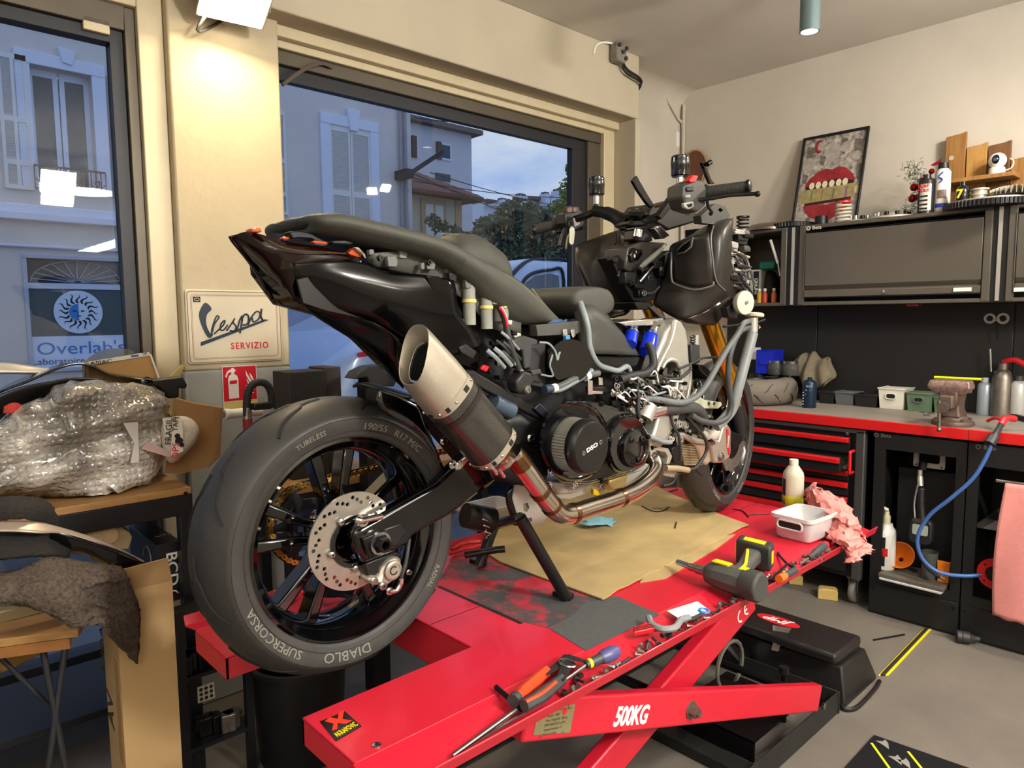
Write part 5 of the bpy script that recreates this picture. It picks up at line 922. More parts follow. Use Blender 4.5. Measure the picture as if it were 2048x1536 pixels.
plate('steering_lock_block','E',-.12,((1170,600),(1200,600),(1200,900),(1180,900)),.03,m_cast); hose('brake_pipe_rigid','E',((1175,740,-.165),(1180,900,-.165),(1160,1060,-.165),(1140,1140,-.165)),.007,bright_steel); hose('thin_cable','E',((1060,808,-.18),(1200,750,-.185),(1300,700,-.18),(1420,690,-.16),(1500,690,-.15)),.004,m_rhose); hose('thin_cable','E',((840,900,-.185),(960,915,-.19),(1080,900,-.19),(1150,850,-.185),(1190,800,-.18)),.005,m_rhose)
hose('clutch_cable','E',((630,980,-.19),(650,1100,-.195),(645,1230,-.197),(665,1350,-.195)),.006,m_rhose)
# radiator and side pieces
q = T('F',-.10,(1050,560),(1230,540),(1310,770),(1110,770)); rad = MB().prism(q,(0.03,.16,0)).build('radiator_core',mat('core_brown','4a3a2c',.6,.3),moto)
for i in range(13): a_ = q[0].lerp(q[3],(i+.5)/13); c_ = q[1].lerp(q[2],(i+.5)/13); MB().bar(a_+V((0,-.004,0)),c_+V((0,-.004,0)),.006,.0035).build('radiator_fin',mat('fin_tan','a08e70',.5,.4),rad)
plate('radiator_tank','F',-.12,((1190,450),(1290,460),(1370,540),(1420,650),(1400,730),(1350,780),(1300,720),(1260,600),(1200,540)),.06,mat('tank_rust','b0a08a',.5,.3,.5,25,'8a5a3a'),bevel=.008)
MB().tube(T('F',-.13,(1020,470),(1100,460),(1200,510),(1320,530)),.010,8,k=4).build('radiator_rail',m_cast,moto); hose('water_elbow','F',((1440,440,-.14),(1400,470,-.145),(1340,450,-.14),(1290,420,-.13)),.02,mat('elbow_white','c9c6ba',.35,.3),n=14); plate('fan_motor','F',-.13,((990,600),(1060,560),(1110,680),(1090,790),(1020,750)),.05,black_plastic)
hose('corrugated_cable','F',((1150,270,-.18),(1240,380,-.185),(1320,480,-.185),(1350,560,-.185),(1340,640,-.18),(1290,730,-.18),(1230,800,-.175),(1160,815,-.17)),.006,m_rhose); hose('oxygen_sensor','F',((930,800,-.16),(1040,800,-.165),(1160,820,-.17)),.010,mat('sensor_brass','b8ac8c',.35,.5),k=0); hose('cable','F',((985,260,-.17),(1010,380,-.175),(1060,460,-.178),(1080,600,-.178),(1080,720,-.17)),.005,m_rhose); hose('drain_hose','F',((730,470,-.18),(830,500,-.185),(900,530,-.185),(980,535,-.18)),.008,m_hosel)
plate('engine_mount','F',-.15,((770,560),(960,600),(1000,680),(970,760),(940,760),(960,690),(930,640),(830,620),(830,740),(780,740)),.03,m_cast,bevel=.003); plate('lower_mount','F',-.14,((900,760),(960,790),(1100,840),(1020,900),(920,880)),.03,m_cast); hose('cable','F',((1100,850,-.15),(1050,860,-.155),(1000,950,-.15),(900,980,-.14)),.004,m_rhose)
for x, y in ((1060,350),(1130,360),(1110,350)): bolt('F',x,y,-.16,.011,m_cast)
random.seed(5)
for i in range(22):
    x, y = random.uniform(760,1400), random.uniform(260,520); bolt('F',x,y,random.uniform(-.16,-.11),random.uniform(.005,.012),random.choice(mats_j),h=random.uniform(.008,.02),name='fitting')
# ---------------------------------------------------------------- leg shields and console
patch('leg_shield',[[(800,725,.06),(760,745,.10),(600,800,.17),(440,860,.22),(404,900,.235)],[(900,850,.0),(740,860,.08),(600,900,.15),(460,930,.20),(408,960,.225)],[(740,930,.0),(680,1000,.07),(600,1060,.13),(500,1100,.18),(430,1060,.20)],[(790,1140,.0),(720,1190,.06),(640,1220,.11),(560,1230,.15),(470,1150,.18)],[(890,1300,.0),(820,1360,.04),(740,1390,.08),(640,1370,.12),(500,1240,.15)],[(880,1350,.0),(830,1420,.02),(760,1440,.05),(690,1445,.08),(560,1320,.12)]],m_shield,c='C',k=4,solid=.008)
patch('leg_shield',[[(1340,810,-.06),(1430,740,-.12),(1540,690,-.17),(1640,655,-.20),(1700,645,-.21)],[(1210,860,-.04),(1360,820,-.12),(1500,780,-.19),(1620,740,-.225),(1690,740,-.215)],[(1180,930,-.03),(1340,940,-.12),(1490,940,-.19),(1600,930,-.23),(1680,920,-.215)],[(1130,1120,-.02),(1290,1130,-.11),(1450,1130,-.18),(1580,1120,-.22),(1690,1100,-.21)],[(1060,1320,-.02),(1230,1320,-.10),(1400,1310,-.16),(1560,1270,-.20),(1690,1230,-.20)],[(1060,1350,-.02),(1200,1440,-.08),(1300,1470,-.13),(1480,1390,-.17),(1660,1270,-.185)]],m_shield,c='C',k=4,solid=.008)
gd = patch('glovebox_door',[[(1250,855,-.098),(1390,785,-.165),(1500,765,-.212)],[(1214,960,-.072),(1370,960,-.155),(1530,960,-.222)],[(1213,1060,-.075),(1370,1070,-.158),(1535,1070,-.222)],[(1215,1140,-.078),(1380,1200,-.158),(1540,1175,-.214)]],m_shield,c='C',k=4,solid=.010)
hose('door_bright_edge','C',((1200,920,-.072),(1200,1130,-.082),(1240,1185,-.105),(1385,1226,-.168),(1530,1195,-.222),(1545,1160,-.226)),.0035,mat('edge_grey','6b6d66',.35),gd,k=4,n=6)
patch('glovebox_latch',[[(1250,895,-.095),(1310,845,-.13),(1375,803,-.163)],[(1252,925,-.095),(1308,900,-.13),(1362,865,-.16)]],black_gloss,gd,c='C',k=3,solid=.008)
hose('latch_rim','C',((1245,905,-.10),(1300,848,-.132),(1378,800,-.17),(1362,872,-.165),(1305,922,-.135),(1250,932,-.10)),.0028,mat('edge_grey','6b6d66'),gd,k=0,n=6)
patch('shield_label',[[(1118,1242,-.036),(1210,1240,-.085),(1303,1238,-.126)],[(1122,1345,-.038),(1212,1345,-.084),(1303,1342,-.120)]],mat('label_dark','22201d',.5),c='C',k=3,solid=.003)
hose('shield_crease','C',((1545,705,-.19),(1522,800,-.212),(1535,950,-.222),(1565,1150,-.222),(1640,1235,-.21)),.003,mat('edge_grey','6b6d66'),k=4,n=6)
hose('shield_panel_line','C',((742,758,.088),(746,840,.068),(690,920,.068),(655,985,.085),(660,1090,.078),(668,1180,.072),(600,1238,.115),(490,1195,.155)),.0022,black_ink,k=4,n=5)
patch('console_left_rib',[[(830,870,-.02),(730,920,.02),(670,950,.04)],[(830,890,-.03),(740,935,.01),(690,960,.03)],[(770,1120,-.02),(750,1110,.0),(740,1090,.02)]],mat('edge_grey','6b6d66'),c='C',k=4,solid=.01)
plate('console','C',-.05,((840,870),(960,830),(1150,840),(1165,860),(1000,1010),(940,1050),(870,1080),(820,1060),(830,960)),.10,m_shield,bevel=.010); patch('console_ridge',[[(1160,850,-.09),(1060,930,-.09),(960,1010,-.08)],[(1140,870,-.10),(1050,950,-.10),(950,1030,-.09)],[(1100,920,-.09),(1040,980,-.09),(940,1060,-.08)]],mat('edge_grey','6b6d66'),c='C',k=4,solid=.01)
plate('ignition_switch','C',-.062,((860,940),(900,880),(960,890),(970,930),(930,990),(880,1000)),.014,black_gloss,bevel=.004); ks = S('C',898,952,-.0635); text('0',.016,ks,X1,Z1,white_ink,moto); text('I',.012,ks+V((.008,0,.014)),X1,Z1,white_ink,moto)
plate('console_void','C',-.02,((700,960),(780,940),(820,1060),(1000,1040),(1190,900),(1180,1000),(1060,1310),(1000,1330),(890,1320),(780,1120)),.06,black_plastic,bevel=.004)
for x, y, w_, h_ in ((820,1080,90,110),(960,1060,60,40),(930,1230,60,60),(1060,1000,70,60),(1000,940,60,40),(720,970,50,40),(1100,1060,50,60),(900,1180,80,40)): plate('inner_latch','C',-.045,((x,y),(x+w_,y-10),(x+w_*.9,y+h_),(x+8,y+h_*.9)),.03,random.choice((black_gloss,dark_metal,black_plastic)),bevel=.004)
for x, y in ((1115,1060),(970,1255),(990,1090),(1020,1130),(860,1170)): bolt('C',x,y,-.05,.008,random.choice((steel,dark_metal)))
hose('inner_cable','C',((960,1255,-.05),(1050,1250,-.055),(1100,1200,-.055)),.004,m_rhose); hose('inner_cable','C',((940,1160,-.05),(1000,1090,-.06),(1050,1040,-.055)),.005,bright_steel)
plate('shield_foot','C',-.06,((900,1330),(1050,1330),(1020,1390),(930,1390)),.1,black_plastic); plate('shield_tab','C',-.10,((1020,1365),(1060,1360),(1150,1450),(1130,1480)),.01,grey_plastic,bevel=.001)
# ---------------------------------------------------------------- handlebar
hb_m = mat('bar_black','0f0f10',.3,.2); cpt = S('C',915,600,0)
MB().lathe([(.036,-.012),(.038,0),(.034,.006),(.022,.010),(.020,.008),(.0005,.010)],cpt,V((-.25,-.25,1)),n=32).build('stem_cap',mat('bar_black','0f0f10'),moto,smooth=40); MB().lathe([(.008,.009),(.008,.014),(.004,.014)],cpt,V((-.25,-.25,1)),n=12).build('stem_bolt',steel,moto)
def hbp(c, x, y, o_): return S(c,x,y,o_)
Lg0, Lg1 = S('0',1068,460,.37), S('0',1133,444,.27); Rg0, Rg1 = S('0',1497,373,-.37), S('0',1412,384,-.25)
bl_ = [Lg1,S('0',1165,434,.21),S('C',600,585,.16),S('C',720,620,.10),S('C',830,680,.05),cpt+V((0,.02,-.03)),cpt+V((0,-.03,-.03)),S('C',1090,620,-.06),S('C',1180,520,-.10),S('C',1250,440,-.14),S('C',1330,425,-.20),Rg1]
MB().tube(bl_,.0135,12,k=6).build('handlebar',hb_m,moto)
MB().tube([S('C',560,580,.17),S('C',700,610,.11),S('C',830,690,.05)],[.02,.024,.028],10,k=5).build('bar_riser',hb_m,moto)
plate('top_clamp','C',-.04,((850,690),(890,660),(990,655),(1020,680),(1000,710),(890,715)),.07,hb_m,bevel=.008); plate('stem_block','C',-.05,((910,725),(990,715),(1040,750),(1050,830),(980,840),(900,820)),.05,black_plastic,bevel=.006); MB().cyl(S('C',930,740,-.06),S('C',920,800,-.06),.016,n=16).build('chrome_post',bright_steel,moto); plate('chrome_plate','C',-.07,((1055,720),(1110,700),(1190,780),(1140,810)),.04,bright_steel)
for g0, g1, nm in ((Lg0,Lg1,'grip'),(Rg0,Rg1,'grip')):
    g = MB().cyl(g0,g1,.0175,n=20).build(nm,mat('grip_rubber','33342f',.55,0,.2,60,bump=.5,bscale=900),moto); d_ = (g0-g1).normalized(); MB().lathe([(.0005,.008),(.014,.008),(.021,.004),(.021,-.004),(.018,-.008)],g0,d_,n=20).build('bar_end',mat('bar_end','222222',.3,.4),g); MB().lathe([(.022,-.004),(.024,0),(.022,.006)],g1,d_,n=20).build('grip_flange',black_plastic,g)
    for i in range(7): c_ = g0.lerp(g1,.15+.1*i); MB().lathe([(.0178,-.002),(.0185,0),(.0178,.002)],c_,d_,n=16,caps=False).build('grip_ring',mat('grip_rubber','33342f'),g)
sw = plate('switch_housing','C',.235,((330,590),(400,530),(470,540),(490,690),(450,750),(380,740),(330,690)),.05,black_plastic,bevel=.006); plate('switch_button','C',.228,((350,550),(390,545),(390,595),(350,600)),.01,mat('button_brown','5a4238',.4),sw); plate('switch_button','C',.228,((395,550),(430,548),(428,590),(395,595)),.01,mat('button_brown','5a4238'),sw); plate('switch_button','C',.228,((400,640),(445,625),(455,690),(410,715)),.01,mat('button_grey','8f8f8a',.4),sw)
sw = plate('switch_housing','C',-.262,((1300,370),(1400,320),(1460,330),(1490,400),(1480,540),(1420,590),(1330,560),(1295,470)),.06,mat('switch_grey','3b3b37',.45),bevel=.006); plate('kill_switch','C',-.268,((1348,330),(1380,285),(1425,290),(1400,345),(1360,352)),.02,mat('kill_red','c01c1c',.35),sw); plate('switch_button','C',-.268,((1330,385),(1385,380),(1385,420),(1330,420)),.01,black_plastic,sw); plate('switch_button','C',-.268,((1320,450),(1360,445),(1360,475),(1320,475)),.01,mat('button_grey','8f8f8a'),sw); plate('starter_button','C',-.268,((1305,515),(1380,500),(1390,545),(1345,570),(1310,555)),.012,mat('button_silver','a9a9a3',.35,.3),sw); plate('starter_face','C',-.270,((1322,525),(1372,515),(1376,543),(1345,555)),.012,black_plastic,sw)
for cx_, cy_, o_, r_, h_ in ((585,390,.20,.0285,.062),(1270,235,-.15,.029,.062)):
    b0 = S('C',cx_,cy_+66,o_); rs2 = MB().lathe([(.0005,0),(r_*.9,0),(r_,.004),(r_,.03),(r_*1.02,.032),(r_*1.02,.05),(r_,.052),(r_,h_),(r_*.92,h_+.003),(.0005,h_+.003)],b0,Z1,n=28).build('fluid_reservoir',black_gloss,moto,smooth=35); MB().cyl(b0-V((0,0,.03)),b0,.012,n=14).build('reservoir_neck',bright_steel,rs2); MB().lathe([(r_*1.004,.033),(r_*1.03,.036),(r_*1.03,.046),(r_*1.004,.049)],b0,Z1,n=40,caps=False).build('knurled_ring',mat('knurl','3c3c3c',.3,.6),rs2)
    hose('reservoir_hose','C',((cx_,cy_+130,o_),(cx_+15,cy_+170,o_),(cx_-25,cy_+200,o_)),.007,bright_steel if cx_ < 900 else m_rhose)
hose('brake_lever','C',((1420,490,-.26),(1520,480,-.29),(1660,455,-.33),(1800,445,-.37),(1895,440,-.40)),.006,dark_metal); MB().sph(S('C',1905,442,-.405),.009,10,8).build('lever_ball',dark_metal,moto); hose('brake_lever','C',((480,720,.22),(400,730,.28),(320,745,.33),(260,760,.36)),.006,dark_metal)
hose('throttle_cable','C',((1490,470,-.27),(1500,540,-.26),(1530,590,-.24),(1520,610,-.22)),.005,m_rhose); plate('mirror_stay','C',-.03,((880,330),(920,290),(940,330),(1010,450),(1060,530),(1040,560),(1000,520),(930,420)),.012,black_gloss,bevel=.003); plate('mirror_stay','C',-.20,((1450,180),(1475,180),(1530,320),(1560,360),(1520,360),(1480,260)),.012,black_gloss,bevel=.003); MB().cyl(S('C',1490,200,-.21),S('C',1520,180,-.21),.008,n=10).build('stay_bolt',dark_metal,moto)
ky = plate('key_fob','C',.215,((330,715),(352,720),(345,780),(315,880),(280,870),(300,790)),.012,black_plastic,bevel=.004); plate('key','C',.214,((345,790),(365,760),(350,830),(345,890),(332,890),(338,830)),.003,mat('key_brass','a89a72',.35,.7),bevel=.0005); plate('key_tag','C',.212,((368,730),(385,708),(405,720),(410,760),(400,850),(380,860),(365,840)),.004,mat('tag_cream','d8d5c0',.5),bevel=.001); MB().tube([S('C',380,690,.214)+V((.012*math.cos(t),0,.012*math.sin(t))) for t in [i*.5 for i in range(13)]],.0015,5).build('key_ring',bright_steel,moto)
# instrument cover and front cowl brackets behind the bar
plate('dash_back','C',.0,((1000,600),(1060,520),(1180,510),(1420,600),(1440,660),(1180,740),(1040,660)),.12,mat('dash_black','1b1917',.4),bevel=.008); plate('dash_strut','C',-.12,((1090,620),(1210,450),(1270,420),(1285,470),(1230,520),(1120,650)),.02,hb_m); hose('dash_tube','C',((1060,540,-.02),(1160,520,-.05),(1260,560,-.10),(1340,600,-.15)),.008,mat('brown_tube','5b4a3c',.4))
plate('cowl_stay','C',-.18,((1440,620),(1560,520),(1640,540),(1680,620),(1640,680),(1540,690),(1450,680)),.03,mat('stay_grey','4a4a47',.45,.3),bevel=.004,holes=(((1500,600),(1520,585),(1540,600),(1520,620)),((1580,570),(1600,555),(1625,575),(1600,595))))
random.seed(3)
for i in range(40):
    x, y = random.uniform(1630,1800), random.uniform(720,1180); w_, h_ = random.uniform(30,90), random.uniform(25,70); x = min(x,1660+160*(1 if y < 980 else .8)); plate('headlight_bracket','C',random.uniform(-.22,-.16),((x,y),(x+w_,y+15),(x+w_*.95,y+h_),(x+w_*.05,y+h_*.8)),random.uniform(.012,.03),random.choice((m_cast,bright_steel,mat('stay_grey','4a4a47'),dark_metal,m_cast,black_plastic)),bevel=.002)
for i in range(14): x, y = random.uniform(1630,1740), random.uniform(900,1150); hose('harness_wire','C',((x,y,-.17),(x+60,y+random.uniform(-20,40),-.19),(x+110,y+random.uniform(20,110),-.185),(x+140,y+random.uniform(60,170),-.18)),random.uniform(.0025,.005),random.choice((m_rhose,m_hosel,bright_steel,m_rhose,m_hose)),k=4,n=6)
plate('headlight_shell','C',-.12,((1620,700),(1700,740),(1740,900),(1700,1150),(1640,1240)),.16,black_plastic,bevel=.006); plate('fairing_tag','C',-.175,((1560,1335),(1590,1325),(1605,1340),(1575,1358)),.004,white_plastic,bevel=.0005); plate('lower_cowl','C',-.16,((1340,1460),(1480,1400),(1680,1280),(1700,1330),(1600,1480),(1560,1520),(1420,1500)),.05,mat('cowl_brown','241a18',.35),bevel=.004)
# ---------------------------------------------------------------- centre stand and hugger
m_std = mat('stand_black','141414',.35,.2)
s0, s1 = S('0',1040,1035,-.17), P(1132,1194,Z=ZL+.01); MB().cyl(s0,s1,.0165,n=16).build('stand_leg',m_std,moto); MB().prism([P(x,y,Z=ZL+.0015) for x, y in ((1104,1192),(1140,1203),(1149,1196),(1125,1185))],(0,0,.014)).build('stand_foot',m_std,moto,bevel=.003)
t0, t1 = S('0',990,1048,.14), P(958,1132,Z=ZL+.01); MB().cyl(t0,t1,.0165,n=16).build('stand_leg',m_std,moto); MB().prism([P(x,y,Z=ZL+.0015) for x, y in ((938,1126),(972,1134),(975,1126),(950,1118))],(0,0,.014)).build('stand_foot',m_std,moto,bevel=.003)
MB().cyl(s0,t0,.014,n=12).build('stand_cross_tube',m_std,moto); hose('stand_spring','0',[(968+6*math.cos(t*1.1)+t*.4,1030+t*2.2,.0+.008*math.sin(t*1.1)) for t in range(22)],.003,bright_steel,k=2); hose('stand_tang','0',((930,1110,.10),(960,1105,.08),(990,1100,.05),(1010,1098,.03)),.011,m_std)
MB().cyl(S('0',930,1030,.04),S('0',985,1040,.02),.035,n=18).build('oil_filter',mat('filter_dark','2a2724',.4,.3),moto)
plate('stand_plate','D',-.10,((860,1230),(1100,1210),(1130,1400),(1060,1530),(900,1520),(830,1330)),.01,m_cast,bevel=.002,holes=(((920,1370),(950,1360),(965,1400),(945,1430),(920,1420)),((930,1480),(980,1470),(985,1500),(940,1510)))); plate('stand_strut','D',-.115,((800,1290),(850,1230),(840,1330),(900,1534),(860,1534),(810,1380)),.012,m_std)
patch('rear_hugger',[[(1145,80,-.05),(1190,60,-.09),(1320,95,-.115),(1460,140,-.12),(1540,160,-.12)],[(1180,75,.0),(1260,60,.0),(1380,90,.0),(1480,120,.0),(1560,150,.0)],[(1200,90,.09),(1300,80,.10),(1400,100,.10),(1500,130,.10),(1580,160,.10)]],black_plastic,c='G',k=3)
patch('hugger_side',[[(1320,95,-.12),(1460,140,-.125),(1600,200,-.125)],[(1340,230,-.122),(1500,280,-.125),(1680,430,-.125)],[(1650,400,-.12),(1700,480,-.12),(1760,640,-.12)]],black_gloss,c='G',k=4)
# ================================================================ WORKBENCH WALL
K = {'a':(1450,240,3.413),'b':(1450,600,3.425),'c':(1450,900,3.413),'0':(0,0,1)}
def Q(c, x, y, **kw): ox, oy, k = K[c]; return P(ox+x/k,oy+y/k,**kw)
FX = 3.606; BT = .96; CX = 3.90; TOPZ = 1.965
m_cab = mat('cabinet_grey','575149',.42,.1,.1,6,bump=.04,bscale=300); m_cabd = mat('cabinet_black','1b1b1b',.45,.1,.15,8); m_panel = mat('panel_black','232221',.5,.1,.1,3); m_alu = mat('alu_strip','b9b6ad',.35,.5)
m_top = mat('bench_laminate','8a8177',.5,0,.3,3,'6b6157',bump=.05); m_redd = mat('drawer_red','c81a1c',.35,.05,coat=.2)
yL = P(1490,700,X=4.2).y
# back panels
ys = [2.45,P(1633,700,X=4.232).y,P(2026,700,X=4.232).y,.1]
for i in range(3):
    MB().bx(4.232,4.2495,ys[i+1]+.002,ys[i]-.002,BT,1.525).build('tool_panel',m_panel,wall_right,bevel=.003)
# wall cabinets
def wallcab(name, label, y0, y1, door=True):
    c = thing(name,label,'cabinet',((CX+4.25)/2,(y0+y1)/2,1.525))
    t = .018
    MB().bx(CX,4.245,y0,y1,1.525,1.525+t).bx(CX,4.245,y0,y1,TOPZ-t,TOPZ).bx(CX,4.245,y0,y0+t,1.525+t,TOPZ-t).bx(CX,4.245,y1-t,y1,1.525+t,TOPZ-t).bx(4.23,4.245,y0+t,y1-t,1.525+t,TOPZ-t).build('body',m_cab,c,bevel=.002)
    if door:
        d = MB().bx(CX-.004,CX+.014,y0+.035,y1-.035,1.63,TOPZ-.045).build('door',m_cab,c,bevel=.003)
        MB().prism([V((CX-.004,y0+.035,1.63)),V((CX+.022,y0+.035,1.605)),V((CX+.022,y0+.035,1.57)),V((CX-.004,y0+.035,1.57)),V((CX-.004,y0+.035,1.60)),V((CX+.012,y0+.035,1.61))],(0,y1-y0-.07,0)).build('pull_rail',m_cab,d,bevel=.001)
        MB().lathe([(.010,0),(.010,.006),(.0005,.007)],(CX-.005,(y0+y1)/2,1.585),-X1,n=18).build('lock',bright_steel,d)
        MB().tube([(CX-.005,y0+.03,1.566),(CX-.005,y1-.03,1.566),(CX-.005,y1-.03,TOPZ-.04),(CX-.005,y0+.03,TOPZ-.04)],.0016,4,closed=True).build('door_gap',black_ink,c)
    MB().bx(CX-.002,CX+.01,y0+.001,y0+.033,1.53,TOPZ-.003).build('side_post',m_cab,c,bevel=.002); MB().bx(CX-.002,CX+.01,y1-.033,y1-.001,1.53,TOPZ-.003).build('side_post',m_cab,c,bevel=.002)
    return c
y2a, y2b = P(1597,550,X=CX).y, P(1980,550,X=CX).y
y1a, y1b = P(1440,520,X=CX).y, P(1572,550,X=CX).y
wc1 = wallcab('wall_cabinet','open black wall cabinet with bottles and boxes inside',y1b,y1a,False)
wc2 = wallcab('wall_cabinet','dark grey wall cabinet with flap door below the poster',y2b,y2a)
y3a = P(2012,550,X=CX).y; wc3 = wallcab('wall_cabinet','dark grey wall cabinet cut off at the right edge of the photo',y3a-.85,y3a)
for ya, yb, lb in ((y2a,y1b,'aluminium joint strip between the open cabinet and the flap door cabinet'),(y3a,y2b,'aluminium joint strip between the two flap door cabinets')):
    t = tag(MB().bx(CX+.004,CX+.03,ya,yb,1.525,TOPZ).build('cabinet_joint',m_cabd),lb,'strip'); ym = (ya+yb)/2; MB().bx(CX-.001,CX+.006,ym-.008,ym+.008,1.53,TOPZ-.005).build('alu_insert',m_alu,t)
def beta(par, o, size, m): # maker's mark: gear-like ring and name
    o = V(o); MB().lathe([(size*.45,0),(size*.45,.001),(size*.22,.001),(size*.22,0)],o+V((-.002,size*.55,0)),-X1,n=8,caps=False).build('emblem',m,par); text('Beta',size,o+V((-.002,-size*1.1,0)),-Y1,Z1,m,par,bold=.0006)
beta(wc2,Q('a',590,738,X=CX-.003),.028,mat('logo_cream','cfc8b4',.5))
MB().box(Q('a',1620,1157,X=CX-.008),(.004,.075,.018)).build('paper_label',white_plastic,wc2); MB().box(Q('a',2025,1157,X=CX-.008),(.004,.06,.018)).build('paper_label',white_plastic,wc3)
tag(MB().box(Q('a',1290,1262,X=CX+.05),(.05,.055,.012)).build('red_magnet',mat('magnet_red','8a1c22',.5)),'small red block stuck under the flap door cabinet','magnet')
# things in the open cabinet
zc0 = 1.545
def inside(x, y, X): p = P(x,y,X=X); return p
b = thing('suspension_box','white and black suspension box standing in the open wall cabinet','box',(4.05,P(1512,560,X=4.05).y,zc0)); yb_ = P(1512,560,X=4.05).y
MB().bx(4.0,4.12,yb_-.045,yb_+.045,zc0,zc0+.20).build('carton',mat('carton_white','c9c6bd',.6),b,bevel=.002); MB().bx(3.997,4.0,yb_-.045,yb_-.012,zc0+.02,zc0+.19).build('black_panel',black_ink,b); text('OHLINS',.028,(3.9965,yb_-.029,zc0+.10),Z1*-1,-Y1,white_ink,b,bold=.0006)
for i, (x, col, lb) in enumerate(((1519,'c89a28','yellow'),(1530,'b8452a','red'),(1548,'c8642a','orange'))):
    p = P(x,585,X=3.96); b = thing('additive_bottle',f'small {lb} labelled bottle standing in the open wall cabinet','bottle',(3.96,p.y,zc0),'bottles in the open cabinet'); MB().lathe([(.0145,0),(.0145,.05),(.008,.062),(.008,.07)],(3.96,p.y,zc0),n=16).build('body',mat('bottle_'+lb,col,.4),b); MB().lathe([(.009,.068),(.009,.084),(.0005,.084)],(3.96,p.y,zc0),n=12).build('cap',white_plastic,b)
p = P(1537,530,X=4.10); tag(MB().lathe([(.055,0),(.06,.03),(.05,.15),(.03,.19),(.0005,.2)],(4.12,p.y,zc0),n=18).build('black_pouch',black_matte),'black pouch standing in the open wall cabinet','pouch')
p = P(1540,512,X=4.06); tag(MB().box((4.06,p.y,zc0+.205+.02),(.08,.10,.05)).build('teal_pack',mat('teal','1e7a66',.5),bevel=.01),'teal plastic pack lying on top of the things in the open cabinet','pack')
tag(MB().cyl(P(1541,480,X=3.93),P(1556,527,X=3.93),.008,n=12).cyl(P(1556,527,X=3.93),P(1560,552,X=3.93),.004,n=8).build('gas_strut',white_plastic),'white gas strut of the open cabinet flap','strut')
# ---------------------------------------------------------------- worktop
yT0, yT1 = -.6, 2.46
wt = struct(MB().bx(3.60,4.249,yT0,yT1,.915,BT).build('worktop',m_top,bevel=.002)); MB().bx(3.585,3.604,yT0,yT1,.912,BT+.001).build('red_edge',m_redd,wt,bevel=.003); del wt['kind']; tag(wt,'long grey workbench top with red front edge','worktop'); ye = P(1937,880,X=3.585).y; MB().bx(3.5845,3.586,ye-.0012,ye+.0012,.912,BT).build('edge_joint',black_ink,wt)
# ---------------------------------------------------------------- red drawer trolley
ty0, ty1 = P(1730,900,X=FX).y, 2.06
tr_ = thing('tool_trolley','black tool trolley with red drawer fronts and one drawer pulled open','trolley',(3.85,(ty0+ty1)/2,0))
MB().bx(3.63,4.15,ty0,ty1,.14,.905).build('body',m_cabd,tr_,bevel=.006); MB().bx(3.60,3.64,ty0,ty0+.045,.14,.90).build('corner_post',mat('post_grey','3b3b3a',.4),tr_,bevel=.006); MB().bx(3.60,3.64,ty1-.045,ty1,.14,.90).build('corner_post',mat('post_grey','3b3b3a',.4),tr_,bevel=.006); MB().bx(3.60,3.64,ty0,ty1,.885,.908).build('top_rim',mat('post_grey','3b3b3a'),tr_,bevel=.004)
dy0, dy1 = ty0+.075, ty1-.06
zs = [P(1698,y,X=3.60).z for y in (875,910,942,966,996,1030,1085)]
for i in range(6):
    zt_, zb2 = zs[i], zs[i+1]; ox = -.11 if i == 1 else 0
    d = MB().bx(3.605+ox,3.63+ox,dy0,dy1,zb2+.006,zt_).build('drawer',m_cabd,tr_,bevel=.002)
    MB().prism([V((3.605+ox,dy0,zt_)),V((3.583+ox,dy0,zt_-.004)),V((3.583+ox,dy0,zt_-.026)),V((3.605+ox,dy0,zt_-.030))],(0,dy1-dy0,0)).build('pull_strip',m_redd,d,bevel=.002)
    if ox: MB().bx(3.52,3.64,dy0+.004,dy0+.008,zb2+.01,zt_-.012).bx(3.52,3.64,dy1-.008,dy1-.004,zb2+.01,zt_-.012).bx(3.52,3.64,dy0,dy1,zb2+.006,zb2+.01).build('drawer_box',m_cabd,d); MB().bx(3.53,3.63,dy0-.012,dy0,zb2+.02,zb2+.035).build('slide_rail',dirty_steel,d)
MB().bx(3.605,3.63,dy0,dy1,.17,zs[6]-.006).build('drawer',m_cabd,tr_,bevel=.002)
p = Q('b',840,918,X=3.60); MB().lathe([(.009,0),(.009,.004),(.004,.005)],p,-X1,n=14).build('lock',bright_steel,tr_)
h0, h1 = Q('b',880,1035,X=3.60), Q('b',880,1180,X=3.60); yh = h0.y
MB().tube([(3.605,yh,h0.z),(3.565,yh,h0.z),(3.56,yh,h0.z-.01),(3.56,yh,h1.z+.01),(3.565,yh,h1.z),(3.605,yh,h1.z)],.008,10,k=3).build('side_handle',m_redd,tr_)
for yy, xx in ((ty0+.05,3.68),(ty1-.05,3.68),(ty0+.05,4.1)):
    w_ = MB().lathe([(.025,-.012),(.058,-.014),(.0625,-.008),(.0625,.008),(.058,.014),(.025,.012)],(xx,yy,.0625),Y1,n=24).build('caster_wheel',mat('caster_grey','6e6c66',.5),tr_); MB().bx(xx-.025,xx+.025,yy-.024,yy-.018,.055,.14).bx(xx-.025,xx+.025,yy+.018,yy+.024,.055,.14).bx(xx-.035,xx+.035,yy-.03,yy+.03,.128,.14).build('caster_fork',dirty_steel,w_)
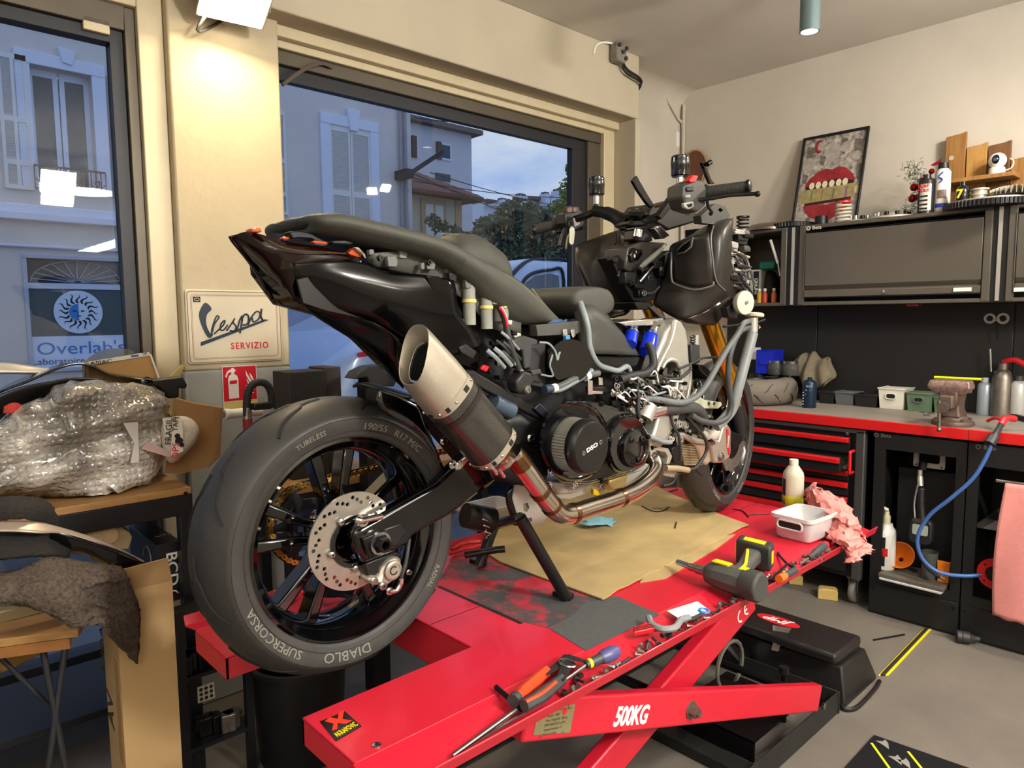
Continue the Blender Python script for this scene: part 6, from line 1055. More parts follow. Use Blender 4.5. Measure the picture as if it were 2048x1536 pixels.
# ---------------------------------------------------------------- module with open niche
def module(name, label, y0, y1, nz0, nz1, ny0, ny1):
    c = thing(name,label,'cabinet',(3.85,(y0+y1)/2,0))
    MB().prism([V((FX,y0,.0)),V((FX,y1,.0)),V((FX,y1,.90)),V((FX,y0,.90))],(.016,0,0),[[V((FX,ny0,nz0)),V((FX,ny1,nz0)),V((FX,ny1,nz1)),V((FX,ny0,nz1))]]).build('front_frame',m_cabd,c,bevel=0)
    MB().bx(FX+.016,4.2,y0,y0+.012,0,.90).bx(FX+.016,4.2,y1-.012,y1,0,.90).bx(4.0,4.012,y0,y1,0,.90).bx(FX+.016,4.0,y0,y1,nz0-.02,nz0-.002).build('carcass',m_cabd,c)
    MB().bx(FX-.006,FX,y0+.004,y1-.004,.012,nz0-.05).build('plinth_panel',m_cabd,c,bevel=.002)
    for yy in (y0+.02,y1-.02): MB().lathe([(.006,0),(.006,.003),(.0005,.004)],(FX-.006,yy,nz0-.075),-X1,n=10).build('screw',dark_metal,c)
    return c
mA0, mA1 = P(1929,1000,X=FX).y, P(1745,1000,X=FX).y
mod1 = module('bench_module','black bench module with open niche holding the tyre inflator',mA0,mA1,Q('c',1200,880,X=FX).z,.825,mA0+.04,mA1-.05)
mod2 = module('bench_module','black bench module at right with the blue hose reel',mA0-.62,mA0-.006,Q('c',1200,880,X=FX).z,.80,mA0-.60,mA0-.05)
lg_ = mat('logo_dull','6b665c',.45,.3)
beta(mod1,Q('b',1060,925,X=FX-.001),.026,lg_); beta(mod2,Q('b',1762,1008,X=FX-.001),.026,lg_)
# inner board and socket in the niche
MB().bx(3.80,3.815,mA0+.02,mA1-.05,.20,.71).build('inner_board',mat('board_black','1f1f20',.5),mod1)
c = Q('b',1400,1065,X=3.70); MB().prism([c+V((0,y,z)) for y, z in rrect(.135,.12,.008)],(.006,0,0),[[c+V((0,y,z)) for y, z in rrect(.09,.075,.012)]]).build('socket_plate',mat('plate_grey','a8a59c',.4,.2),mod1)
for sy in (-.055,.055):
    for sz in (-.05,.05): MB().lathe([(.004,0),(.004,.003)],c+V((0,sy,sz)),-X1,n=8).build('plate_screw',dark_metal,mod1)
zn = Q('c',1200,880,X=FX).z
sh = tag(MB().bx(3.56,3.78,mA0+.055,mA1-.055,zn,zn+.018).build('niche_board',mat('board_brown','5d554b',.7,0,.3,10),bevel=.002),'worn brown board lying in the niche below the inflator','board')
fz = MB().bx(3.555,3.60,mA0+.06,mA1-.06,zn-.012,zn)
tag(fz.build('felt_strip',mat('felt_white','c9cbc8',.95,0,.3,60,bump=1,bscale=200),bevel=.004),'white felt strip under the niche board','felt')
zn += .018
# soap pump bottle
def bottle(name, label, cat, p, prof, m, cap=None, capm=None, n=22, group=None):
    b = thing(name,label,cat,p,group); MB().lathe(prof,p,n=n).build('body',m,b,smooth=40)
    if cap: MB().lathe(cap,p,n=n).build('cap',capm or white_plastic,b,smooth=40)
    return b
p = P(1769,1138,X=3.66); p.z = zn
b = bottle('soap_bottle','white pump bottle of hand cleaner standing in the niche','bottle',p,[(.0005,0),(.043,0),(.046,.006),(.046,.17),(.043,.195),(.030,.212),(.028,.225),(.0005,.225)],white_plastic,[(.018,.222),(.018,.262),(.012,.27),(.012,.285),(.0005,.285)],mat('pump_cream','d9d3a8',.4,trans=.2))
MB().prism([p+V((0,.008,.285)),p+V((0,.008,.30)),p+V((-.03,.02,.315)),p+V((-.035,.02,.305))],(0,-.016,0)).build('pump_spout',white_plastic,b); MB().lathe([(.0462,.02),(.0462,.165)],p,n=12,caps=False,a0=PI*.42,a1=PI*.60).build('label',mat('label_black','191919',.5),b); MB().lathe([(.0464,.07),(.0464,.11)],p,n=10,caps=False,a0=PI*.52,a1=PI*.68).build('label_red',red_ink,b); text('S4',.04,p+V((-.0475,.006,.095)),-Y1,Z1,red_ink,b,bold=.001); text('ONE',.022,p+V((-.0475,.012,.035)),-Y1,Z1,black_ink,b,bold=.001)
p = P(1800,1128,X=3.70); f_ = MB(); tag(MB().lathe([(.068,0),(.062,-.012),(.018,-.06),(.012,-.065),(.010,-.10)],V((p.x-.02,p.y,zn+.075)),V((-.75,-.1,.55)),n=28,caps=False).build('funnel',mat('funnel_orange','d8731c',.4),solid=.002),'orange plastic funnel lying open side out in the niche','funnel')
p = P(1858,1148,X=3.66); p.z = zn; tag(MB().lathe([(.0005,.004),(.030,.004),(.034,.13),(.036,.13),(.032,.0),(.0005,0)],p,n=22,caps=False).build('measuring_cup',mat('clear_plastic','b8bcb4',.15,0,trans=.85,ior=1.3)),'clear plastic measuring cup standing in the niche','cup')
p = P(1886,1150,X=3.64); tag(MB().prism([V((p.x,p.y+.024,zn)),V((p.x,p.y-.024,zn)),V((p.x,p.y-.028,zn+.10)),V((p.x,p.y+.028,zn+.10))],(.02,0,0)).build('orange_scraper',mat('funnel_orange','d8731c'),bevel=.003),'flat orange plastic piece at the right of the niche','scraper')
# tyre inflator hanging in the niche
ti = thing('tyre_inflator','tyre inflator gun with dial gauge hanging in the bench niche','inflator',P(1840,1060,X=3.62))
g = P(1840,1064,X=3.60); MB().prism([g+V((0,y,z)) for y, z in rrect(.095,.115,.025)],(.04,0,0)).build('gauge_housing',mat('gauge_black','222426',.4),ti,bevel=.004); MB().prism([g+V((-.002,y,z+.01)) for y, z in rrect(.066,.05,.008)],(.003,0,0)).build('gauge_window',mat('gauge_face','9aa69a',.3),ti)
MB().prism([g+V((-.004,y,z+.052)) for y, z in rrect(.07,.02,.004)],(.005,0,0)).build('gauge_rim',steel,ti)
MB().tube([g+V((.02,0,.055)),P(1842,1010,X=3.63),P(1842,975,X=3.64)],.019,12,k=4).build('handle',black_plastic,ti); MB().tube([P(1830,1035,X=3.61),P(1829,1005,X=3.62),P(1836,970,X=3.63)],.006,8,k=4).build('trigger',steel,ti)
for t in range(6): c_ = P(1842,1018-8*t,X=3.64-.001); MB().lathe([(.0195,-.003),(.0208,0),(.0195,.003)],c_,Z1,n=12,caps=False).build('grip_rib',black_matte,ti)
MB().cyl(P(1841,972,X=3.64),P(1840,953,X=3.65),.013,n=14).cyl(P(1840,953,X=3.65),P(1840,940,X=3.65),.010,n=14).build('coupling',m_cast,ti); MB().cyl(P(1844,942,X=3.66),P(1846,925,X=3.69),.018,n=14).build('quick_release',black_plastic,ti)
MB().tube([g+V((.02,0,-.05)),P(1838,1100,X=3.60),P(1850,1130,X=3.59),P(1870,1148,X=3.585),P(1880,1155,X=3.585)],.009,8,k=5).build('inflator_hose',black_plastic,ti); MB().cyl(P(1878,1153,X=3.585),P(1890,1160,X=3.583),.007,n=10).build('chuck',steel,ti)
# blue air hose and gun
ah = thing('air_hose','blue air hose with blow gun hanging over the bench edge','hose',P(1840,1080,X=3.5))
MB().tube([P(1985,884,X=3.53),P(1972,915,X=3.52),P(1945,958,X=3.51),P(1900,998,X=3.50),P(1862,1028,X=3.50),P(1840,1060,X=3.50),P(1835,1090,X=3.50),P(1848,1122,X=3.51),P(1880,1145,X=3.53),P(1930,1152,X=3.56),P(1980,1148,X=3.62)],.0085,10,k=7).build('hose',mat('hose_blue','3f62a0',.4),ah)
MB().tube([P(1983,886,X=3.53),P(1992,868,X=3.56),P(2002,850,X=3.62)],[.016,.013,.012],10,k=3).build('coupler',mat('coupler_grey','3c3d3f',.4,.3),ah); MB().cyl(P(1988,874,X=3.545),P(1978,888,X=3.52),.023,n=16).build('collar',mat('coupler_grey','3c3d3f'),ah); MB().tube([P(2002,850,X=3.62),P(2012,836,X=3.66),P(2030,838,X=3.7)],.014,8,k=3).build('gun_body',mat('gun_red','c8202a',.4),ah); MB().tube([P(2004,840,X=3.64),P(1990,836,X=3.67),P(1975,842,X=3.70)],.007,8,k=3).build('gun_lever',mat('gun_red','c8202a'),ah)
# hose reel ring
c = P(1990,1148,X=FX-.002); rr2 = thing('hose_reel','red ringed hose outlet in the right bench module','reel',c); MB().lathe([(.036,0),(.036,.012),(.066,.012),(.068,.006),(.068,0)],c,-X1,n=36,caps=False).build('red_ring',m_redd,rr2); MB().lathe([(.036,.002),(.0005,.002)],c,-X1,n=24,caps=False).build('dark_opening',black_ink,rr2)
for t in range(4): MB().lathe([(.005,.012),(.005,.014),(.0005,.014)],c+V((0,.052*math.cos(t*PI/2+.8),.052*math.sin(t*PI/2+.8))),-X1,n=8).build('ring_screw',black_ink,rr2)
c = P(1985,1052,X=3.66); tag(MB().prism([V((3.62,c.y+.07,c.z-.01)),V((3.90,c.y+.07,c.z-.01)),V((3.90,c.y+.03,c.z+.03)),V((3.66,c.y+.03,c.z+.03))],(0,-.22,0)).build('reel_box',mat('reel_grey','3e3b37',.5),bevel=.003),'grey box corner behind the pink paper in the right module','box')
# pink paper roll sheet
pr = thing('paper_roll','pink absorbent paper hanging from a roll on the right bench module','paper',P(2020,1230,X=3.52)); q0 = P(1999,966,X=3.53)
ptop, pbot = P(2000,966,X=3.53).z, P(1990,1235,X=3.50).z; y_l = P(1992,1100,X=3.52).y
MB().grid(lambda u, v: V((3.545-.03*math.sin(v*2.2)+.006*math.sin(u*9+v*3),y_l-.002+.015*math.sin(v*3)-u*.34-.012*(1-v)*(1-u),ptop+(pbot-ptop)*v-.02*u*v+.004*math.sin(u*30)*(v > .97))),26,30).build('paper_sheet',mat('paper_pink','d88a84',.9,0,.1,10,bump=.4,bscale=220),pr,solid=.0012); MB().cyl((3.60,y_l+.03,ptop-.005),(3.60,y_l-.4,ptop-.005),.008,n=10).build('roll_bar',steel,pr); MB().cyl((3.605,y_l-.01,ptop-.06),(3.605,y_l-.34,ptop-.06),.05,n=24).build('roll',mat('paper_pink','d88a84'),pr)
# plug and cable on the floor
pg = thing('power_plug','black industrial plug with cable lying on the floor by the bench','plug',P(1925,1282,Z=0)); a, b_ = P(1912,1272,Z=.028), P(1940,1276,Z=.028)
MB().lathe([(.0005,0),(.024,0),(.028,.004),(.028,.02),(.026,.022),(.028,.024),(.028,.05),(.022,.056),(.013,.075),(.011,.09)],a,(b_-a),n=22).build('plug_body',mat('plug_black','2c2b29',.5),pg,smooth=35); MB().tube([b_+(b_-a)*.35,P(1975,1272,Z=.02),P(2010,1256,Z=.05),P(2045,1225,Z=.11)],.009,8,k=5).build('cable',mat('plug_black','2c2b29'),pg)
# floor items
q = [P(x,y,Z=.0) for x, y in ((1757,1352),(1777,1352),(1863,1260),(1849,1256))]
cr_ = thing('cable_cover','black floor cable cover edged with yellow stripes','cable cover',q[0]); dR = (q[2]-q[1]); wv_ = (q[1]-q[0]); 
def strip(u0, u1, z, m, nm): MB().prism([q[0]+wv_*u0+V((0,0,.0)),q[0]+wv_*u1,q[0]+wv_*u1+dR,q[0]+wv_*u0+dR],(0,0,z)).build(nm,m,cr_,bevel=.001)
strip(0,.2,.006,mat('stripe_yellow','e0c81a',.5),'yellow_stripe'); strip(.2,.68,.010,mat('strip_black','24211e',.6),'black_strip'); strip(.68,1,.006,mat('stripe_yellow','e0c81a'),'yellow_stripe')
tag(MB().cyl(P(1747,1280,Z=.004),P(1809,1269,Z=.004),.004,n=8).build('thin_rod',dark_metal),'thin dark rod lying on the floor near the cable cover','rod')
mq = [P(x,y,Z=0) for x, y in ((1748,1474),(1675,1555),(1900,1640),(1960,1548))]
mt = thing('floor_mat','black floor mat with yellow lines and grey arrows','mat',mq[0]); MB().prism(mq,(0,0,.008)).build('carpet',mat('mat_black','1d1e20',.95,0,.3,90,bump=.6,bscale=500,spec=.1),mt)
for x0,y0,x1,y1 in ((1743,1486,1785,1545),(1816,1503,1850,1545)): MB().bar(P(x0,y0,Z=.0085),P(x1,y1,Z=.0085),.008,.001).build('yellow_line',mat('mat_yellow','d8d31a',.7),mt)
for x, y in ((1770,1489),(1795,1520),(1812,1527)): c = P(x,y,Z=.0083); MB().prism([c+V(d) for d in ((-.02,-.02,0),(.015,-.005,0),(.03,.01,0),(.012,.012,0),(.0,.03,0),(-.008,.005,0))],(0,0,.0008)).build('arrow_mark',mat('mat_grey','7d7c78',.8),mt)
for x, y, w_, lb in ((1655,1196,.095,'pale wooden block lying on the floor beside the caster'),(1592,1166,.07,'short wooden block in the shadow under the trolley')):
    c = P(x,y,Z=0); rzm = rz(-1.15); tag(MB(Matrix.Translation(c) @ Matrix.Rotation(-1.15,4,'Z')).prism([(-w_/2,-.03,0),(w_/2,-.03,0),(w_/2,-.03,.045),(w_/2-.012,-.03,.055),(-w_/2+.012,-.03,.055),(-w_/2,-.03,.045)],(0,.06,0)).build('wood_block',mat('pale_wood','c8ad6a',.7,0,.4,20,'a8843c'),bevel=.003),lb,'block')
# ---------------------------------------------------------------- things on the worktop
def wb(x, y): return P(x,y,Z=BT)
tc_ = V((3.90,P(1500,775,X=3.9).y+.02,BT+.0))
sp_t = thing('spare_tyre','worn grey sport tyre on a rim lying flat on the bench','tyre',tc_)
R0 = .285; prof = [(R0-.105,.02),(R0-.07,.0),(R0-.03,.006),(R0-.008,.03),(R0,.075),(R0-.008,.12),(R0-.03,.144),(R0-.07,.15),(R0-.105,.13)]
MB().lathe(prof,tc_,n=64,caps=False).build('tyre',mat('dusty_tyre','6f665c',.75,0,.35,14,'4a443e',bump=.2,bscale=120),sp_t,smooth=60); MB().lathe([(R0-.10,.125),(R0-.11,.155),(R0-.125,.155),(R0-.14,.08),(.06,.07),(.05,.09),(.0005,.09)],tc_,n=48,caps=False).build('rim',black_gloss,sp_t)
for i in range(30):
    a_ = 2*PI*i/30; s_ = 1 if i%2 else -1
    sf = lambda a, z: tc_+V(((R0+.001-.012*abs((z-.075)/.05)**2)*math.cos(a),(R0+.001-.012*abs((z-.075)/.05)**2)*math.sin(a),z))
    MB().tube([sf(a_,.075+s_*.005),sf(a_+.08,.075+s_*.022),sf(a_+.10,.075+s_*.034),sf(a_+.19,.075+s_*.052)],.0022,4).build('tread_groove',black_ink,sp_t)
# blue bin, jars on/behind the tyre
p = Q('b',258,515,X=4.0); bb_ = thing('blue_bin','open blue plastic parts bin behind the lying tyre','bin',(4.0,p.y,BT+.157)); z0 = BT+.157
tz = Q('b',258,345,X=4.0).z
MB().bx(4.02,4.15,p.y-.055,p.y-.05,z0,tz).bx(4.02,4.15,p.y+.05,p.y+.055,z0,tz).bx(4.02,4.025,p.y-.05,p.y+.05,z0,z0+(tz-z0)*.95).bx(4.145,4.15,p.y-.05,p.y+.05,z0,tz).bx(4.02,4.15,p.y-.05,p.y+.05,z0,z0+.004).build('shell',mat('bin_blue','1828b8',.4),bb_); MB().bx(4.012,4.02,p.y-.03,p.y+.03,z0+.06,z0+.085).build('label_holder',mat('bin_blue','1828b8'),bb_)
p = Q('b',205,360,X=4.1); tag(MB().box(p+V((0,0,-.005)),(.05,.055,.075)).build('white_carton',white_plastic,bevel=.003),'small white carton beside the blue bin','carton')
for i, (x, lb) in enumerate(((345,'screw top glass jar of small parts left of the towel'),(445,'screw top glass jar of small parts right behind the towel'))):
    p = Q('b',x,540,X=4.05); p.z = BT+.157; j_ = thing('glass_jar',lb,'jar',p,'jars on the lying tyre'); MB().lathe([(.0005,0),(.045,0),(.048,.006),(.048,.055),(.042,.066),(.042,.072)],p,n=24,caps=False).build('glass',mat('jar_glass','c8ccc8',.08,0,trans=.9,ior=1.2),j_,solid=.002); MB().lathe([(.044,.068),(.045,.084),(.0005,.085)],p,n=24,caps=False).build('lid',steel,j_); MB().lathe([(.0005,.003),(.043,.004),(.043,.03),(.0005,.034)],p,n=14).build('parts',mat('jar_parts','5a5854',.4,.5,.6,80,'a8a49a',bump=1,bscale=90),j_)
# shelf tray under jars edge
# navy can and towel
p = wb(1618,815); cn = thing('aerosol_can','navy blue aerosol can standing at the front of the bench','can',p); MB().lathe([(.0005,0),(.035,0),(.037,.004),(.037,.135),(.035,.14),(.030,.148),(.012,.158),(.012,.17),(.0005,.17)],p,n=26).build('body',mat('can_navy','16283c',.3,.2),cn,smooth=40)
for i, (tx, s_) in enumerate((('TECH',.012),('BRAKE',.009),('CLEAN',.008))): text(tx,s_,p+V((-.0355,-.010+.004*i,.12-.022*i)),V((.28,-1,0)),Z1,mat('can_ink','b8c8d8',.5),cn,ext=.0003)
for k in range(5): MB().box(p+V((-.033,.019,.085-k*.016)),(.003,.006,.006)).build('label_dot',mat('can_ink','b8c8d8'),cn)
random.seed(21)
def cloth(name, ctr, rx, ry, h, m, label, parent=None, seed=1, nu=40, nv=40, fold=7, amp=.25, solid=.003, top=.3):
    rnd = random.Random(seed); ph = [rnd.uniform(0,6) for _ in range(6)]
    def fn(u, v):
        a = 2*PI*u; t = v; e = t**.8; w_ = 1+amp*(math.sin(fold*a+ph[0]+2*t)*.6+math.sin((fold-3)*a+ph[1]-3*t)*.5)*t
        return V(ctr)+V((rx*e*w_*math.cos(a),ry*e*w_*math.sin(a),h*(1-max(0,(t-top)/(1-top))**1.5*(1+.25*math.sin(2*a+ph[2])))+.012*math.sin(5*a+ph[3])*t))
    return tag(MB().grid(fn,nu*2,nv//2).build(name,m,solid=solid,smooth=180),label,'cloth')
tw = wb(1624,800); zt_ = Q('b',600,360,X=tw.x).z
def tf(u, v):   # towel folded over the nozzle: two hanging tongues
    a = u*2-1; yy = tw.y-a*.115; z = zt_-.012-(abs(a)**1.6)*.03-v*(.16+.05*math.sin(a*4+1)) ; xx = tw.x-.045-.02*math.sin(v*2.5)-.016*math.sin(a*9+v*2)*(.3+v)
    return V((xx,yy*(1)+.02*math.sin(v*3+a*2),z+.012*math.sin(a*7)))
tag(MB().grid(tf,34,22).grid(lambda u, v: tf(u,v)+V((.07+.03*math.sin(u*6),.0,-.01*math.cos(u*8))),34,16).grid(lambda u, v: tf(u,0).lerp(tf(u,0)+V((.07+.03*math.sin(u*6),0,-.01*math.cos(u*8))),v)+V((0,0,.012*math.sin(v*PI))),34,6).build('beige_towel',mat('towel_beige','9a8f78',.95,0,.25,40,bump=.8,bscale=400,spec=.1),solid=.004,smooth=180),'beige towel draped over the navy aerosol can','towel')
# row of plastic bins
def tray(name, label, x0, x1, yb, h, d, m, lid=None, grp='plastic bins on the bench', handle=False):
    a, c = wb(x0,yb), wb(x1,yb+ (x1-x0)*.06); xx = min(a.x,4.225-d); y_1, y_0 = a.y*xx/a.x, c.y*xx/a.x; b = thing(name,label,'bin',(xx+d/2,(y_0+y_1)/2,BT),grp); tp = .008
    def rg(k, z, ins): return [V((xx-k+ins,y_0-k+ins,z)),V((xx+d+k-ins,y_0-k+ins,z)),V((xx+d+k-ins,y_1+k-ins,z)),V((xx-k+ins,y_1+k-ins,z))]
    MB().loft([rg(0,BT+.004,.006),rg(0,BT+.0,.004),rg(0,BT,0),rg(tp,BT+h,0),rg(tp+.004,BT+h,0),rg(tp+.004,BT+h-.008,0),rg(tp,BT+h-.008,0),rg(tp,BT+h-.002,.004),rg(0,BT+.004,.004)],caps=True).build('shell',m,b,bevel=.004)
    if handle: zc_ = BT+h*.62; MB().prism([V((xx-tp-.002,(y_0+y_1)/2+y,zc_+z)) for y, z in rrect((y_1-y_0)*.42,h*.22,h*.1)],(.003,0,0)).build('handle_slot',black_ink,b); MB().tube([V((xx-tp-.004,(y_0+y_1)/2+y,zc_+z)) for y, z in rrect((y_1-y_0)*.44,h*.26,h*.12)],.003,6,closed=True).build('handle_rim',m,b)
    return b
m_bk, m_gy, m_gn, m_wh = mat('bin_black','1c1c1d',.45), mat('bin_grey','5e5f60',.45), mat('bin_green','5a7058',.45), mat('basket_white','d8d4c6',.45)
tray('parts_bin','black plastic parts bin next to the navy can',1640,1668,804,.07,.12,m_bk); tray('parts_bin','grey plastic parts bin in the middle of the row',1672,1708,806,.075,.12,m_gy); tray('parts_bin','black ribbed parts bin left of the white basket',1711,1755,809,.07,.13,m_bk)
tray('storage_basket','white lidded storage basket on the bench',1759,1808,815,.115,.14,m_wh,handle=True); tray('storage_basket','large sage green storage basket with paper label',1815,1862,818,.10,.14,m_gn,handle=True); tray('storage_basket','small sage green storage basket beside the vice',1869,1900,822,.085,.12,m_gn,handle=True)
p = wb(1838,816); tag(MB().box(p+V((-.016,-.002,.028)),(.002,.062,.022)).build('paper_label',white_plastic),'white paper label on the large green basket','label')
# bench vice
vp_ = wb(1915,846); vz = BT
vc = thing('bench_vice','heavy rusty bench vice bolted to the worktop','vice',vp_); m_vice = mat('vice_rust','4f3d34',.55,.45,.6,16,'85746a',bump=.4,bscale=50); m_vtop = mat('vice_scraped','a58a82',.45,.5,.8,60,'55403a',bump=.6,bscale=60)
v0 = V((3.70,vp_.y,vz)); yl_ = lambda x, y, X: Q('b',x,y,X=X)
def vb(c_, d): return MB().box(v0+V(c_),d)
MB().lathe([(.0005,0),(.085,0),(.088,.008),(.085,.02),(.060,.028),(.055,.045),(.0005,.045)],v0,n=32).build('swivel_base',m_vice,vc)
MB().loft([[v0+V((x,y,z)) for x, y in ((-.06,-.04),(.06,-.04),(.06,.04),(-.06,.04))] if 0 else [v0+V((x*k_,y*k_,z)) for x, y in ((-.055,-.04),(.055,-.04),(.055,.04),(-.055,.04))] for z, k_ in ((.04,1.1),(.08,.85),(.12,.9),(.155,1.0))]).build('body',m_vice,vc,bevel=.008)
MB().loft([[v0+V((x,y,z)) for x, y in ((-.085,-.05),(-.015,-.05),(-.015,.05),(-.085,.05))] for z in (.145,)]+[[v0+V((x,y,z)) for x, y in ((-.10,-.085),(-.015,-.085),(-.015,.085),(-.10,.085))] for z in (.175,.19)]+[[v0+V((x,y,.21)) for x, y in ((-.09,-.078),(-.02,-.078),(-.02,.078),(-.09,.078))]]).build('front_jaw',m_vtop,vc,bevel=.005)
MB().loft([[v0+V((x,y,z)) for x, y in ((.0,-.07),(.085,-.05),(.085,.05),(.0,.07))] for z in (.15,.205)]).build('rear_jaw',m_vtop,vc,bevel=.006); MB().box(v0+V((-.045,0,.115)),(.16,.055,.06)).build('slide',m_vice,vc,bevel=.006); MB().box(v0+V((-.07,0,.13)),(.05,.075,.07)).build('front_block',m_vice,vc,bevel=.008)
sc_ = v0+V((-.16,.0,.095)); MB().cyl(v0+V((-.11,0,.095)),sc_,.014,n=16).build('spindle',dirty_steel,vc); MB().cyl(sc_-V((.012,0,0)),sc_+V((.02,0,0)),.022,n=16).build('spindle_head',dirty_steel,vc); MB().cyl(sc_+V((0,.015,.03)),sc_+V((0,.01,-.10)),.0075,n=10).build('tommy_bar',dirty_steel,vc); MB().sph(sc_+V((0,.01,-.10)),.011,10,8).build('bar_end',dirty_steel,vc)
for a_ in (0.6,2.2,4.0,5.4): MB().lathe([(.012,.02),(.012,.03),(.006,.034)],v0+V((.07*math.cos(a_),.07*math.sin(a_),0)),n=6).build('base_bolt',dirty_steel,vc)
# spray cans to the right of the vice
for x, yb, r_, h, col, cc, lb, txt in ((1968,818,.033,.175,'9aa4ac','b8bcbe','silver blue aerosol can behind the bench vice',None),(2001,829,.033,.165,'d8d4c8','2a2a2a','white and black aerosol can right of the vice','DUST'),(2034,829,.036,.19,'c8c8c4','3a3a3a','pale speckled aerosol can at the right edge of the bench',None)):
    p = wb(x,yb); p = p*(4.18/p.x) if p.x > 4.18 else p; p.z = BT; b = thing('aerosol_can',lb,'can',p,'aerosol cans by the vice'); MB().lathe([(.0005,0),(r_-.002,0),(r_,.004),(r_,h*.86),(r_-.004,h*.90),(r_*.5,h*.96),(.0005,h*.96)],p,n=26).build('body',mat('can_'+col,col,.3,.2),b,smooth=40); MB().lathe([(r_*.55,h*.93),(r_*.5,h*1.08),(.0005,h*1.09)],p,n=18).build('cap',mat('cap_'+cc,cc,.4),b)
    if txt: MB().lathe([(r_+.0006,.02),(r_+.0006,h*.62)],p,n=16,caps=False,a0=PI*.55,a1=PI*.95).build('dark_label',black_ink,b); text(txt,.022,p+V((-r_-.001,.004,h*.72)),V((0,-1,0)),Z1,red_ink,b,bold=.0006)
p = wb(2005,812); p = V((4.17,P(2006,740,X=4.17).y,BT)); sg_ = thing('spray_gun','metal pressure sprayer pot standing behind the cans','sprayer',p); MB().lathe([(.0005,0),(.045,0),(.045,.19),(.036,.22),(.022,.235),(.022,.265),(.0005,.265)],p,n=24).build('pot',dirty_steel,sg_); MB().cyl(p+V((0,.05,.22)),p+V((0,.06,.335)),.007,n=10).build('nozzle',steel,sg_); MB().tube([p+V((0,0,.27)),p+V((-.02,-.05,.285)),p+V((-.03,-.10,.26))],.014,8,k=3).build('handle',mat('gun_red','c8202a'),sg_)
a, b_ = v0+V((.05,.10,.212)), v0+V((.06,-.09,.212)); tag(MB().cyl(a,b_,.006,n=8).build('yellow_marker',mat('marker_yellow','d8e01a',.4)),'bright yellow marker resting across the vice and cans','marker')
tag(MB().tube([wb(2020,838)+V((0,0,.012)),wb(2035,840)+V((0,0,.014)),wb(2060,846)+V((0,0,.012))],.013,8,k=3).build('black_grip',black_plastic),'black tool grip lying at the right end of the bench','tool')
for i, (x, y) in enumerate(((1845,826),(1862,828),(1853,832))): tag(MB().box(wb(x,y)+V((0,0,.004)),(.03,.02,.008),rz(i)).build('metal_clip',steel),('left','right','front')[i]+' small metal clip lying in front of the green basket','clip','small clips on the bench')
# hung ring spanners on the back panel
sn = thing('ring_spanner','pair of ring spanners hanging on the black back panel','spanner',Q('a',1850,1355,X=4.19))
for x, r_ in ((1810,.026),(1900,.028)): MB().lathe([(r_,0),(r_,.008),(r_*.55,.008),(r_*.55,0)],Q('a',x,1355,X=4.192),-X1,n=22,caps=False).build('ring',steel,sn)
MB().bar(Q('a',1835,1372,X=4.188),Q('a',1880,1362,X=4.188),.006,.016,up=X1).build('shank',steel,sn); MB().bar(Q('a',1848,1370,X=4.188),Q('a',1862,1500,X=4.188),.004,.007,up=X1).build('hook',dark_metal,sn)
# ---------------------------------------------------------------- things on top of the wall cabinets
def tp(c, x, y): return Q(c,x,y,Z=TOPZ)
def topx(x, X): p = P(x,430,X=X); return V((X,p.y,TOPZ))
def gear(name, label, c, R, h, n, m, cat='pulley'):
    r = [R*(1 if (i//2)%2 else .965) for i in range(n*4)]
    t = thing(name,label,cat,c); MB().loft([[c+V((r[i]*math.cos(2*PI*i/len(r)),r[i]*math.sin(2*PI*i/len(r)),z)) for i in range(len(r))] for z in (0,h)]).build('toothed_ring',m,t,smooth=20); MB().lathe([(R*.92,h),(R*.90,h+.004),(.05,h+.006),(.05,h+.014),(.0005,h+.014)],c,n=36,caps=False).build('plate',dark_metal,t); return t
gear('toothed_pulley','black toothed pulley lying on the wall cabinet under the poster',topx(1586,4.02)+V((0,0,.006)),.125,.022,44,mat('gear_black','1d1e20',.45,.2))
tag(MB().bx(3.96,4.10,topx(1590,4.02).y-.09,topx(1590,4.02).y+.09,TOPZ,TOPZ+.006).build('red_sheet',mat('sheet_red','c02424',.5)),'thin red sheet under the toothed pulley','sheet')
c = topx(1535,3.98); tag(MB().lathe([(.12,0),(.118,.012),(.09,.034),(.05,.044),(.0005,.046)],c,n=32).build('metal_dome',mat('dome_steel','948a7c',.28,.9,.3,8)),'shiny metal dome lying on the open wall cabinet','dome')
def coil(name, label, c, r, h, turns, w_, m, endm=None):
    t = thing(name,label,'spring',c); MB().tube([c+V((r*math.cos(2*PI*i/14),r*math.sin(2*PI*i/14),w_+(h-2*w_)*i/(14*turns))) for i in range(int(14*turns)+1)],w_,7).build('coil',m,t)
    if endm: MB().lathe([(r-w_,h-w_*1.5),(r+w_,h-w_*1.5),(r+w_,h+w_*.4),(r-w_,h+w_*.4)],c,n=22,caps=False).build('end_ring',endm,t)
    return t
coil('coil_spring','white coil spring with red end ring in front of the poster',topx(1686,3.98),.037,.115,5.5,.0055,mat('spring_white','cfcab8',.4),mat('spring_red','b82a24',.4))
coil('coil_spring','black coil spring on the far end of the cabinet top',topx(1486,4.05),.034,.11,4.5,.005,black_plastic,black_plastic)
tag(MB().lathe([(.0005,0),(.034,0),(.034,.05),(.030,.052),(.030,.04),(.0005,.04)],topx(1643,3.98),n=20).build('black_cup',black_plastic),'small black plastic cup left of the white spring','cup')
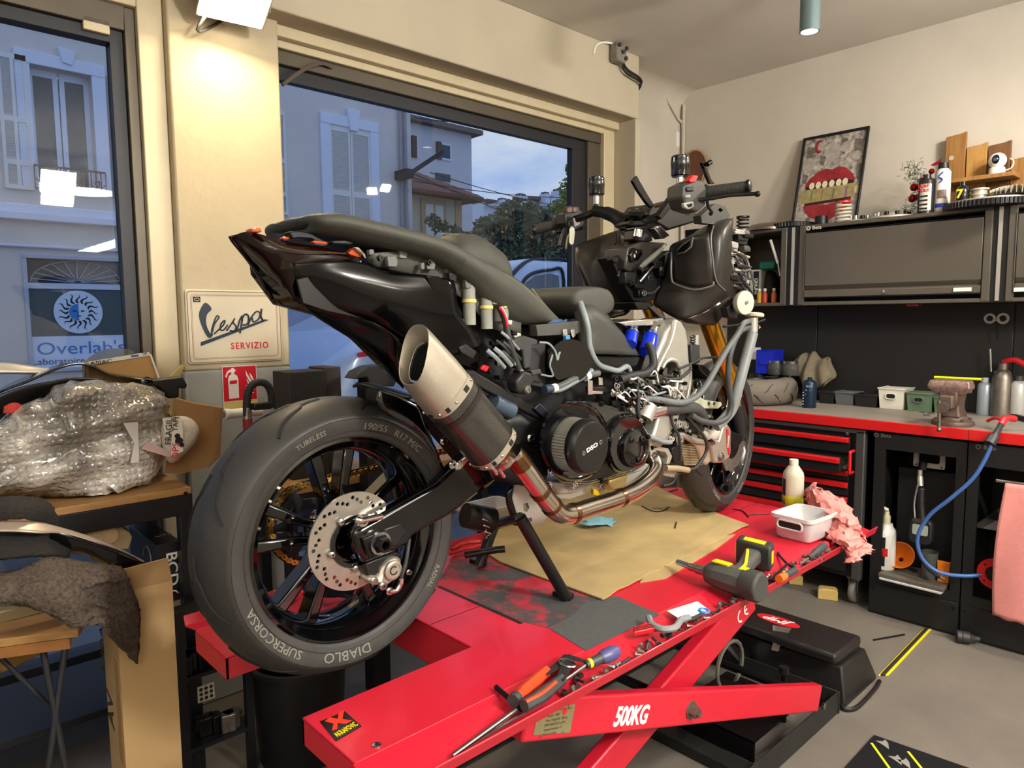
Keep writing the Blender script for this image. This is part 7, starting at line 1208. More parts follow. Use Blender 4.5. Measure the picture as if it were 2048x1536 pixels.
def clutch(label, c, R, n, tilt=0):
    t = thing('clutch_plate',label,'clutch plate',c,'clutch parts on the cabinet'); MB().lathe([(.0005,0),(R,0),(R,.008),(R*.9,.012),(R*.4,.016),(R*.35,.03),(.0005,.03)],c,n=36).build('plate',mat('plate_cream','bdb6a4',.4,.5),t,smooth=35)
    for i in range(n): a_ = 2*PI*i/n; MB().cyl(c+V((R*.62*math.cos(a_),R*.62*math.sin(a_),.01)),c+V((R*.62*math.cos(a_),R*.62*math.sin(a_),.034)),.011,n=10).build('boss',random.choice((dark_metal,steel)),t)
    return t
clutch('small finned clutch plate beside the white spring',topx(1718,4.02),.07,8); clutch('wide clutch plate with upright studs on the flap door cabinet',topx(1784,4.02),.125,10)
# cans
p = topx(1851,3.99); b = thing('oil_can','black and white lettered oil can on the wall cabinet','can',p); MB().lathe([(.0005,0),(.038,0),(.038,.168),(.034,.175),(.018,.178),(.018,.20),(.0005,.2)],p,n=26).build('body',mat('can_dark','232022',.3),b,smooth=40); MB().lathe([(.0384,.02),(.0384,.15)],p,n=14,caps=False,a0=PI*.32,a1=PI*.78).build('label',mat('can_label','c9c2b4',.5),b); text('LIQUI',.02,p+V((-.0395,.002,.14)),-Y1,Z1,red_ink,b,bold=.0005); text('MOLY',.02,p+V((-.0395,.002,.118)),-Y1,Z1,red_ink,b,bold=.0005)
for k in range(4): MB().box(p+V((-.0388,.0,.09-.02*k)),(.0015,.036,.008)).build('label_line',black_ink,b)
p = topx(1880,3.99)+V((.02,0,0)); b = thing('grease_tube','tall white spray tube with blue print on the wall cabinet','can',p); MB().lathe([(.0005,0),(.034,0),(.036,.01),(.034,.205),(.02,.222),(.02,.24),(.0005,.24)],p,n=26).build('body',mat('tube_white','d6d5cf',.35),b,smooth=40); MB().lathe([(.024,.222),(.022,.25),(.0005,.25)],p,n=18).build('cap',black_plastic,b); MB().lathe([(.0366,.03),(.0366,.05)],p,n=12,caps=False,a0=PI*.3,a1=PI*.85).build('blue_band',mat('band_blue','2a3a9a',.4),b); MB().lathe([(.0366,.075),(.0364,.115)],p,n=12,caps=False,a0=PI*.38,a1=PI*.75).build('picture',mat('band_grey','8a7068',.5,0,.5,60),b); MB().tube([p+V((-.037,-.01,.20)),p+V((-.037,.01,.18)),p+V((-.037,-.008,.165)),p+V((-.037,.004,.15))],.003,5,k=4).build('swirl',mat('band_blue','2a3a9a'),b)
# christmas decoration
p = topx(1842,4.06); xd_ = thing('christmas_garland','christmas garland with red baubles leaning behind the cans','decoration',p); mb = MB(); random.seed(9)
for i in range(420):
    t = random.random(); c_ = V((p.x+random.gauss(0,.012),p.y+.03*math.cos(t*7)+.02,p.z+.03+t*.24))+V((random.gauss(0,.018),random.gauss(0,.022),random.gauss(0,.018))); d_ = V((random.gauss(0,1),random.gauss(0,1),random.gauss(0,1))).normalized()*.022; mb.tube([c_,c_+d_],.0012,3)
mb.build('needles',mat('garland_green','24402a',.6),xd_,kind='stuff')
for x, y, r_ in ((1410,350,.014),(1290,460,.019),(1330,450,.014),(1280,535,.020),(1315,525,.014),(1330,465,.012)): c_ = Q('a',x,y,X=4.03); MB().sph(c_,r_,14,10).build('bauble',mat('bauble_red','a01420',.12,.6),xd_)
c_ = Q('a',1430,305,X=4.03); MB().loft([[c_+V((0,y,z)) for y, z in ((.02,.0),(0,.006),(0,-.006))],[c_+V((-.01,y-.03,z+.012)) for y, z in ((0,.008),(-.002,.012),(-.002,-.012))]]).build('ribbon',mat('ribbon_red','8c1220',.4),xd_); MB().tube([Q('a',x,y,X=4.02) for x, y in ((1330,410),(1370,400),(1420,430),(1400,400),(1360,425))],.008,6,k=4).build('tinsel',mat('tinsel_red','8c1220',.25,.5),xd_)
# pallet wood shelf on the wall
pw = thing('pallet_shelf','rough pallet wood shelf fixed to the wall','shelf',(4.2,P(1950,400,X=4.2).y,TOPZ+.1))
m_plank = mat('pallet_wood','a8793f',.7,0,.65,7,'6b4520',bump=.4,bscale=60,stretch=(9,9,1)); m_plank2 = mat('pallet_wood_dark','7c5430',.75,0,.6,7,'4a2f1a',bump=.4,bscale=60,stretch=(9,9,1)); zsb = Q('a',1700,540,X=4.2).z
for i, (x0, x1, yt, m) in enumerate(((1495,1633,95,m_plank),(1640,1780,165,mat('pallet_wood_light','c09450',.7,0,.5,7,'8a5c28',bump=.4,bscale=60,stretch=(9,9,1))),(1787,1940,153,m_plank2),(1945,2090,248,m_plank))):
    a, c = Q('a',x0,400,X=4.2), Q('a',x1,400,X=4.2); zt_ = Q('a',(x0+x1)/2,yt,X=4.2).z
    pk = MB().prism([V((4.2,a.y,zsb)),V((4.2,c.y,zsb)),V((4.2,c.y,zt_+.004)),V((4.2,(a.y+c.y)/2-.02,zt_-.004)),V((4.2,a.y,zt_-.01))],(.022,0,0)).build('plank',m,pw,bevel=.003)
    if i == 0: q_ = Q('a',1545,260,X=4.199); MB().lathe([(.012,0),(.012,.002),(.0005,.002)],q_,-X1,n=14).build('knot_hole',mat('knot_pale','b8b0a0',.8),pw)
a, c = Q('a',1512,420,X=4.08), Q('a',1975,380,X=4.08); zs_ = a.z; MB().bx(4.07,4.2,c.y,a.y,zs_-.012,zs_+.008).build('shelf_board',m_plank,pw,bevel=.002)
# white security camera
p = Q('a',1855,370,X=4.13); p.z = zs_+.008; cm = thing('security_camera','white round security camera on the pallet shelf','camera',p); MB().lathe([(.0005,0),(.034,0),(.034,.03),(.028,.036)],p,n=28).build('base',white_plastic,cm,smooth=40); hc = p+V((0,0,.068)); MB().sph(hc,.038,24,16).build('head',white_plastic,cm); MB().sph(hc+V((-.018,.0,.002)),.026,18,12,(1,.8,1)).build('face',mat('cam_black','101216',.12),cm); MB().lathe([(.008,0),(.008,.003),(.0005,.004)],hc+V((-.043,.0,.0)),-X1,n=14).build('lens',mat('cam_lens','3a4a6a',.05),cm); MB().tube([p+V((.02,-.03,.02)),p+V((.02,-.055,.03)),p+V((.03,-.06,.06)),p+V((.05,-.04,.08))],.003,6,k=4).build('cord',white_plastic,cm)
# big pulley with parts at the right
c = topx(1982,4.0); gp = gear('toothed_pulley','large black toothed pulley lying on the cabinets under the pallet shelf',c,.20,.028,70,mat('gear_black','1d1e20')); zt2 = TOPZ+.028
MB().lathe([(.185,.029),(.185,.036),(.17,.038),(.0005,.038)],c,n=40,caps=False).build('pale_plate',mat('plate_cream','bdb6a4'),gp); zt2 = TOPZ+.038
def tq(x, X): q_ = P(x,420,X=X); return V((X,q_.y,zt2))
p = tq(1924,3.93); b = thing('black_bottle','black bottle with yellow numeral on the large pulley','bottle',p); MB().lathe([(.0005,0),(.026,0),(.028,.004),(.028,.055),(.020,.07),(.012,.076),(.012,.095),(.0005,.095)],p,n=22).build('body',mat('bottle_black','131314',.2),b,smooth=40); text('7',.055,p+V((-.0295,.006,.035)),-Y1,Z1,mat('numeral_yellow','e0c81a',.4),b,bold=.002)
p = tq(1957,3.95); b = thing('variator_hub','cream ringed variator hub on the large pulley','hub',p); MB().lathe([(.0005,0),(.038,0),(.038,.006),(.032,.008),(.032,.022),(.038,.024),(.038,.030),(.032,.032),(.032,.046),(.040,.048),(.040,.056),(.0005,.058)],p,n=28).build('rings',mat('plate_cream','bdb6a4'),b,smooth=35)
p = tq(2030,3.96); b = thing('variator_fan','finned cream and black fan wheel at the right edge','fan wheel',p); MB().lathe([(.0005,0),(.095,.0),(.10,.006),(.09,.014),(.05,.045),(.0005,.05)],p,n=36).build('disc',dark_metal,b)
for i in range(28): a_ = 2*PI*i/28; MB().bar(p+V((.06*math.cos(a_),.06*math.sin(a_),.035)),p+V((.098*math.cos(a_),.098*math.sin(a_),.022)),.004,.03).build('fin',mat('plate_cream','bdb6a4'),b)
# poster leaning against the wall
pc = [Q('a',525,132,X=4.235),Q('a',985,50,X=4.235),Q('a',907,622,X=4.09),Q('a',466,655,X=4.09)]
bl2 = (pc[3]+pc[2])/2; yA, yB2 = (pc[0].y+pc[3].y)/2+.0, (pc[1].y+pc[2].y)/2; pz1 = (pc[0].z+pc[1].z)/2
F0, F1, F2, F3 = V((4.236,yA,pz1)), V((4.236,yB2,pz1)), V((4.10,yB2,TOPZ+.006)), V((4.10,yA,TOPZ+.006))
po = thing('framed_poster','black framed poster of red lips biting a roll leaning against the wall','picture',(F2+F3)/2)
pu_, pv_ = (F1-F0), (F3-F0); pn = pu_.cross(pv_).normalized()
if pn.x > 0: pn = -pn
def pp(u, v, d=0): return F0+pu_*u+pv_*v+pn*d
for u0,u1,v0_,v1_ in ((0,.035,0,1),(.965,1,0,1),(.035,.965,0,.025),(.035,.965,.975,1)): MB().prism([pp(u0,v0_),pp(u1,v0_),pp(u1,v1_),pp(u0,v1_)],pn*.016).build('frame_bar',black_plastic,po,bevel=.002)
m_art = mat('poster_collage','cfc6bc',.45,0,.95,38,'2a2624',detail=8); m_lip = mat('poster_lip','a5323a',.35,0,.7,22,'5c1018'); m_roll = mat('poster_roll','a89a6c',.5,0,.6,40,'5c5238'); m_tooth = mat('poster_tooth','d8d2b4',.4)
MB().prism([pp(.03,.02,.002),pp(.97,.02,.002),pp(.97,.98,.002),pp(.03,.98,.002)],pn*.002).build('print',m_art,po)
ul = [(.12,.55),(.18,.47),(.30,.40),(.42,.375),(.52,.395),(.62,.37),(.74,.40),(.84,.47),(.90,.54),(.78,.52),(.6,.50),(.45,.51),(.28,.53)]; ll = [(.14,.76),(.3,.75),(.5,.765),(.72,.745),(.87,.72),(.84,.80),(.74,.88),(.58,.93),(.42,.93),(.26,.88),(.18,.82)]
MB().prism([pp(u,v,.0045) for u, v in ul],pn*.0006).build('upper_lip',m_lip,po); MB().prism([pp(u,v,.0045) for u, v in ll],pn*.0006).build('lower_lip',m_lip,po)
MB().prism([pp(u,v,.0042) for u, v in ((.14,.55),(.3,.51),(.6,.49),(.88,.54),(.86,.74),(.16,.76))],pn*.0004).build('mouth',mat('poster_dark','3a1416',.5),po)
MB().prism([pp(u,v,.0048) for u, v in ((.05,.62),(.12,.585),(.9,.57),(.96,.60),(.95,.68),(.88,.71),(.12,.73),(.05,.70))],pn*.0008).build('roll',m_roll,po)
for i, u in enumerate((.24,.34,.44,.545,.65,.745)): MB().prism([pp(u+.042*math.cos(t*PI/6),.545+.038*math.sin(t*PI/6),.0055) for t in range(12)],pn*.0006).build('tooth',m_tooth,po)
for i, (u, c_) in enumerate(((.22,'6a7a44'),(.38,'8a7a3c'),(.55,'6c6448'),(.74,'7a5a80'))): MB().prism([pp(u+.035,.60,.0058),pp(u+.055,.60,.0058),pp(u+.05,.71,.0058),pp(u+.02,.71,.0058)],pn*.0004).build('colour_splash',mat('splash_'+c_,c_,.5),po)
MB().prism([pp(.93+.03*math.cos(t*PI/7),.64+.045*math.sin(t*PI/7),.0058) for t in range(14)],pn*.0004).build('roll_end',mat('roll_end','c8bc94',.5),po)
for u, v, w_, h_ in ((.08,.10,.12,.22),(.60,.06,.1,.2),(.80,.10,.14,.16),(.06,.40,.1,.12),(.88,.36,.08,.2),(.30,.22,.1,.12),(.5,.90,.1,.08)): MB().prism([pp(u,v,.0043),pp(u+w_,v+.02,.0043),pp(u+w_*.8,v+h_,.0043),pp(u+.01,v+h_*.8,.0043)],pn*.0003).build('dark_shape',mat('poster_shade','3a3532',.5,0,.8,40,'8a827a'),po)
for u, v, r_ in ((.5,.2,.11),(.68,.17,.07),(.86,.28,.06),(.14,.30,.09),(.1,.9,.09),(.88,.87,.09),(.3,.14,.05)): MB().prism([pp(u+r_*math.cos(t*PI/7)*1.1,v+r_*.8*math.sin(t*PI/7),.0044) for t in range(14)],pn*.0006).build('pale_shape',mat('poster_pale','b8b0a6',.5,0,.6,30,'6a625c'),po)
MB().tube([pp(.28+.05*math.cos(t*.5),.12+.06*math.sin(t*.5),.005) for t in range(2,11)],.008,5).build('red_curl',m_lip,po)
# two brown horn slabs standing behind the handlebar
for px0, py0, w_, h_, lb in ((1343,345,.075,.26,'left brown polished slab hanging on the wall near the room corner'),(1388,340,.10,.26,'right wider brown polished slab hanging on the wall near the room corner')):
    c_ = P(px0,py0,X=4.228); q_ = [c_+V((0,w_*math.cos(t*PI/9)*(1 if math.sin(t*PI/9) > -.2 else .8),h_*.5*math.sin(t*PI/9))) for t in range(18)]
    s_ = thing('brown_slab',lb,'ornament',V((4.228,c_.y,c_.z-h_/2)),'brown slabs in the corner'); MB().prism(q_,(.02,0,0)).build('slab',mat('slab_brown','6b3a24',.35,0,.5,10,'3e2014',coat=.3),s_,bevel=.006); MB().tube([p+V((-.002,0,0)) for p in q_],.006,6,closed=True).build('pale_rim',mat('slab_rim','a8854c',.5),s_)
# ================================================================ LEFT SIDE: benches, parcel, boxes, signs
CROP.update({'L1':(0,700,4.096),'L2':(0,1000,2.865),'L3':(0,430,3.413)})
def L(c, x, y, Y): ox, oy, k = CROP[c]; return P(ox+x/k,oy+y/k,Y=Y)
def cg(name, c, grid, m, label, cat, k=4, solid=.003, parent=None, sub=0, jit=0, seed=1):
    rows = [catmull([L(c,*p) for p in r],k) for r in grid]; cols = [catmull([r[j] for r in rows],k) for j in range(len(rows[0]))]; rnd = random.Random(seed)
    nu, nv = len(cols), len(cols[0]); o = MB().add([p+V((rnd.gauss(0,jit),rnd.gauss(0,jit),rnd.gauss(0,jit))) if jit else p for q in cols for p in q],[(i*nv+j,i*nv+j+1,(i+1)*nv+j+1,(i+1)*nv+j) for i in range(nu-1) for j in range(nv-1)]).build(name,m,parent,solid=solid,smooth=180 if not jit else 60,sub=sub)
    return tag(o,label,cat) if label else o
def pz(name, c, Y, pts, th, m, label=None, cat=None, parent=None, bevel=.002):
    o = MB().prism([L(c,x,y,Y) for x, y in pts],(0,th,0)).build(name,m,parent,bevel=bevel); return tag(o,label,cat) if label else o
# ---- enamel sign on the pillar
sy = 2.697; q = [P(x,y,Y=sy) for x, y in ((369,578),(559,583),(566,722),(375,728))]
x0, x1 = (q[0].x+q[3].x)/2, (q[1].x+q[2].x)/2; z1_, z0_ = (q[0].z+q[1].z)/2, (q[2].z+q[3].z)/2
sg = thing('enamel_sign','cream enamel scooter service sign on the pillar','sign',((x0+x1)/2,sy,z0_)); scx, scz = (x0+x1)/2, (z0_+z1_)/2; SW, SH = x1-x0, z1_-z0_
m_enam = mat('enamel_cream','d2c7ae',.35,0,.12,14,'b0a080',coat=.2)
MB().prism([V((scx+x,sy,scz+z)) for x, z in rrect(SW,SH,.012)],(0,-.006,0)).build('plate',m_enam,sg,bevel=.003)
for k_, m, w_ in ((.965,mat('sign_line','7a6648',.5),.0014),(.90,mat('sign_line_red','a86a50',.5),.0008),(.88,mat('sign_line','7a6648'),.0006)): MB().tube([V((scx+x,sy-.0062,scz+z)) for x, z in rrect(SW*k_,SH*(1-(1-k_)*SW/SH),.012)],w_,4,closed=True).build('border_line',m,sg)
def sp(u, v, d=.0066): return V((x0+SW*u,sy-d,z1_-SH*v))
navy = mat('sign_navy','1f2a3c',.35)
# logo script drawn from strokes: L3 crop coordinates mapped to the plate
def s3(x, y, d=.0068): p = L('L3',x,y,sy); return V((p.x,sy-d,p.z))
def stroke(pts, w_, nm='script_stroke'): 
    q_ = catmull([s3(x,y) for x, y in pts],5); MB().tube(q_,w_,5).build(nm,navy,sg)
MB().prism(catmull([s3(x,y) for x, y in ((1396,598),(1440,640),(1408,680),(1402,740),(1425,800),(1448,822),(1418,838),(1380,775),(1355,700),(1360,650))],3,True),(0,-.001,0)).build('script_initial',navy,sg)
MB().prism([s3(x,y) for x, y in ((1365,868),(1800,712),(1832,716),(1365,895))],(0,-.001,0)).build('script_underline',navy,sg)
stroke(((1445,820),(1440,790),(1455,735),(1475,690),(1490,700),(1460,745),(1445,800)),.003); stroke(((1455,812),(1480,790),(1520,750),(1530,720),(1505,740),(1498,780),(1520,785),(1550,750)),.0030); stroke(((1540,790),(1568,752),(1598,706),(1586,732),(1606,762),(1592,790),(1562,788)),.0030); stroke(((1590,795),(1615,770),(1630,720),(1650,690),(1640,760),(1632,806)),.0036); stroke(((1640,720),(1665,680),(1690,690),(1685,740),(1650,752)),.0036); stroke(((1690,750),(1710,700),(1745,660),(1770,670),(1760,710),(1725,730),(1715,700)),.0036); stroke(((1780,640),(1775,690),(1790,722)),.0040)
t_ = L('L3',1702,892,sy); text('SERVIZIO',SH*.125,V((t_.x,sy-.0066,t_.z)),X1,Z1,red_ink,sg,bold=.0007,space=1.25,xs=.86)
t_ = L('L3',1338,576,sy); MB().prism([V((t_.x+x,sy-.006,t_.z+z)) for x, z in rrect(.026,.019,.002)],(0,-.0012,0)).build('maker_badge',black_ink,sg); MB().tube([V((t_.x+.009*math.cos(a*PI/6),sy-.0075,t_.z+.005*math.sin(a*PI/6))) for a in range(12)],.0008,4,closed=True).build('badge_ring',white_ink,sg)
# ---- fire extinguisher sign
q = [P(x,y,Y=sy) for x, y in ((445,734),(512,733),(514,823),(447,823))]; fx0, fx1, fz1, fz0 = (q[0].x+q[3].x)/2, (q[1].x+q[2].x)/2, q[0].z, q[2].z
fs = thing('extinguisher_sign','red fire extinguisher sign with white symbol on the pillar','sign',((fx0+fx1)/2,sy,fz0)); fw, fh = fx1-fx0, fz1-fz0; m_fs = mat('safety_red','c81428',.4)
zb = fz1-fh*.72; MB().bx(fx0-.002,fx1+.002,sy-.0025,sy,fz0-.002,fz1+.002).build('board',white_plastic,fs); MB().bx(fx0+.001,fx1-.001,sy-.0035,sy-.002,zb,fz1-.001).build('red_field',m_fs,fs); MB().bx(fx0+.001,fx1-.001,sy-.0033,sy-.002,fz0+.001,zb-.001).build('yellow_field',mat('sign_yellow','d8b85a',.5,0,.5,60,'e8e0c0'),fs)
def f3(x, y, d=.0042): return V((fx0+fw*(x-1525)/225,sy-d,zb+(fz1-zb)*(1-(y-1040)/215)))
MB().prism([f3(x,y) for x, y in ((1558,1120),(1565,1098),(1580,1088),(1600,1088),(1618,1098),(1626,1120),(1626,1240),(1560,1242))],(0,-.0006,0)).build('cylinder_symbol',white_ink,fs); MB().prism([f3(x,y) for x, y in ((1580,1086),(1582,1072),(1560,1080),(1548,1110),(1540,1100),(1555,1068),(1580,1056),(1585,1048),(1600,1050),(1602,1060),(1615,1062),(1600,1076),(1600,1086))],(0,-.0006,0)).build('valve_symbol',white_ink,fs); MB().prism([f3(x,y,.005) for x, y in ((1568,1128),(1616,1126),(1616,1148),(1568,1150))],(0,-.0004,0)).build('band_symbol',m_fs,fs)
for pts in (((1676,1065),(1690,1095),(1705,1120),(1722,1150),(1715,1160),(1695,1130),(1680,1100)),((1702,1085),(1720,1105),(1730,1130),(1722,1135),(1708,1112)),((1680,1120),(1700,1150),(1722,1170),(1735,1195),(1700,1180),(1672,1165),(1690,1160)),((1665,1180),(1690,1195),(1715,1200),(1730,1215),(1700,1218),(1680,1208))): MB().prism([f3(x,y) for x, y in pts],(0,-.0006,0)).build('flame_symbol',white_ink,fs)
# ---- back bench with wooden top
T1Z, T1Y, T1X = .95, 2.28, .748
tb = thing('side_bench','narrow bench with wooden top and black steel frame by the left window','bench',(.1,2.48,0)); MB().bx(-.9,T1X,T1Y,2.69,T1Z-.022,T1Z).build('wooden_top',wood,tb,bevel=.002)
fr_ = mat('frame_black','17181a',.45,.2); MB().bx(-.9,T1X,T1Y-.003,T1Y+.03,T1Z-.085,T1Z-.022).bx(-.9,T1X,2.65,2.69,T1Z-.085,T1Z-.022).bx(T1X-.03,T1X+.003,T1Y+.03,2.65,T1Z-.085,T1Z-.022).build('apron',fr_,tb,bevel=.002)
for x, y in ((T1X-.018,T1Y+.018),(T1X-.018,2.67),(-.88,T1Y+.018),(-.88,2.67)): MB().bx(x-.02,x+.02,y-.02,y+.02,0,T1Z-.022).build('leg',fr_,tb,bevel=.002)
c = L('L1',1520,1175,T1Y-.004); MB().lathe([(.006,0),(.006,-.003),(.0005,-.004)],c,Y1,n=12).build('bolt_head',dark_metal,tb)
MB().bx(-.9,T1X,T1Y+.02,2.67,.30,.32).build('lower_shelf',fr_,tb)
# ---- bubble wrap parcel
m_bub = bpy.data.materials.new('bubble_wrap'); m_bub.use_nodes = True; nt = m_bub.node_tree; b = nt.nodes['Principled BSDF']; b.inputs['Roughness'].default_value = .16; b.inputs['Specular IOR Level'].default_value = .9; b.inputs['Coat Weight'].default_value = .5
tcx = nd(nt,'ShaderNodeTexCoord'); vo = nd(nt,'ShaderNodeTexVoronoi'); vo.inputs['Scale'].default_value = 52; vo.inputs['Randomness'].default_value = .25; n1 = nd(nt,'ShaderNodeTexNoise'); n1.inputs['Scale'].default_value = 5; n1.inputs['Detail'].default_value = 5; r1 = nd(nt,'ShaderNodeValToRGB'); r1.color_ramp.elements[0].position = .40; r1.color_ramp.elements[0].color = lin('6a645c'); r1.color_ramp.elements[1].position = .60; r1.color_ramp.elements[1].color = lin('b9b2a6')
rv = nd(nt,'ShaderNodeValToRGB'); rv.color_ramp.elements[0].position = .25; rv.color_ramp.elements[0].color = (1,1,1,1); rv.color_ramp.elements[1].position = .55; rv.color_ramp.elements[1].color = (0,0,0,1)
n2 = nd(nt,'ShaderNodeTexNoise'); n2.inputs['Scale'].default_value = 22; n2.inputs['Detail'].default_value = 6; ad = nd(nt,'ShaderNodeMath',operation='MULTIPLY_ADD'); ad.inputs[1].default_value = .55; bp = nd(nt,'ShaderNodeBump'); bp.inputs['Strength'].default_value = 1; bp.inputs['Distance'].default_value = .006
for a_, b2 in ((tcx.outputs['Object'],vo.inputs['Vector']),(tcx.outputs['Object'],n1.inputs['Vector']),(tcx.outputs['Object'],n2.inputs['Vector']),(n1.outputs['Fac'],r1.inputs[0]),(r1.outputs[0],b.inputs['Base Color']),(vo.outputs['Distance'],rv.inputs[0]),(rv.outputs[0],ad.inputs[0]),(n2.outputs['Fac'],ad.inputs[2]),(ad.outputs[0],bp.inputs['Height']),(bp.outputs[0],b.inputs['Normal'])): nt.links.new(a_,b2)
out = [(-160,640),(0,590),(180,440),(370,390),(440,300),(560,255),(800,255),(1040,275),(1200,290),(1350,350),(1390,460),(1400,560),(1380,760),(1290,1010),(1180,1150),(1000,1215),(850,1232),(620,1225),(430,1215),(200,1208),(0,1202),(-160,1196)]
cxp, cyp = 620, 800; rnd = random.Random(4); rings = []
zmin = T1Z+.002
def bw(x, y, Y):
    p = L('L1',x,y,Y); return V((p.x,p.y,max(p.z,zmin)))
oo = []
for i in range(len(out)):
    a_, c_ = out[i], out[(i+1)%len(out)]
    for t in (0,.33,.66): oo.append((a_[0]+(c_[0]-a_[0])*t,a_[1]+(c_[1]-a_[1])*t))
for Y, k_ in ((2.318,.02),(2.318,.15),(2.318,.3),(2.318,.45),(2.320,.6),(2.324,.75),(2.345,.9),(2.40,.99),(2.47,1.0),(2.56,.97),(2.62,.8),(2.64,.4),(2.64,.03)):
    rings.append([bw(cxp+(x-cxp)*k_+rnd.gauss(0,9)*k_,cyp+(y-cyp)*k_+rnd.gauss(0,9)*k_,Y+rnd.gauss(0,.005)*k_+.016*math.sin((cyp+(y-cyp)*k_)/48+(cxp+(x-cxp)*k_)/170)+.008*math.sin((cxp+(x-cxp)*k_)/55)) for x, y in oo])
par = thing('bubble_wrap_parcel','large fairing part wrapped in clear bubble wrap on the side bench','parcel',(.2,2.46,T1Z)); MB().loft(rings).build('wrap',m_bub,par,smooth=60)
rings = []
fl2 = [(1330,540),(1420,535),(1530,530),(1600,570),(1645,640),(1640,720),(1560,820),(1450,920),(1390,960),(1330,860),(1300,700)]
for Y, k_ in ((2.31,.05),(2.306,.6),(2.32,.92),(2.35,1.0),(2.40,.9),(2.42,.1)): rings.append([bw(1460+(x-1460)*k_,740+(y-740)*k_,Y) for x, y in fl2])
MB().loft(rings).build('wrap_end',mat('wrap_white','c9c2b2',.35,0,.3,30,bump=.8,bscale=90),par,sub=1,smooth=180)
pz('tape_strip','L1',2.300,((1330,560),(1480,545),(1500,660),(1390,690),(1370,760),(1345,640)),.004,mat('tape_white','d5cfc2',.4),parent=par,bevel=0); pz('tape_strip','L1',2.299,((1410,660),(1500,650),(1500,830),(1400,870)),.004,mat('tape_white','d5cfc2'),parent=par,bevel=0); pz('tape_strip','L1',2.299,((1010,600),(1130,590),(1140,920),(1070,925),(1100,760)),.004,mat('tape_pale','b5b0a8',.3),parent=par,bevel=0); pz('tape_strip','L1',2.297,((1200,750),(1400,830),(1390,880),(1160,810)),.004,mat('tape_pink','a88a84',.4),parent=par,bevel=0)
for tx, x, y, m, s_ in (('FRAGILE',1385,650,black_ink,.026),('TAPE',1440,600,black_ink,.022),('DPS',1440,825,red_ink,.03)): o_ = L('L1',x,y,2.2965); text(tx,s_,o_,V((.1,0,1)),V((-1,0,.1)),m,par,ext=.0004)
mk = MB(); c = L('L1',1455,735,2.297)
for dx, dz, r_ in ((0,.012,.008),(.004,-.004,.012),(.012,-.018,.007)): MB().lathe([(r_,0),(r_,-.0006),(.0005,-.0006)],c+V((dx,0,dz)),Y1,n=14).build('rider_print',black_ink,par)
# ---- black fairing behind the parcel
fg = mat('fairing_black','0b0b0d',.16,0,coat=.5)
cg('black_fairing','L1',[[(-80,385,2.50),(60,320,2.48),(200,270,2.48),(330,215,2.48),(480,150,2.50),(640,115,2.52),(760,140,2.52),(900,205,2.52),(1100,235,2.52),(1300,270,2.50)],[(-80,360,2.60),(60,290,2.60),(200,230,2.60),(340,175,2.62),(480,130,2.64),(640,110,2.66),(780,130,2.66),(900,180,2.66),(1100,215,2.66),(1320,240,2.64)]],fg,'glossy black fairing shell lying behind the bubble wrap parcel','fairing',k=5,solid=.006)
cg('black_fairing','L1',[[(-80,400,2.45),(100,330,2.45),(250,290,2.45),(420,260,2.45),(600,230,2.46),(860,240,2.46)],[(-80,640,2.50),(100,480,2.50),(250,420,2.50),(420,400,2.50),(600,330,2.50),(860,300,2.50)]],mat('fairing_black2','111113',.35),'matt black inner fairing between the parcel and the shell','fairing',k=4,solid=.006)
cg('silver_fairing','L1',[[(-80,105,2.60),(60,112,2.60),(200,130,2.60),(440,165,2.60)],[(-80,190,2.58),(60,190,2.58),(200,190,2.58),(400,190,2.58)]],mat('panel_silver','b9b3a6',.3,.3),'pale silver fairing piece lying at the far left of the side bench','fairing',k=4,solid=.01)
lf = thing('lamp_frame','black clip frame sticking out at the end of the side bench','frame',(L('L1',1400,330,2.52))); pz('clip_body','L1',2.50,((1160,260),(1300,240),(1470,220),(1500,215),(1540,290),(1525,320),(1470,310),(1470,390),(1380,400),(1300,300),(1200,290)),.05,black_plastic,parent=lf,bevel=.006); MB().lathe([(.016,0),(.018,-.006),(.012,-.01),(.0005,-.01)],L('L1',1200,262,2.50),Y1,n=18).build('clip_ring',black_gloss,lf)
cg('red_cloth','L1',[[(30,465,2.42),(90,435,2.42),(150,435,2.42),(185,460,2.42)],[(30,520,2.42),(90,520,2.41),(150,500,2.42),(180,490,2.42)]],mat('cloth_red','b03028',.8,0,.4,60,'5c1814',bump=1,bscale=80),'scrap of red patterned cloth at the left of the side bench','cloth',solid=.004)
bx_ = thing('printed_carton','brown carton with printed white tape standing behind the parcel','carton',L('L1',980,230,2.63)); pz('carton_face','L1',2.62,((720,108),(1225,30),(1310,235),(1300,480),(760,480)),.09,mat('carton_tan','b38a55',.8,0,.15,4),parent=bx_); pz('tape_edge','L1',2.615,((715,100),(1222,18),(1232,45),(740,125)),.012,mat('tape_white','d5cfc2'),parent=bx_,bevel=0); pz('tape_edge','L1',2.614,((1222,30),(1240,35),(1312,230),(1296,236)),.012,mat('tape_white','d5cfc2'),parent=bx_,bevel=0)
o_ = L('L1',830,100,2.612); text('ASIAC',.016,o_,V((1,0,.11)),V((-.11,0,1)),black_ink,bx_,xs=1.5); pz('tape_print','L1',2.612,((1075,45),(1135,37),(1135,52),(1078,58)),.004,mat('tape_blue_print','2440a0',.5),parent=bx_,bevel=0); o_ = L('L1',1188,32,2.611); text('UP',.012,o_,V((1,0,.11)),V((-.11,0,1)),black_ink,bx_)
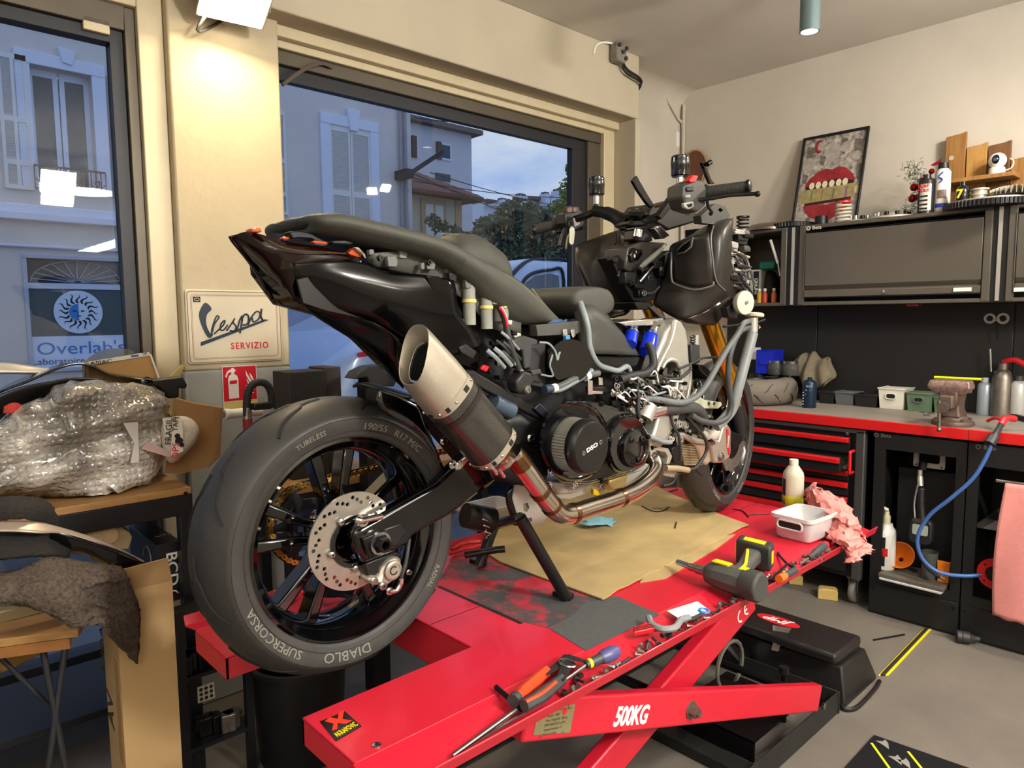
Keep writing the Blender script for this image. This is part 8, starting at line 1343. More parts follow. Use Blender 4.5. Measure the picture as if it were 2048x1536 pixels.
MBw = [L('L1',x,y,2.66) for x, y in ((690,105),(730,60),(800,15),(880,-8),(960,-14),(1040,-10),(1100,10))]; ws = tag(MB().loft([[p,p+V((0,.003,0)),V((p.x,p.y+.003,T1Z)),V((p.x,p.y,T1Z))] for p in MBw]).build('clear_windscreen',mat('clear_plastic','b8bcb4')),'clear curved windscreen standing in front of the left window','windscreen')
cs = tag(MB().prism([L('L1',x,y,2.42) for x, y in ((1425,395),(1600,440),(1700,455),(1815,475),(1800,600),(1785,880),(1700,960),(1500,1010),(1350,1010))],(.01,.006,0)).build('cardboard_sheet',mat('cardboard_brown','957248',.85,0,.35,5,'7c5426',bump=.15),bevel=0),'bent brown cardboard sheet leaning between the bench and the tyre','cardboard')
cs2 = tag(MB().prism([L('L1',x,y,2.40) for x, y in ((1310,420),(1370,390),(1425,540),(1400,545))],(0,.01,0)).build('cardboard_strip',mat('cardboard_pale','b09a5c',.8)),'pale folded cardboard strip behind the parcel','cardboard'); cs3 = tag(MB().prism([L('L1',x,y,2.60) for x, y in ((1400,215),(1505,120),(1515,130),(1470,215))],(0,.02,0)).build('cardboard_flap',mat('cardboard_pale','b09a5c')),'small pale cardboard flap pointing up beside the pillar','cardboard')
# ---- under the bench
bb_ = thing('black_parts_box','black branded parts box on the shelf under the bench','box',L('L2',900,560,2.34)); zb_, zt_ = L('L2',905,560,2.32).z, L('L2',905,260,2.32).z; xa_, xb_ = L('L2',905,400,2.32).x, L('L2',1045,400,2.32).x; MB().bx(xa_,xb_,2.32,2.62,zb_,zt_).build('carton',mat('box_black','15161a',.4),bb_,bevel=.002); o_ = L('L2',985,395,2.3195); text('BCD',.046,o_,-Z1,X1,white_ink,bb_,bold=.0006,xs=1.2); MB().tube([o_+V((.014*math.cos(a*PI/8),-.001,-.085+.014*math.sin(a*PI/8))) for a in range(15)],.0022,5).build('round_mark',white_ink,bb_)
text('UPS',.03,V((xa_+.05,2.42,zt_+.0008)),X1,Y1,mat('box_grey_ink','7a7a7c',.6),bb_)
MB().tube([V((xa_-.0008,2.42+.04*math.cos(a*.45),zb_+.10+.04*math.sin(a*.45))) for a in range(11)],.003,5).build('side_mark',mat('box_grey_ink','7a7a7c'),bb_)
tag(MB().bx(xa_-.3,T1X-.04,2.31,2.64,zb_-.02,zb_).build('under_shelf',fr_),'dark shelf board under the side bench','shelf')
d_ = thing('paper_dish','crumpled beige paper dish under the side bench','paper',L('L2',600,280,2.30)); c_ = L('L2',600,190,2.34); q_ = [L('L2',x,y,2.30) for x, y in ((440,170),(490,105),(540,98),(650,125),(745,190),(762,215),(740,285),(640,290),(520,290),(440,230))]; MB().prism(q_,(0,.03,.01)).build('sheet',mat('paper_beige','a8926c',.85,0,.3,30,bump=.5,bscale=60),d_,bevel=.004); MB().prism([L('L2',590+92*math.cos(a*PI/10),200+62*math.sin(a*PI/10),2.296) for a in range(20)],(0,.01,0)).build('raised_round',mat('paper_beige2','b8a078',.85,0,.2,40),d_,bevel=.002)
# ---- front work stand with crossed legs
T2 = thing('folding_table','small folding table with wooden top and crossed steel legs at the left edge','table',(.0,1.95,0)); u_ = V((.137,-.06,0)).normalized(); v_ = V((.06,.137,0)).normalized(); o0 = P(157,1258,Z=.75); o0.z = .75
q_ = [o0,o0-u_*.55,o0-u_*.55+v_*.30,o0+v_*.30]; MB().prism(q_,(0,0,-.02)).build('wooden_top',wood,T2,bevel=.003); MB().prism([p+V((0,0,-.02)) for p in (o0-u_*.02,o0-u_*.55,o0-u_*.55+v_*.02,o0-u_*.02+v_*.02)],(0,0,-.025)).build('top_rail',mat('rail_wood','8a5a2c',.6,0,.4,8),T2)
m_leg = mat('leg_steel','3b3c40',.35,.6)
a0, a1 = L('L2',230,780,1.95), L('L2',395,1640,1.95); b0, b1 = L('L2',385,760,1.95), L('L2',262,1640,1.95)
for p0, p1 in ((a0,a1),(b0,b1)): d_ = p1-p0; p1 = p0+d_*((p0.z-.0)/(p0.z-p1.z)); MB().cyl(p0,p1,.0075,n=10).build('leg',m_leg,T2)
c0, c1 = L('L2',-40,860,2.0), L('L2',290,1190,2.0); MB().cyl(c0,c1,.006,n=10).build('cross_brace',m_leg,T2)
for p0, p1 in ((a0,a1),(b0,b1)): d_ = p1-p0; p1 = p0+d_*(p0.z/(p0.z-p1.z)); off = -u_*.45; MB().cyl(p0+off,p1+off,.0075,n=10).build('leg',m_leg,T2)
cg('brown_paper','L2',[[(-40,800,2.05),(120,800,2.05),(300,770,2.05),(450,740,2.05)],[(-40,920,2.05),(120,890,2.04),(280,850,2.05),(400,790,2.05)],[(-40,1010,2.05),(80,960,2.05),(220,890,2.05),(340,820,2.05)]],mat('paper_brown','96743f',.85,0,.3,10),'sheet of brown wrapping paper hanging behind the crossed legs','paper',solid=.002)
# ---- tall cardboard box
m_box = mat('tall_box_card','a88a5e',.8,0,.14,2.5,'8f744a'); TB = thing('tall_cardboard_box','tall narrow cardboard box standing on the floor by the rear wheel','box',(.5,1.98,0)); bx0, bx1, by0, by1, bz = .432, .565, 1.90, 2.05, .80
MB().bx(bx0,bx1,by0,by0+.004,0,bz).bx(bx0,bx0+.004,by0+.004,by1,0,bz).bx(bx1-.004,bx1,by0+.004,by1,0,bz).bx(bx0+.004,bx1-.004,by1-.004,by1,0,bz).build('walls',m_box,TB)
ft = L('L2',965,335,1.87); ft2 = L('L2',720,400,1.87); MB().prism([V((bx0,by0,bz)),V((bx1,by0,bz)),V((ft.x,1.875,ft.z)),V((ft2.x-.02,1.875,ft2.z))],(0,.004,0)).build('top_flap',m_box,TB)
o_ = P(222,1420,X=bx0-.0005); text('VA',.075,o_,-Z1,-Y1*-1,mat('box_print','3a2a1c',.7),TB,bold=.001); o_ = P(205,1300,X=bx0-.0005); text('AGILE',.05,o_,-Z1,Y1,mat('box_print','3a2a1c'),TB)
MB().bx(bx0-.001,bx0,by0+.01,by0+.05,.35,.62).build('packing_tape',mat('tape_tan','a8834c',.3),TB)
# ---- dark towel, bag and fairing on the folding table
m_tow = mat('towel_dark','3b342f',.95,0,.6,120,'7a6c60',bump=1,bscale=260,spec=.1)
cg('dark_towel','L2',[[(-60,430,1.90),(120,400,1.86),(240,340,1.84),(330,335,1.83),(440,350,1.83),(560,370,1.84),(690,385,1.86)],[(-60,500,1.82),(120,480,1.80),(240,450,1.78),(340,440,1.77),(480,470,1.78),(620,450,1.80),(730,450,1.84)],[(-60,570,1.80),(60,540,1.79),(180,500,1.77),(320,510,1.755),(440,520,1.76),(560,490,1.79),(760,520,1.84)],[(-40,600,1.80),(80,580,1.79),(200,590,1.77),(380,600,1.75),(500,580,1.765),(560,570,1.79),(790,610,1.85)],[(160,590,1.80),(260,620,1.79),(360,680,1.765),(450,690,1.76),(560,620,1.79),(680,640,1.80),(800,650,1.855)],[(300,610,1.79),(380,680,1.775),(430,725,1.765),(560,685,1.77),(620,700,1.785),(720,740,1.83),(795,770,1.865)],[(330,640,1.79),(420,720,1.775),(560,690,1.768),(620,740,1.775),(650,800,1.80),(730,880,1.84),(785,940,1.87)]],m_tow,'dark speckled wool towel draped over the folding table and box','towel',k=5,solid=.008,jit=.0012)
cg('silver_fairing','L2',[[(-40,125,1.93),(100,122,1.92),(230,130,1.92),(350,160,1.92),(480,200,1.92),(620,250,1.92),(740,310,1.92),(820,350,1.92)],[(-40,180,1.90),(100,182,1.89),(230,190,1.89),(350,190,1.90),(480,225,1.90),(620,275,1.90),(740,325,1.90),(825,358,1.90)]],mat('fairing_satin','a08e80',.3,.25),'satin edge of a curved fairing lying on the folding table','fairing',k=5,solid=.004)
cg('dark_fairing','L2',[[(280,170,1.905),(400,200,1.90),(520,235,1.90),(680,290,1.90),(825,358,1.90)],[(290,230,1.92),(400,280,1.92),(470,290,1.92),(640,350,1.92),(800,370,1.92)],[(330,260,1.94),(420,300,1.94),(510,300,1.94),(540,340,1.94),(720,395,1.94)]],fg,'black hooked fairing tail hanging over the tall box','fairing',k=4,solid=.005)
cg('black_bag','L2',[[(-40,0,2.0),(60,-12,1.98),(160,-10,1.97),(250,5,1.98),(300,50,2.0)],[(-40,60,1.94),(60,40,1.92),(150,40,1.92),(260,60,1.94),(325,120,1.98)],[(-40,120,1.94),(60,110,1.92),(150,110,1.92),(250,130,1.94),(330,150,1.97)]],mat('bag_black','1b1816',.85,0,.4,100,'3a322c',bump=1,bscale=200),'black woven bag sitting behind the fairing on the folding table','bag',k=5,solid=.01,jit=.001)
cg('dark_cloth_heap','L2',[[(-40,190,1.95),(120,195,1.94),(260,200,1.94),(380,260,1.95)],[(-40,260,1.90),(120,260,1.89),(260,255,1.89),(400,290,1.92)],[(-40,340,1.88),(120,330,1.87),(260,320,1.86),(390,330,1.90)]],mat('cloth_black','191614',.9,0,.4,90,'2c2622',bump=1,bscale=150),'black cloth heap under the curved fairing','cloth',k=5,solid=.01,jit=.001)
tag(MB().box(P(55,1215,Y=1.96),(.16,.05,.03)).build('metal_bracket',mat('brass_bracket','8a7a5c',.4,.6),bevel=.004),'dull metal bracket lying on the folding table under the towel','bracket')
# ---- rod on the plinth, bucket, floor clutter behind the wheel
r0, r1 = L('L2',-40,1330,2.5), L('L2',430,1245,2.5); tag(MB().cyl(r0,r0.lerp(r1,.5),.011,n=12).cyl(r0.lerp(r1,.5),r1,.013,n=12).build('steel_rod',mat('rod_dark','3a3d42',.4,.5)),'dark steel tube lying across behind the crossed legs','rod')
bc_ = V((1.03,2.17,0)); bk = thing('black_bucket','black round bucket standing on the floor under the lift','bucket',bc_); MB().lathe([(.0005,.004),(.135,.004),(.155,.33),(.165,.33),(.165,.345),(.15,.345),(.13,.0),(.0005,0)],bc_,n=36,caps=False).build('shell',mat('bucket_black','131315',.45),bk)
st = thing('parts_rack','black steel rack with motorcycle parts behind the rear wheel','rack',(.72,2.3,0)); 
for x, y in ((.66,2.18),(.86,2.18)): MB().bx(x-.012,x+.012,y-.012,y+.012,0,.60).build('post',fr_,st)
for z in (.15,.38,.58): MB().bx(.65,.87,2.17,2.25,z,z+.012).build('shelf',fr_,st)
random.seed(31)
for i in range(10): c_ = V((random.uniform(.68,.84),random.uniform(2.19,2.23),0)); z = random.choice((.162,.392)); MB().box(c_+V((0,0,z+.03)),(random.uniform(.03,.06),.04,.06),rz(random.uniform(-.4,.4))).build('small_part',random.choice((dark_metal,black_plastic,dirty_steel,grey_plastic)),st,bevel=.004)
p_ = P(412,1385,Y=2.16); MB().box(p_,(.05,.004,.05)).build('keypad_label',mat('label_pale','b0ab98',.6),st)
for i in range(3):
    for j in range(3): MB().lathe([(.006,0),(.006,-.001)],p_+V((-.015+.015*i,-.002,-.015+.015*j)),Y1,n=6).build('label_dot',black_ink,st)
tag(MB().sph(P(468,1425,Z=.03),.028,10,7,(1.2,1,.6)).build('lichen_clump',mat('lichen','6a6a3c',.95,0,.6,60,bump=1,bscale=100)),'small greenish clump lying on the floor behind the wheel','clump')
# ---- white tube, black hoop and hand pump beside the pillar
wt_ = thing('white_cardboard_tube','white tube lying behind the rear tyre beside the pillar','tube',P(470,828,Y=2.42)); a, b_ = P(448,829,Y=2.42), P(520,822,Y=2.48); MB().cyl(a,b_,.0165,n=20).build('tube',white_plastic,wt_); d_ = (b_-a).normalized(); MB().lathe([(.019,-.004),(.019,.02),(.0165,.024)],a,d_,n=20,caps=False).build('end_cap',white_plastic,wt_); MB().lathe([(.013,-.0045),(.0005,-.004)],a,d_,n=16,caps=False).build('bore',mat('bore_grey','6c6860',.7),wt_); MB().lathe([(.0168,.095),(.0168,.11)],a,d_,n=20,caps=False).build('red_print',red_ink,wt_)
hp_ = thing('hoop_handle','black rubber hoop handle standing beside the pillar','handle',P(515,845,Y=2.36)); MB().tube([P(x,y,Y=2.36) for x, y in ((494,832),(494,800),(500,776),(514,765),(532,768),(542,785),(544,815))],.013,10,k=5).build('hoop',rubber,hp_); MB().cyl(P(495,838,Y=2.36),P(495,815,Y=2.36),.014,n=14).build('ferrule',steel,hp_); MB().box(P(523,812,Y=2.35),(.065,.03,.024)).build('latch_block',black_plastic,hp_,bevel=.004); MB().tube([P(523,800,Y=2.34)+V((.008*math.cos(a*PI/5),0,.008*math.sin(a*PI/5))) for a in range(10)],.0014,5,closed=True).build('ring',mat('key_brass','a89a72'),hp_)
MB().cyl(P(495,838,Y=2.36),V((P(495,838,Y=2.36).x,2.36,0)),.016,n=12).build('post',mat('post_red','8a1c1c',.5),hp_)
# dark cartons on the window sill behind the tyre
for x0,y0,x1,y1,Y,m,lb in ((577,745,655,795,2.5,mat('carton_charcoal','2b2a29',.8,0,.2,60),'dark grey foam lined carton behind the rear tyre'),(650,735,683,778,2.52,mat('carton_brown_dark','35302c',.8),'dark curved carton flap behind the rear tyre')):
    a, c_ = P(x0,y0,Y=Y), P(x1,y1,Y=Y); tag(MB().bx(a.x,c_.x,Y,Y+.14,.86,a.z).build('dark_carton',m,bevel=.004),lb,'carton')
a, c_ = P(575,770,Y=2.44), P(780,900,Y=2.44); wsx = thing('window_bench','wooden topped bench with parts visible through the rear wheel','bench',(1.35,2.56,0)); zw_ = P(660,920,Y=2.44).z; zw_ = .86
MB().bx(1.12,2.3,2.40,2.70,zw_-.03,zw_).build('wooden_top',wood,wsx,bevel=.002); MB().bx(1.12,2.3,2.40,2.43,zw_-.09,zw_-.03).build('apron',fr_,wsx)
for x in (1.14,2.28): MB().bx(x-.02,x+.02,2.41,2.45,0,zw_-.03).build('leg',fr_,wsx); MB().bx(x-.02,x+.02,2.65,2.69,0,zw_-.03).build('leg',fr_,wsx)
p_ = P(690,905,Z=zw_); tag(MB().lathe([(.0005,0),(.034,0),(.034,.05),(.028,.05),(.028,.046),(.0005,.046)],V((p_.x,2.47,zw_)),n=22).build('tape_roll',white_plastic),'roll of white tape on the bench seen through the rear wheel','tape roll')
bt = thing('black_fin','black finned plastic duct standing behind the rear tyre','duct',P(730,770,Y=2.2)); pz('duct','A',2.30-YB+YB,((965,1335),(1000,1280),(1080,1240),(1200,1225),(1290,1330),(1260,1390),(1080,1380),(1060,1320)),.08,mat('duct_black','1c1b1b',.5),parent=bt,bevel=.004); a = L('A',1100,1380,2.30); MB().bx(a.x-.02,a.x+.06,2.32,2.38,0,a.z+.01).build('stand_post',fr_,bt)
# ================================================================ THINGS ON THE LIFT
def D(x, y, dz=0): return P(x,y,Z=ZL+dz)
m_bolt = mat('bolt_zinc','b2aea4',.3,.85,.3,60); m_bolt2 = mat('bolt_dark','4a4846',.4,.7)
# cardboard sheet with torn edge
rnd = random.Random(8); edge = [(960,1098),(1000,1125),(1080,1155),(1150,1180),(1205,1200)]
tear = [(1205+(1497-1205)*t/26+rnd.uniform(-3,3),1200+(1049-1200)*(t/26)**.96+rnd.uniform(-2.5,2.5)) for t in range(1,27)]
cb = tag(MB().prism([D(x,y,.0035) for x, y in edge+tear+[(1440,1030),(1345,990),(1290,962),(1180,975),(1050,1010)]],(0,0,.004)).build('cardboard_sheet',mat('cardboard_lift','b8a06c',.85,0,.75,2.6,'84704c',bump=.15,bscale=150)),'oily torn cardboard sheet spread on the lift under the engine','cardboard')
tag(MB().prism([D(x,y,.0005) for x, y in ((1280,1166),(1330,1158),(1430,1100),(1470,1070),(1400,1080),(1300,1140))],(0,0,.003)).build('cardboard_scrap',mat('cardboard_lift','c2a45e')),'second cardboard layer peeping out under the torn sheet','cardboard')
for k, (x, y) in enumerate(((1180,1181),(1470,1062))): o = MB(); 
# white basket, bottle, rag
def basket(name, label, q, h, m, z0=ZL):
    a, b_, d_ = V(q[0]), V(q[1]), V(q[2]); u, w_ = b_-a, d_-a; t = thing(name,label,'basket',(a+b_)/2)
    def rg(k, z, ins):
        c_ = a+u*.5+w_*.5; U, W = u.normalized(), w_.normalized(); hu, hw_ = u.length/2+k-ins, w_.length/2+k-ins; rr = rrect(hu*2,hw_*2,.022); return [V((c_.x+U.x*x+W.x*y,c_.y+U.y*x+W.y*y,z)) for x, y in rr]
    MB().loft([rg(0,z0+.003,.02),rg(0,z0,.012),rg(0,z0,.006),rg(0,z0+.008,0),rg(.008,z0+h,0),rg(.014,z0+h,0),rg(.014,z0+h-.012,0),rg(.010,z0+h-.012,0),rg(.005,z0+h-.002,0),rg(-.003,z0+.01,0),rg(-.006,z0+.004,0),rg(0,z0+.004,.03)]).build('shell',m,t,smooth=50)
    return t, u, w_, a
bk0, bk1, bk2 = D(1543,1068), D(1604,1088), D(1600,1058)
bs = [D(1548,1072),D(1618,1090),None]; uu = (bs[1]-bs[0]); nn2 = V((-uu.y,uu.x,0)).normalized(); bs[2] = bs[0]+nn2*.165
if (bs[2]-V((0,0,0))).length < bs[0].length: bs[2] = bs[0]-nn2*.165
m_bw = mat('basket_lift_white','c9c6c6',.4)
bt_, u, w_, a = basket('white_basket','white plastic basket with oily parts at the front of the lift',bs,.085,m_bw)
hc_ = a+u*.5-w_.normalized()*.010+V((0,0,.055)); MB().prism([hc_+u.normalized()*x+V((0,0,z)) for x, z in rrect(.085,.024,.010)],-w_.normalized()*.004).build('handle_slot',black_ink,bt_); MB().tube([hc_-w_.normalized()*.003+u.normalized()*x+V((0,0,z)) for x, z in rrect(.09,.028,.012)],.004,6,closed=True).build('handle_rim',m_bw,bt_)
for i in range(7): c_ = a+u*random.uniform(.25,.75)+w_*random.uniform(.3,.7)+V((0,0,.012)); MB().lathe([(.014,0),(.014,.008),(.008,.008),(.008,0)],c_,V((random.uniform(-.4,.4),random.uniform(-.4,.4),1)),n=14,caps=False).build('loose_part',random.choice((dirty_steel,m_bolt2,dark_metal)),bt_)
p = D(1585,1012); bo = thing('coolant_bottle','translucent bottle with yellow green fluid behind the white basket','bottle',p); m_tb = mat('bottle_translucent','e2dfc6',.3,0,trans=.25,ior=1.3)
MB().lathe([(.0005,0),(.036,0),(.040,.006),(.040,.125),(.037,.14),(.020,.165),(.016,.17),(.016,.178)],p,n=30,caps=False).build('body',m_tb,bo,solid=.0016,smooth=50); MB().lathe([(.0370,.0012),(.0408,.006),(.0412,.047),(.0402,.049)],p,n=26,caps=False).build('fluid',mat('fluid_lime','c2cc2a',.3,0,trans=.15,ior=1.33),bo); MB().lathe([(.0175,.172),(.0175,.192),(.0005,.193)],p,n=20).build('cap',mat('cap_offwhite','e0ddc8',.4),bo); MB().lathe([(.0408,.012),(.0408,.115)],p,n=12,caps=False,a0=PI*.22,a1=PI*.40).build('label',mat('label_charcoal','2a2e30',.5),bo)
random.seed(41)
def crumple(name, label, rows, m, cat, jit=.006, k=3, solid=.0015, seed=3):
    rnd = random.Random(seed); g_ = [catmull([P(x,y,Z=z) for x, y, z in r],k) for r in rows]; cols = [catmull([r[j] for r in g_],k) for j in range(len(g_[0]))]; nu, nv = len(cols), len(cols[0])
    return tag(MB().add([p+V((rnd.gauss(0,jit),rnd.gauss(0,jit),abs(rnd.gauss(0,jit)))) for q_ in cols for p in q_],[(i*nv+j,i*nv+j+1,(i+1)*nv+j+1,(i+1)*nv+j) for i in range(nu-1) for j in range(nv-1)]).build(name,m,solid=solid,smooth=35),label,cat)
z_ = ZL
crumple('pink_rag','crumpled pink paper rag hanging over the front edge of the lift',[[(1610,985,z_+.05),(1625,968,z_+.10),(1650,985,z_+.09),(1680,1000,z_+.06)],[(1612,1010,z_+.03),(1640,1000,z_+.085),(1680,1010,z_+.08),(1705,1025,z_+.05)],[(1625,1035,z_+.02),(1660,1030,z_+.075),(1695,1035,z_+.07),(1718,1050,z_+.03)],[(1650,1058,z_+.02),(1680,1050,z_+.05),(1705,1055,z_+.05),(1722,1065,z_+.02)],[(1662,1082,z_+.005),(1690,1085,z_+.02),(1715,1070,z_+.01),(1735,1085,z_-.02)],[(1690,1100,z_-.01),(1705,1110,z_-.03),(1725,1100,z_-.04),(1746,1102,z_-.05)],[(1692,1128,z_-.06),(1706,1128,z_-.06),(1722,1118,z_-.06),(1744,1108,z_-.06)]],mat('rag_pink','d98c86',.9,0,.2,30,'b87068',spec=.1),'rag',jit=.0065,k=5)
crumple('blue_glove','crumpled light blue paper glove under the exhaust pipe',[[(1145,1040,z_+.03),(1180,1032,z_+.035),(1215,1036,z_+.03),(1232,1040,z_+.01)],[(1150,1050,z_+.01),(1185,1052,z_+.03),(1210,1050,z_+.02),(1222,1054,z_+.005)]],mat('glove_blue','7fb0bc',.8),'glove',jit=.004,k=4)
crumple('blue_rag','dark blue rag on the lift seen through the rear wheel',[[(602,1175,z_+.03),(630,1162,z_+.05),(660,1165,z_+.05),(700,1170,z_+.03)],[(606,1195,z_+.005),(640,1198,z_+.02),(670,1196,z_+.01),(705,1200,z_+.005)]],mat('rag_navy','2c3448',.9,0,.3,30),'rag',jit=.004,k=4)
q2 = [D(992,1078),D(1075,1082)]; u2 = q2[1]-q2[0]; n2_ = V((-u2.y,u2.x,0)).normalized()*.12
b2_, *_ = basket('white_basket','white plastic basket standing on the lift behind the centre stand',[q2[0]+V((0,.1,0)),q2[0]+V((.20,.1,0)),q2[0]+V((0,.22,0))],.075,m_bw)
# impact wrench
iw = thing('impact_wrench','grey and yellow cordless impact wrench lying on the lift','power tool',D(1470,1190)); m_iw = mat('wrench_grey','4c4d4a',.5,0,.15,30); m_iy = mat('wrench_yellow','e0c616',.4)
a, b_ = P(1412,1143,Z=ZL+.040), P(1522,1176,Z=ZL+.040); d_ = (b_-a).normalized(); Ln = (b_-a).length
MB().lathe([(.0005,0),(.020,0),(.030,.01),(.036,Ln*.25),(.040,Ln*.5),(.040,Ln*.92),(.036,Ln),(.0005,Ln)],a,d_,n=10).build('motor_housing',m_iw,iw,bevel=.004,smooth=35); MB().lathe([(.041,Ln*.70),(.0425,Ln*.72),(.0425,Ln*.98),(.038,Ln*1.01),(.0005,Ln*1.01)],a,d_,n=10).build('rear_cap',mat('wrench_dark','3a3b39',.5),iw,bevel=.003)
MB().cyl(a-d_*.03,a+d_*.005,.014,n=16).cyl(a-d_*.055,a-d_*.03,.011,n=16).build('anvil',steel,iw); s0_ = P(1356,1124,Z=ZL+.03); MB().cyl(s0_,a-d_*.045,.0085,n=12).build('extension',steel,iw)
up_ = V((0,0,1)); side = d_.cross(up_).normalized(); side = side if side.y > 0 else -side; mid = a+d_*(Ln*.42)
for k_ in (0,1): 
    o_ = a+d_*(Ln*(.30+.40*k_))+V((0,0,.0395)); MB().box(o_,(Ln*(.30 if k_ == 0 else .12),.024,.004),Matrix((d_,side,up_)).transposed()).build('yellow_label',m_iy,iw)
hb0, hb1 = mid+d_*.02, P(1505,1112,Z=ZL+.045); MB().loft([[hb0+d_*x+up_*z for x, z in rrect(.05,.042,.014)],[hb0.lerp(hb1,.5)+d_*x+up_*z for x, z in rrect(.04,.038,.014)],[hb1+d_*x+up_*z for x, z in rrect(.055,.045,.014)]]).build('grip',m_iw,iw,smooth=50); MB().tube([hb0.lerp(hb1,t)+up_*.022+d_*(.012*math.sin(t*5)) for t in (0,.3,.6,.9)],.005,6,k=4).build('grip_trim',m_iy,iw)
bt0 = hb1; hd = (hb1-hb0).normalized(); MB().box(bt0+hd*.03,(.115,.06,.078),Matrix((d_,hd,up_)).transposed()).build('battery',mat('battery_black','2c2d2b',.5),iw,bevel=.008); MB().box(bt0+hd*.03,(.119,.022,.04),Matrix((d_,hd,up_)).transposed()).build('battery_stripe',m_iy,iw,bevel=.003); MB().box(bt0+hd*.025+up_*.039,(.07,.03,.004),Matrix((d_,hd,up_)).transposed()).build('battery_label',m_iy,iw); MB().box(bt0+hd*.03-d_*.058,(.008,.045,.05),Matrix((d_,hd,up_)).transposed()).build('belt_clip',m_iy,iw,bevel=.003)
# pliers
m_jaw = mat('plier_jaw','3a3a3a',.4,.6); m_or = mat('grip_orange','d8421c',.45); m_gr = mat('grip_charcoal','35383a',.5); tz = .018
pj = thing('water_pump_pliers','water pump pliers with orange and grey grips on the tool tray','pliers',D(1090,1380))
MB().tube([D(1028,1400,tz),D(1050,1380,tz),D(1075,1358,tz),D(1093,1342,tz)],[.010,.0125,.013,.012],8,k=5).build('orange_handle',m_or,pj); MB().tube([D(1048,1412,tz),D(1080,1393,tz),D(1110,1370,tz),D(1124,1358,tz)],[.013,.0145,.013,.012],8,k=5).build('grey_handle',m_gr,pj); MB().tube([D(1052,1404,tz+.010),D(1085,1386,tz+.011),D(1112,1364,tz+.010)],.004,6,k=4).build('orange_inlay',m_or,pj); MB().cyl(D(1026,1402,tz),D(1034,1394,tz),.0135,n=10).build('handle_tip',m_gr,pj)
MB().loft([[D(x0,y0,tz-.006),D(x1,y1,tz-.006),D(x1,y1,tz+.006),D(x0,y0,tz+.006)] for x0,y0,x1,y1 in ((1086,1344,1097,1350),(1110,1326,1124,1334),(1128,1308,1142,1320),(1150,1312,1150,1322),(1172,1320,1168,1326))]).build('jaw',m_jaw,pj); MB().loft([[D(x0,y0,tz-.002),D(x1,y1,tz-.002),D(x1,y1,tz+.009),D(x0,y0,tz+.009)] for x0,y0,x1,y1 in ((1114,1352,1128,1362),(1122,1332,1142,1340),(1124,1312,1146,1318),(1140,1308,1150,1316))]).build('slide_jaw',m_jaw,pj); c_ = D(1134,1326,tz+.010); MB().tube([c_+V((.013*math.cos(t*PI/8)+0*.02,.022*math.sin(t*PI/8),0)) for t in range(16)],.0026,5,closed=True).build('slot_rim',steel,pj)
# purple screwdriver
sd = thing('screwdriver','screwdriver with purple and grey handle on the tool tray','screwdriver',D(1150,1360)); a, b_ = D(1128,1363,.012), D(1172,1330,.022); e_ = D(1238,1300,.03); d_ = (e_-b_).normalized()
MB().cyl(D(1085,1392,.006),b_,.0042,n=10).build('shaft',steel,sd); lh = (e_-b_).length; MB().lathe([(.0005,0),(.008,0),(.0095,.01),(.0105,lh*.25),(.0115,lh*.42),(.013,lh*.46)],b_,d_,n=16).build('grip',m_gr,sd); MB().lathe([(.013,lh*.44),(.0165,lh*.6),(.0165,lh*.8),(.012,lh*.95),(.0005,lh)],b_,d_,n=18).build('handle_knob',mat('handle_purple','4a4a78',.4,0,.2,40),sd); MB().lathe([(.0098,.006),(.0108,.01),(.0098,.015)],b_,d_,n=16,caps=False).build('yellow_ring',m_iy,sd)
# t-handle hex key and long bar
th = thing('t_handle_key','steel T handle hex key lying on the tool tray','hex key',D(1030,1405)); MB().cyl(D(992,1374,.008),D(1042,1418,.006),.0055,n=10).build('cross_bar',dark_metal,th); MB().cyl(D(1032,1420,.004),D(905,1512,-.012),.005,n=10).build('shank',steel,th)
tag(MB().cyl(D(1100,1395,.0),D(930,1496,-.015),.003,n=8).build('thin_rod',steel),'thin steel rod along the edge of the tool tray','rod')
# small pliers, hex key pack, paper tag
sp_ = thing('small_pliers','small grey handled pliers on the tool tray','pliers',D(1330,1245)); MB().tube([D(1298,1235,.02),D(1303,1248,.018),D(1325,1258,.018),D(1350,1255,.018),D(1362,1240,.018),D(1378,1235,.016)],.0085,8,k=5).build('handle',mat('grip_lightgrey','7c7e80',.5),sp_); MB().tube([D(1375,1240,.012),D(1390,1236,.012),D(1402,1230,.012)],.006,8,k=3).build('nose',m_jaw,sp_)
hk = thing('hex_key_pack','red pack of hex keys on the tool tray','pack',D(1292,1266)); q_ = [D(1266,1262,.012),D(1312,1252,.012),D(1316,1264,.006),D(1268,1274,.006)]; MB().prism(q_,(0,0,.012)).build('pack',mat('pack_red','b81a24',.4),hk,bevel=.002)
for t in (.3,.55,.8): MB().bar(q_[0].lerp(q_[3],t)+V((0,0,.0125)),q_[1].lerp(q_[2],t)+V((0,0,.0125)),.002,.001).build('print_line',black_ink,hk)
pt = thing('paper_tag','white printed paper tag lying on the tool tray','paper',D(1375,1225)); q_ = [D(1334,1222,.012),D(1395,1203,.016),D(1420,1222,.008),D(1362,1240,.006)]; MB().prism(q_,(0,0,.0008)).build('sheet',white_plastic,pt)
for t in (.25,.4,.55,.7): MB().bar(q_[0].lerp(q_[3],t).lerp(q_[1].lerp(q_[2],t),.45)+V((0,0,.001)),q_[0].lerp(q_[3],t).lerp(q_[1].lerp(q_[2],t),.9)+V((0,0,.001)),.0012,.0004).build('print_line',mat('print_grey','6c6c70',.6),pt)
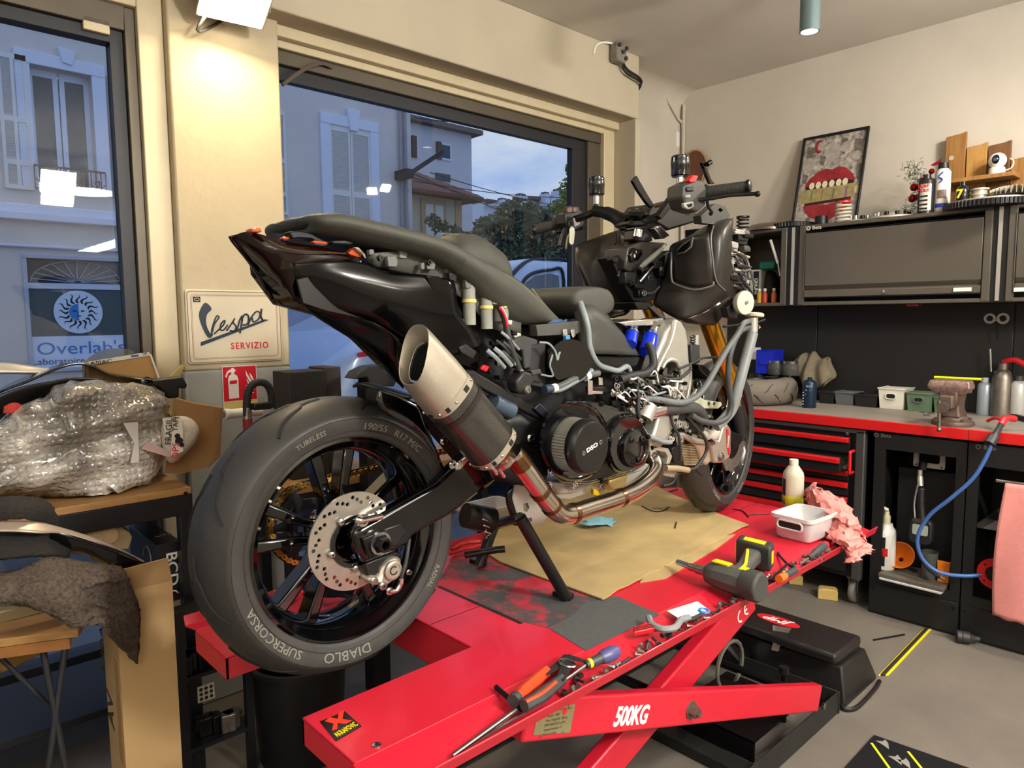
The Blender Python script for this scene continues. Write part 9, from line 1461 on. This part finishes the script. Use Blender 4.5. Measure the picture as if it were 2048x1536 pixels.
s3_ = thing('stubby_screwdriver','short grey and red screwdriver at the far end of the tray','screwdriver',D(1635,1105)); MB().tube([D(1618,1116,.012),D(1632,1104,.018),D(1648,1092,.022)],[.008,.012,.013],10,k=3).build('handle',m_gr,s3_); MB().cyl(D(1648,1092,.022),D(1652,1089,.023),.012,n=10).build('red_end',red_ink,s3_); MB().cyl(D(1618,1116,.012),D(1600,1128,.006),.004,n=8).build('shaft',steel,s3_)
oc_ = thing('orange_connector','orange and grey quick connector on the tray','connector',D(1568,1152)); a, b_ = D(1558,1158,.012), D(1580,1146,.012); MB().cyl(a,a.lerp(b_,.5),.012,n=14).build('orange_ring',mat('conn_orange','d8641c',.4),oc_); MB().cyl(a.lerp(b_,.5),b_+(b_-a)*.5,.010,n=14).build('grey_body',m_gr,oc_)
bb2 = tag(MB().tube([D(1408,1222,.01)+V((.012*math.cos(t*PI/6),.012*math.sin(t*PI/6),0)) for t in range(12)],.004,6,closed=True).build('blue_ring',mat('ring_blue','2a74c0',.4)),'small blue ring beside the paper tag','ring')
tag(MB().tube([D(1556,1105,.004),D(1560,1112,.006),D(1575,1128,.006),D(1590,1136,.004)],.004,6,k=3).tube([D(1540,1160,.006),D(1575,1128,.008)],.004,6).build('plastic_rod',black_plastic),'black plastic clip rod near the impact wrench','rod')
# zip tie offcuts
for i, (pts, lb) in enumerate(((((1290,1004),(1320,990),(1355,978)),'straight zip tie offcut left of the front wheel'),(((1338,1000),(1360,1008),(1385,1010)),'zip tie offcut touching the front tyre'),(((1284,1012),(1305,1022),(1325,1022),(1338,1014)),'curved zip tie offcut on the cardboard'),(((1465,1018),(1485,1022),(1497,1034)),'curved zip tie offcut right of the front tyre'),(((1498,1030),(1515,1028),(1540,1027)),'zip tie offcut beside the white basket'),(((1350,1056),(1353,1044)),'short zip tie offcut on the cardboard'))): tag(MB().tube([D(x,y,.010 if i in (2,5) else .003) for x, y in pts],.0022,5,k=4).build('zip_tie',black_plastic),lb,'zip tie','zip tie offcuts on the lift')
tag(MB().tube([D(905,1100,.014),D(930,1086,.018),D(960,1083,.014)],.007,8,k=4).tube([D(900,1108,.012),D(930,1098,.016),D(965,1090,.014)],.006,8,k=4).build('red_pliers',mat('grip_red','c82a24',.4)),'red handled pliers on the lift behind the rear wheel','pliers')
# loose bolts and nuts along the tool tray
def bolt_mesh(L_, r_, m):
    o = MB().lathe([(.0005,0),(r_*1.8,0),(r_*1.8,r_*1.2),(r_,r_*1.2),(r_,L_),(.0005,L_)],(0,0,0),X1,n=8).build('loose_bolt',m,smooth=30); return o
kinds = [bolt_mesh(.022,.003,m_bolt),bolt_mesh(.034,.0035,m_bolt2),bolt_mesh(.016,.004,m_bolt),bolt_mesh(.045,.003,m_bolt)]
nut = MB().lathe([(.004,0),(.008,0),(.008,.007),(.004,.007),(.004,0)],(0,0,0),Z1,n=6,caps=False).build('loose_bolt',m_bolt2,smooth=20); kinds.append(nut)
random.seed(17); used = [False]*5; nb = 0
for i in range(74):
    t = random.random()**.8; x = 1.02+1.45*((i+random.random())/74); y = .945+abs(random.gauss(0,.016)); k_ = random.randrange(5)
    z = ZL-.022+(y-.945)*.23+.007
    o = kinds[k_] if not used[k_] else kinds[k_].copy()
    if used[k_]: C.objects.link(o)
    used[k_] = True; o.location = (x,y,z); o.rotation_euler = (random.uniform(-.2,.2),random.uniform(-.25,.25),random.uniform(0,6.28))
    kn = ('thin zinc screw','dark steel bolt','stubby zinc bolt','long zinc bolt','dark hex nut')[k_]; zn_ = 'beside the pliers' if x < 1.35 else 'near the purple screwdriver' if x < 1.6 else 'beside the red hex key pack' if x < 1.85 else 'near the paper tag' if x < 2.1 else 'at the end near the impact wrench'; tag(o,f'{kn} lying loose in the tool tray {zn_}','bolt',f'{kn}s in the tool tray {zn_}')
for i, (x, y) in enumerate(((568,1194),(582,1190),(575,1198),(588,1197))): o = kinds[i%4].copy(); C.objects.link(o); q_ = D(x,y,.008); o.location = q_; o.rotation_euler = (0,.2,i*1.3); tag(o,'loose bolt on the far side of the lift seen through the wheel','bolt','loose bolts seen through the wheel')
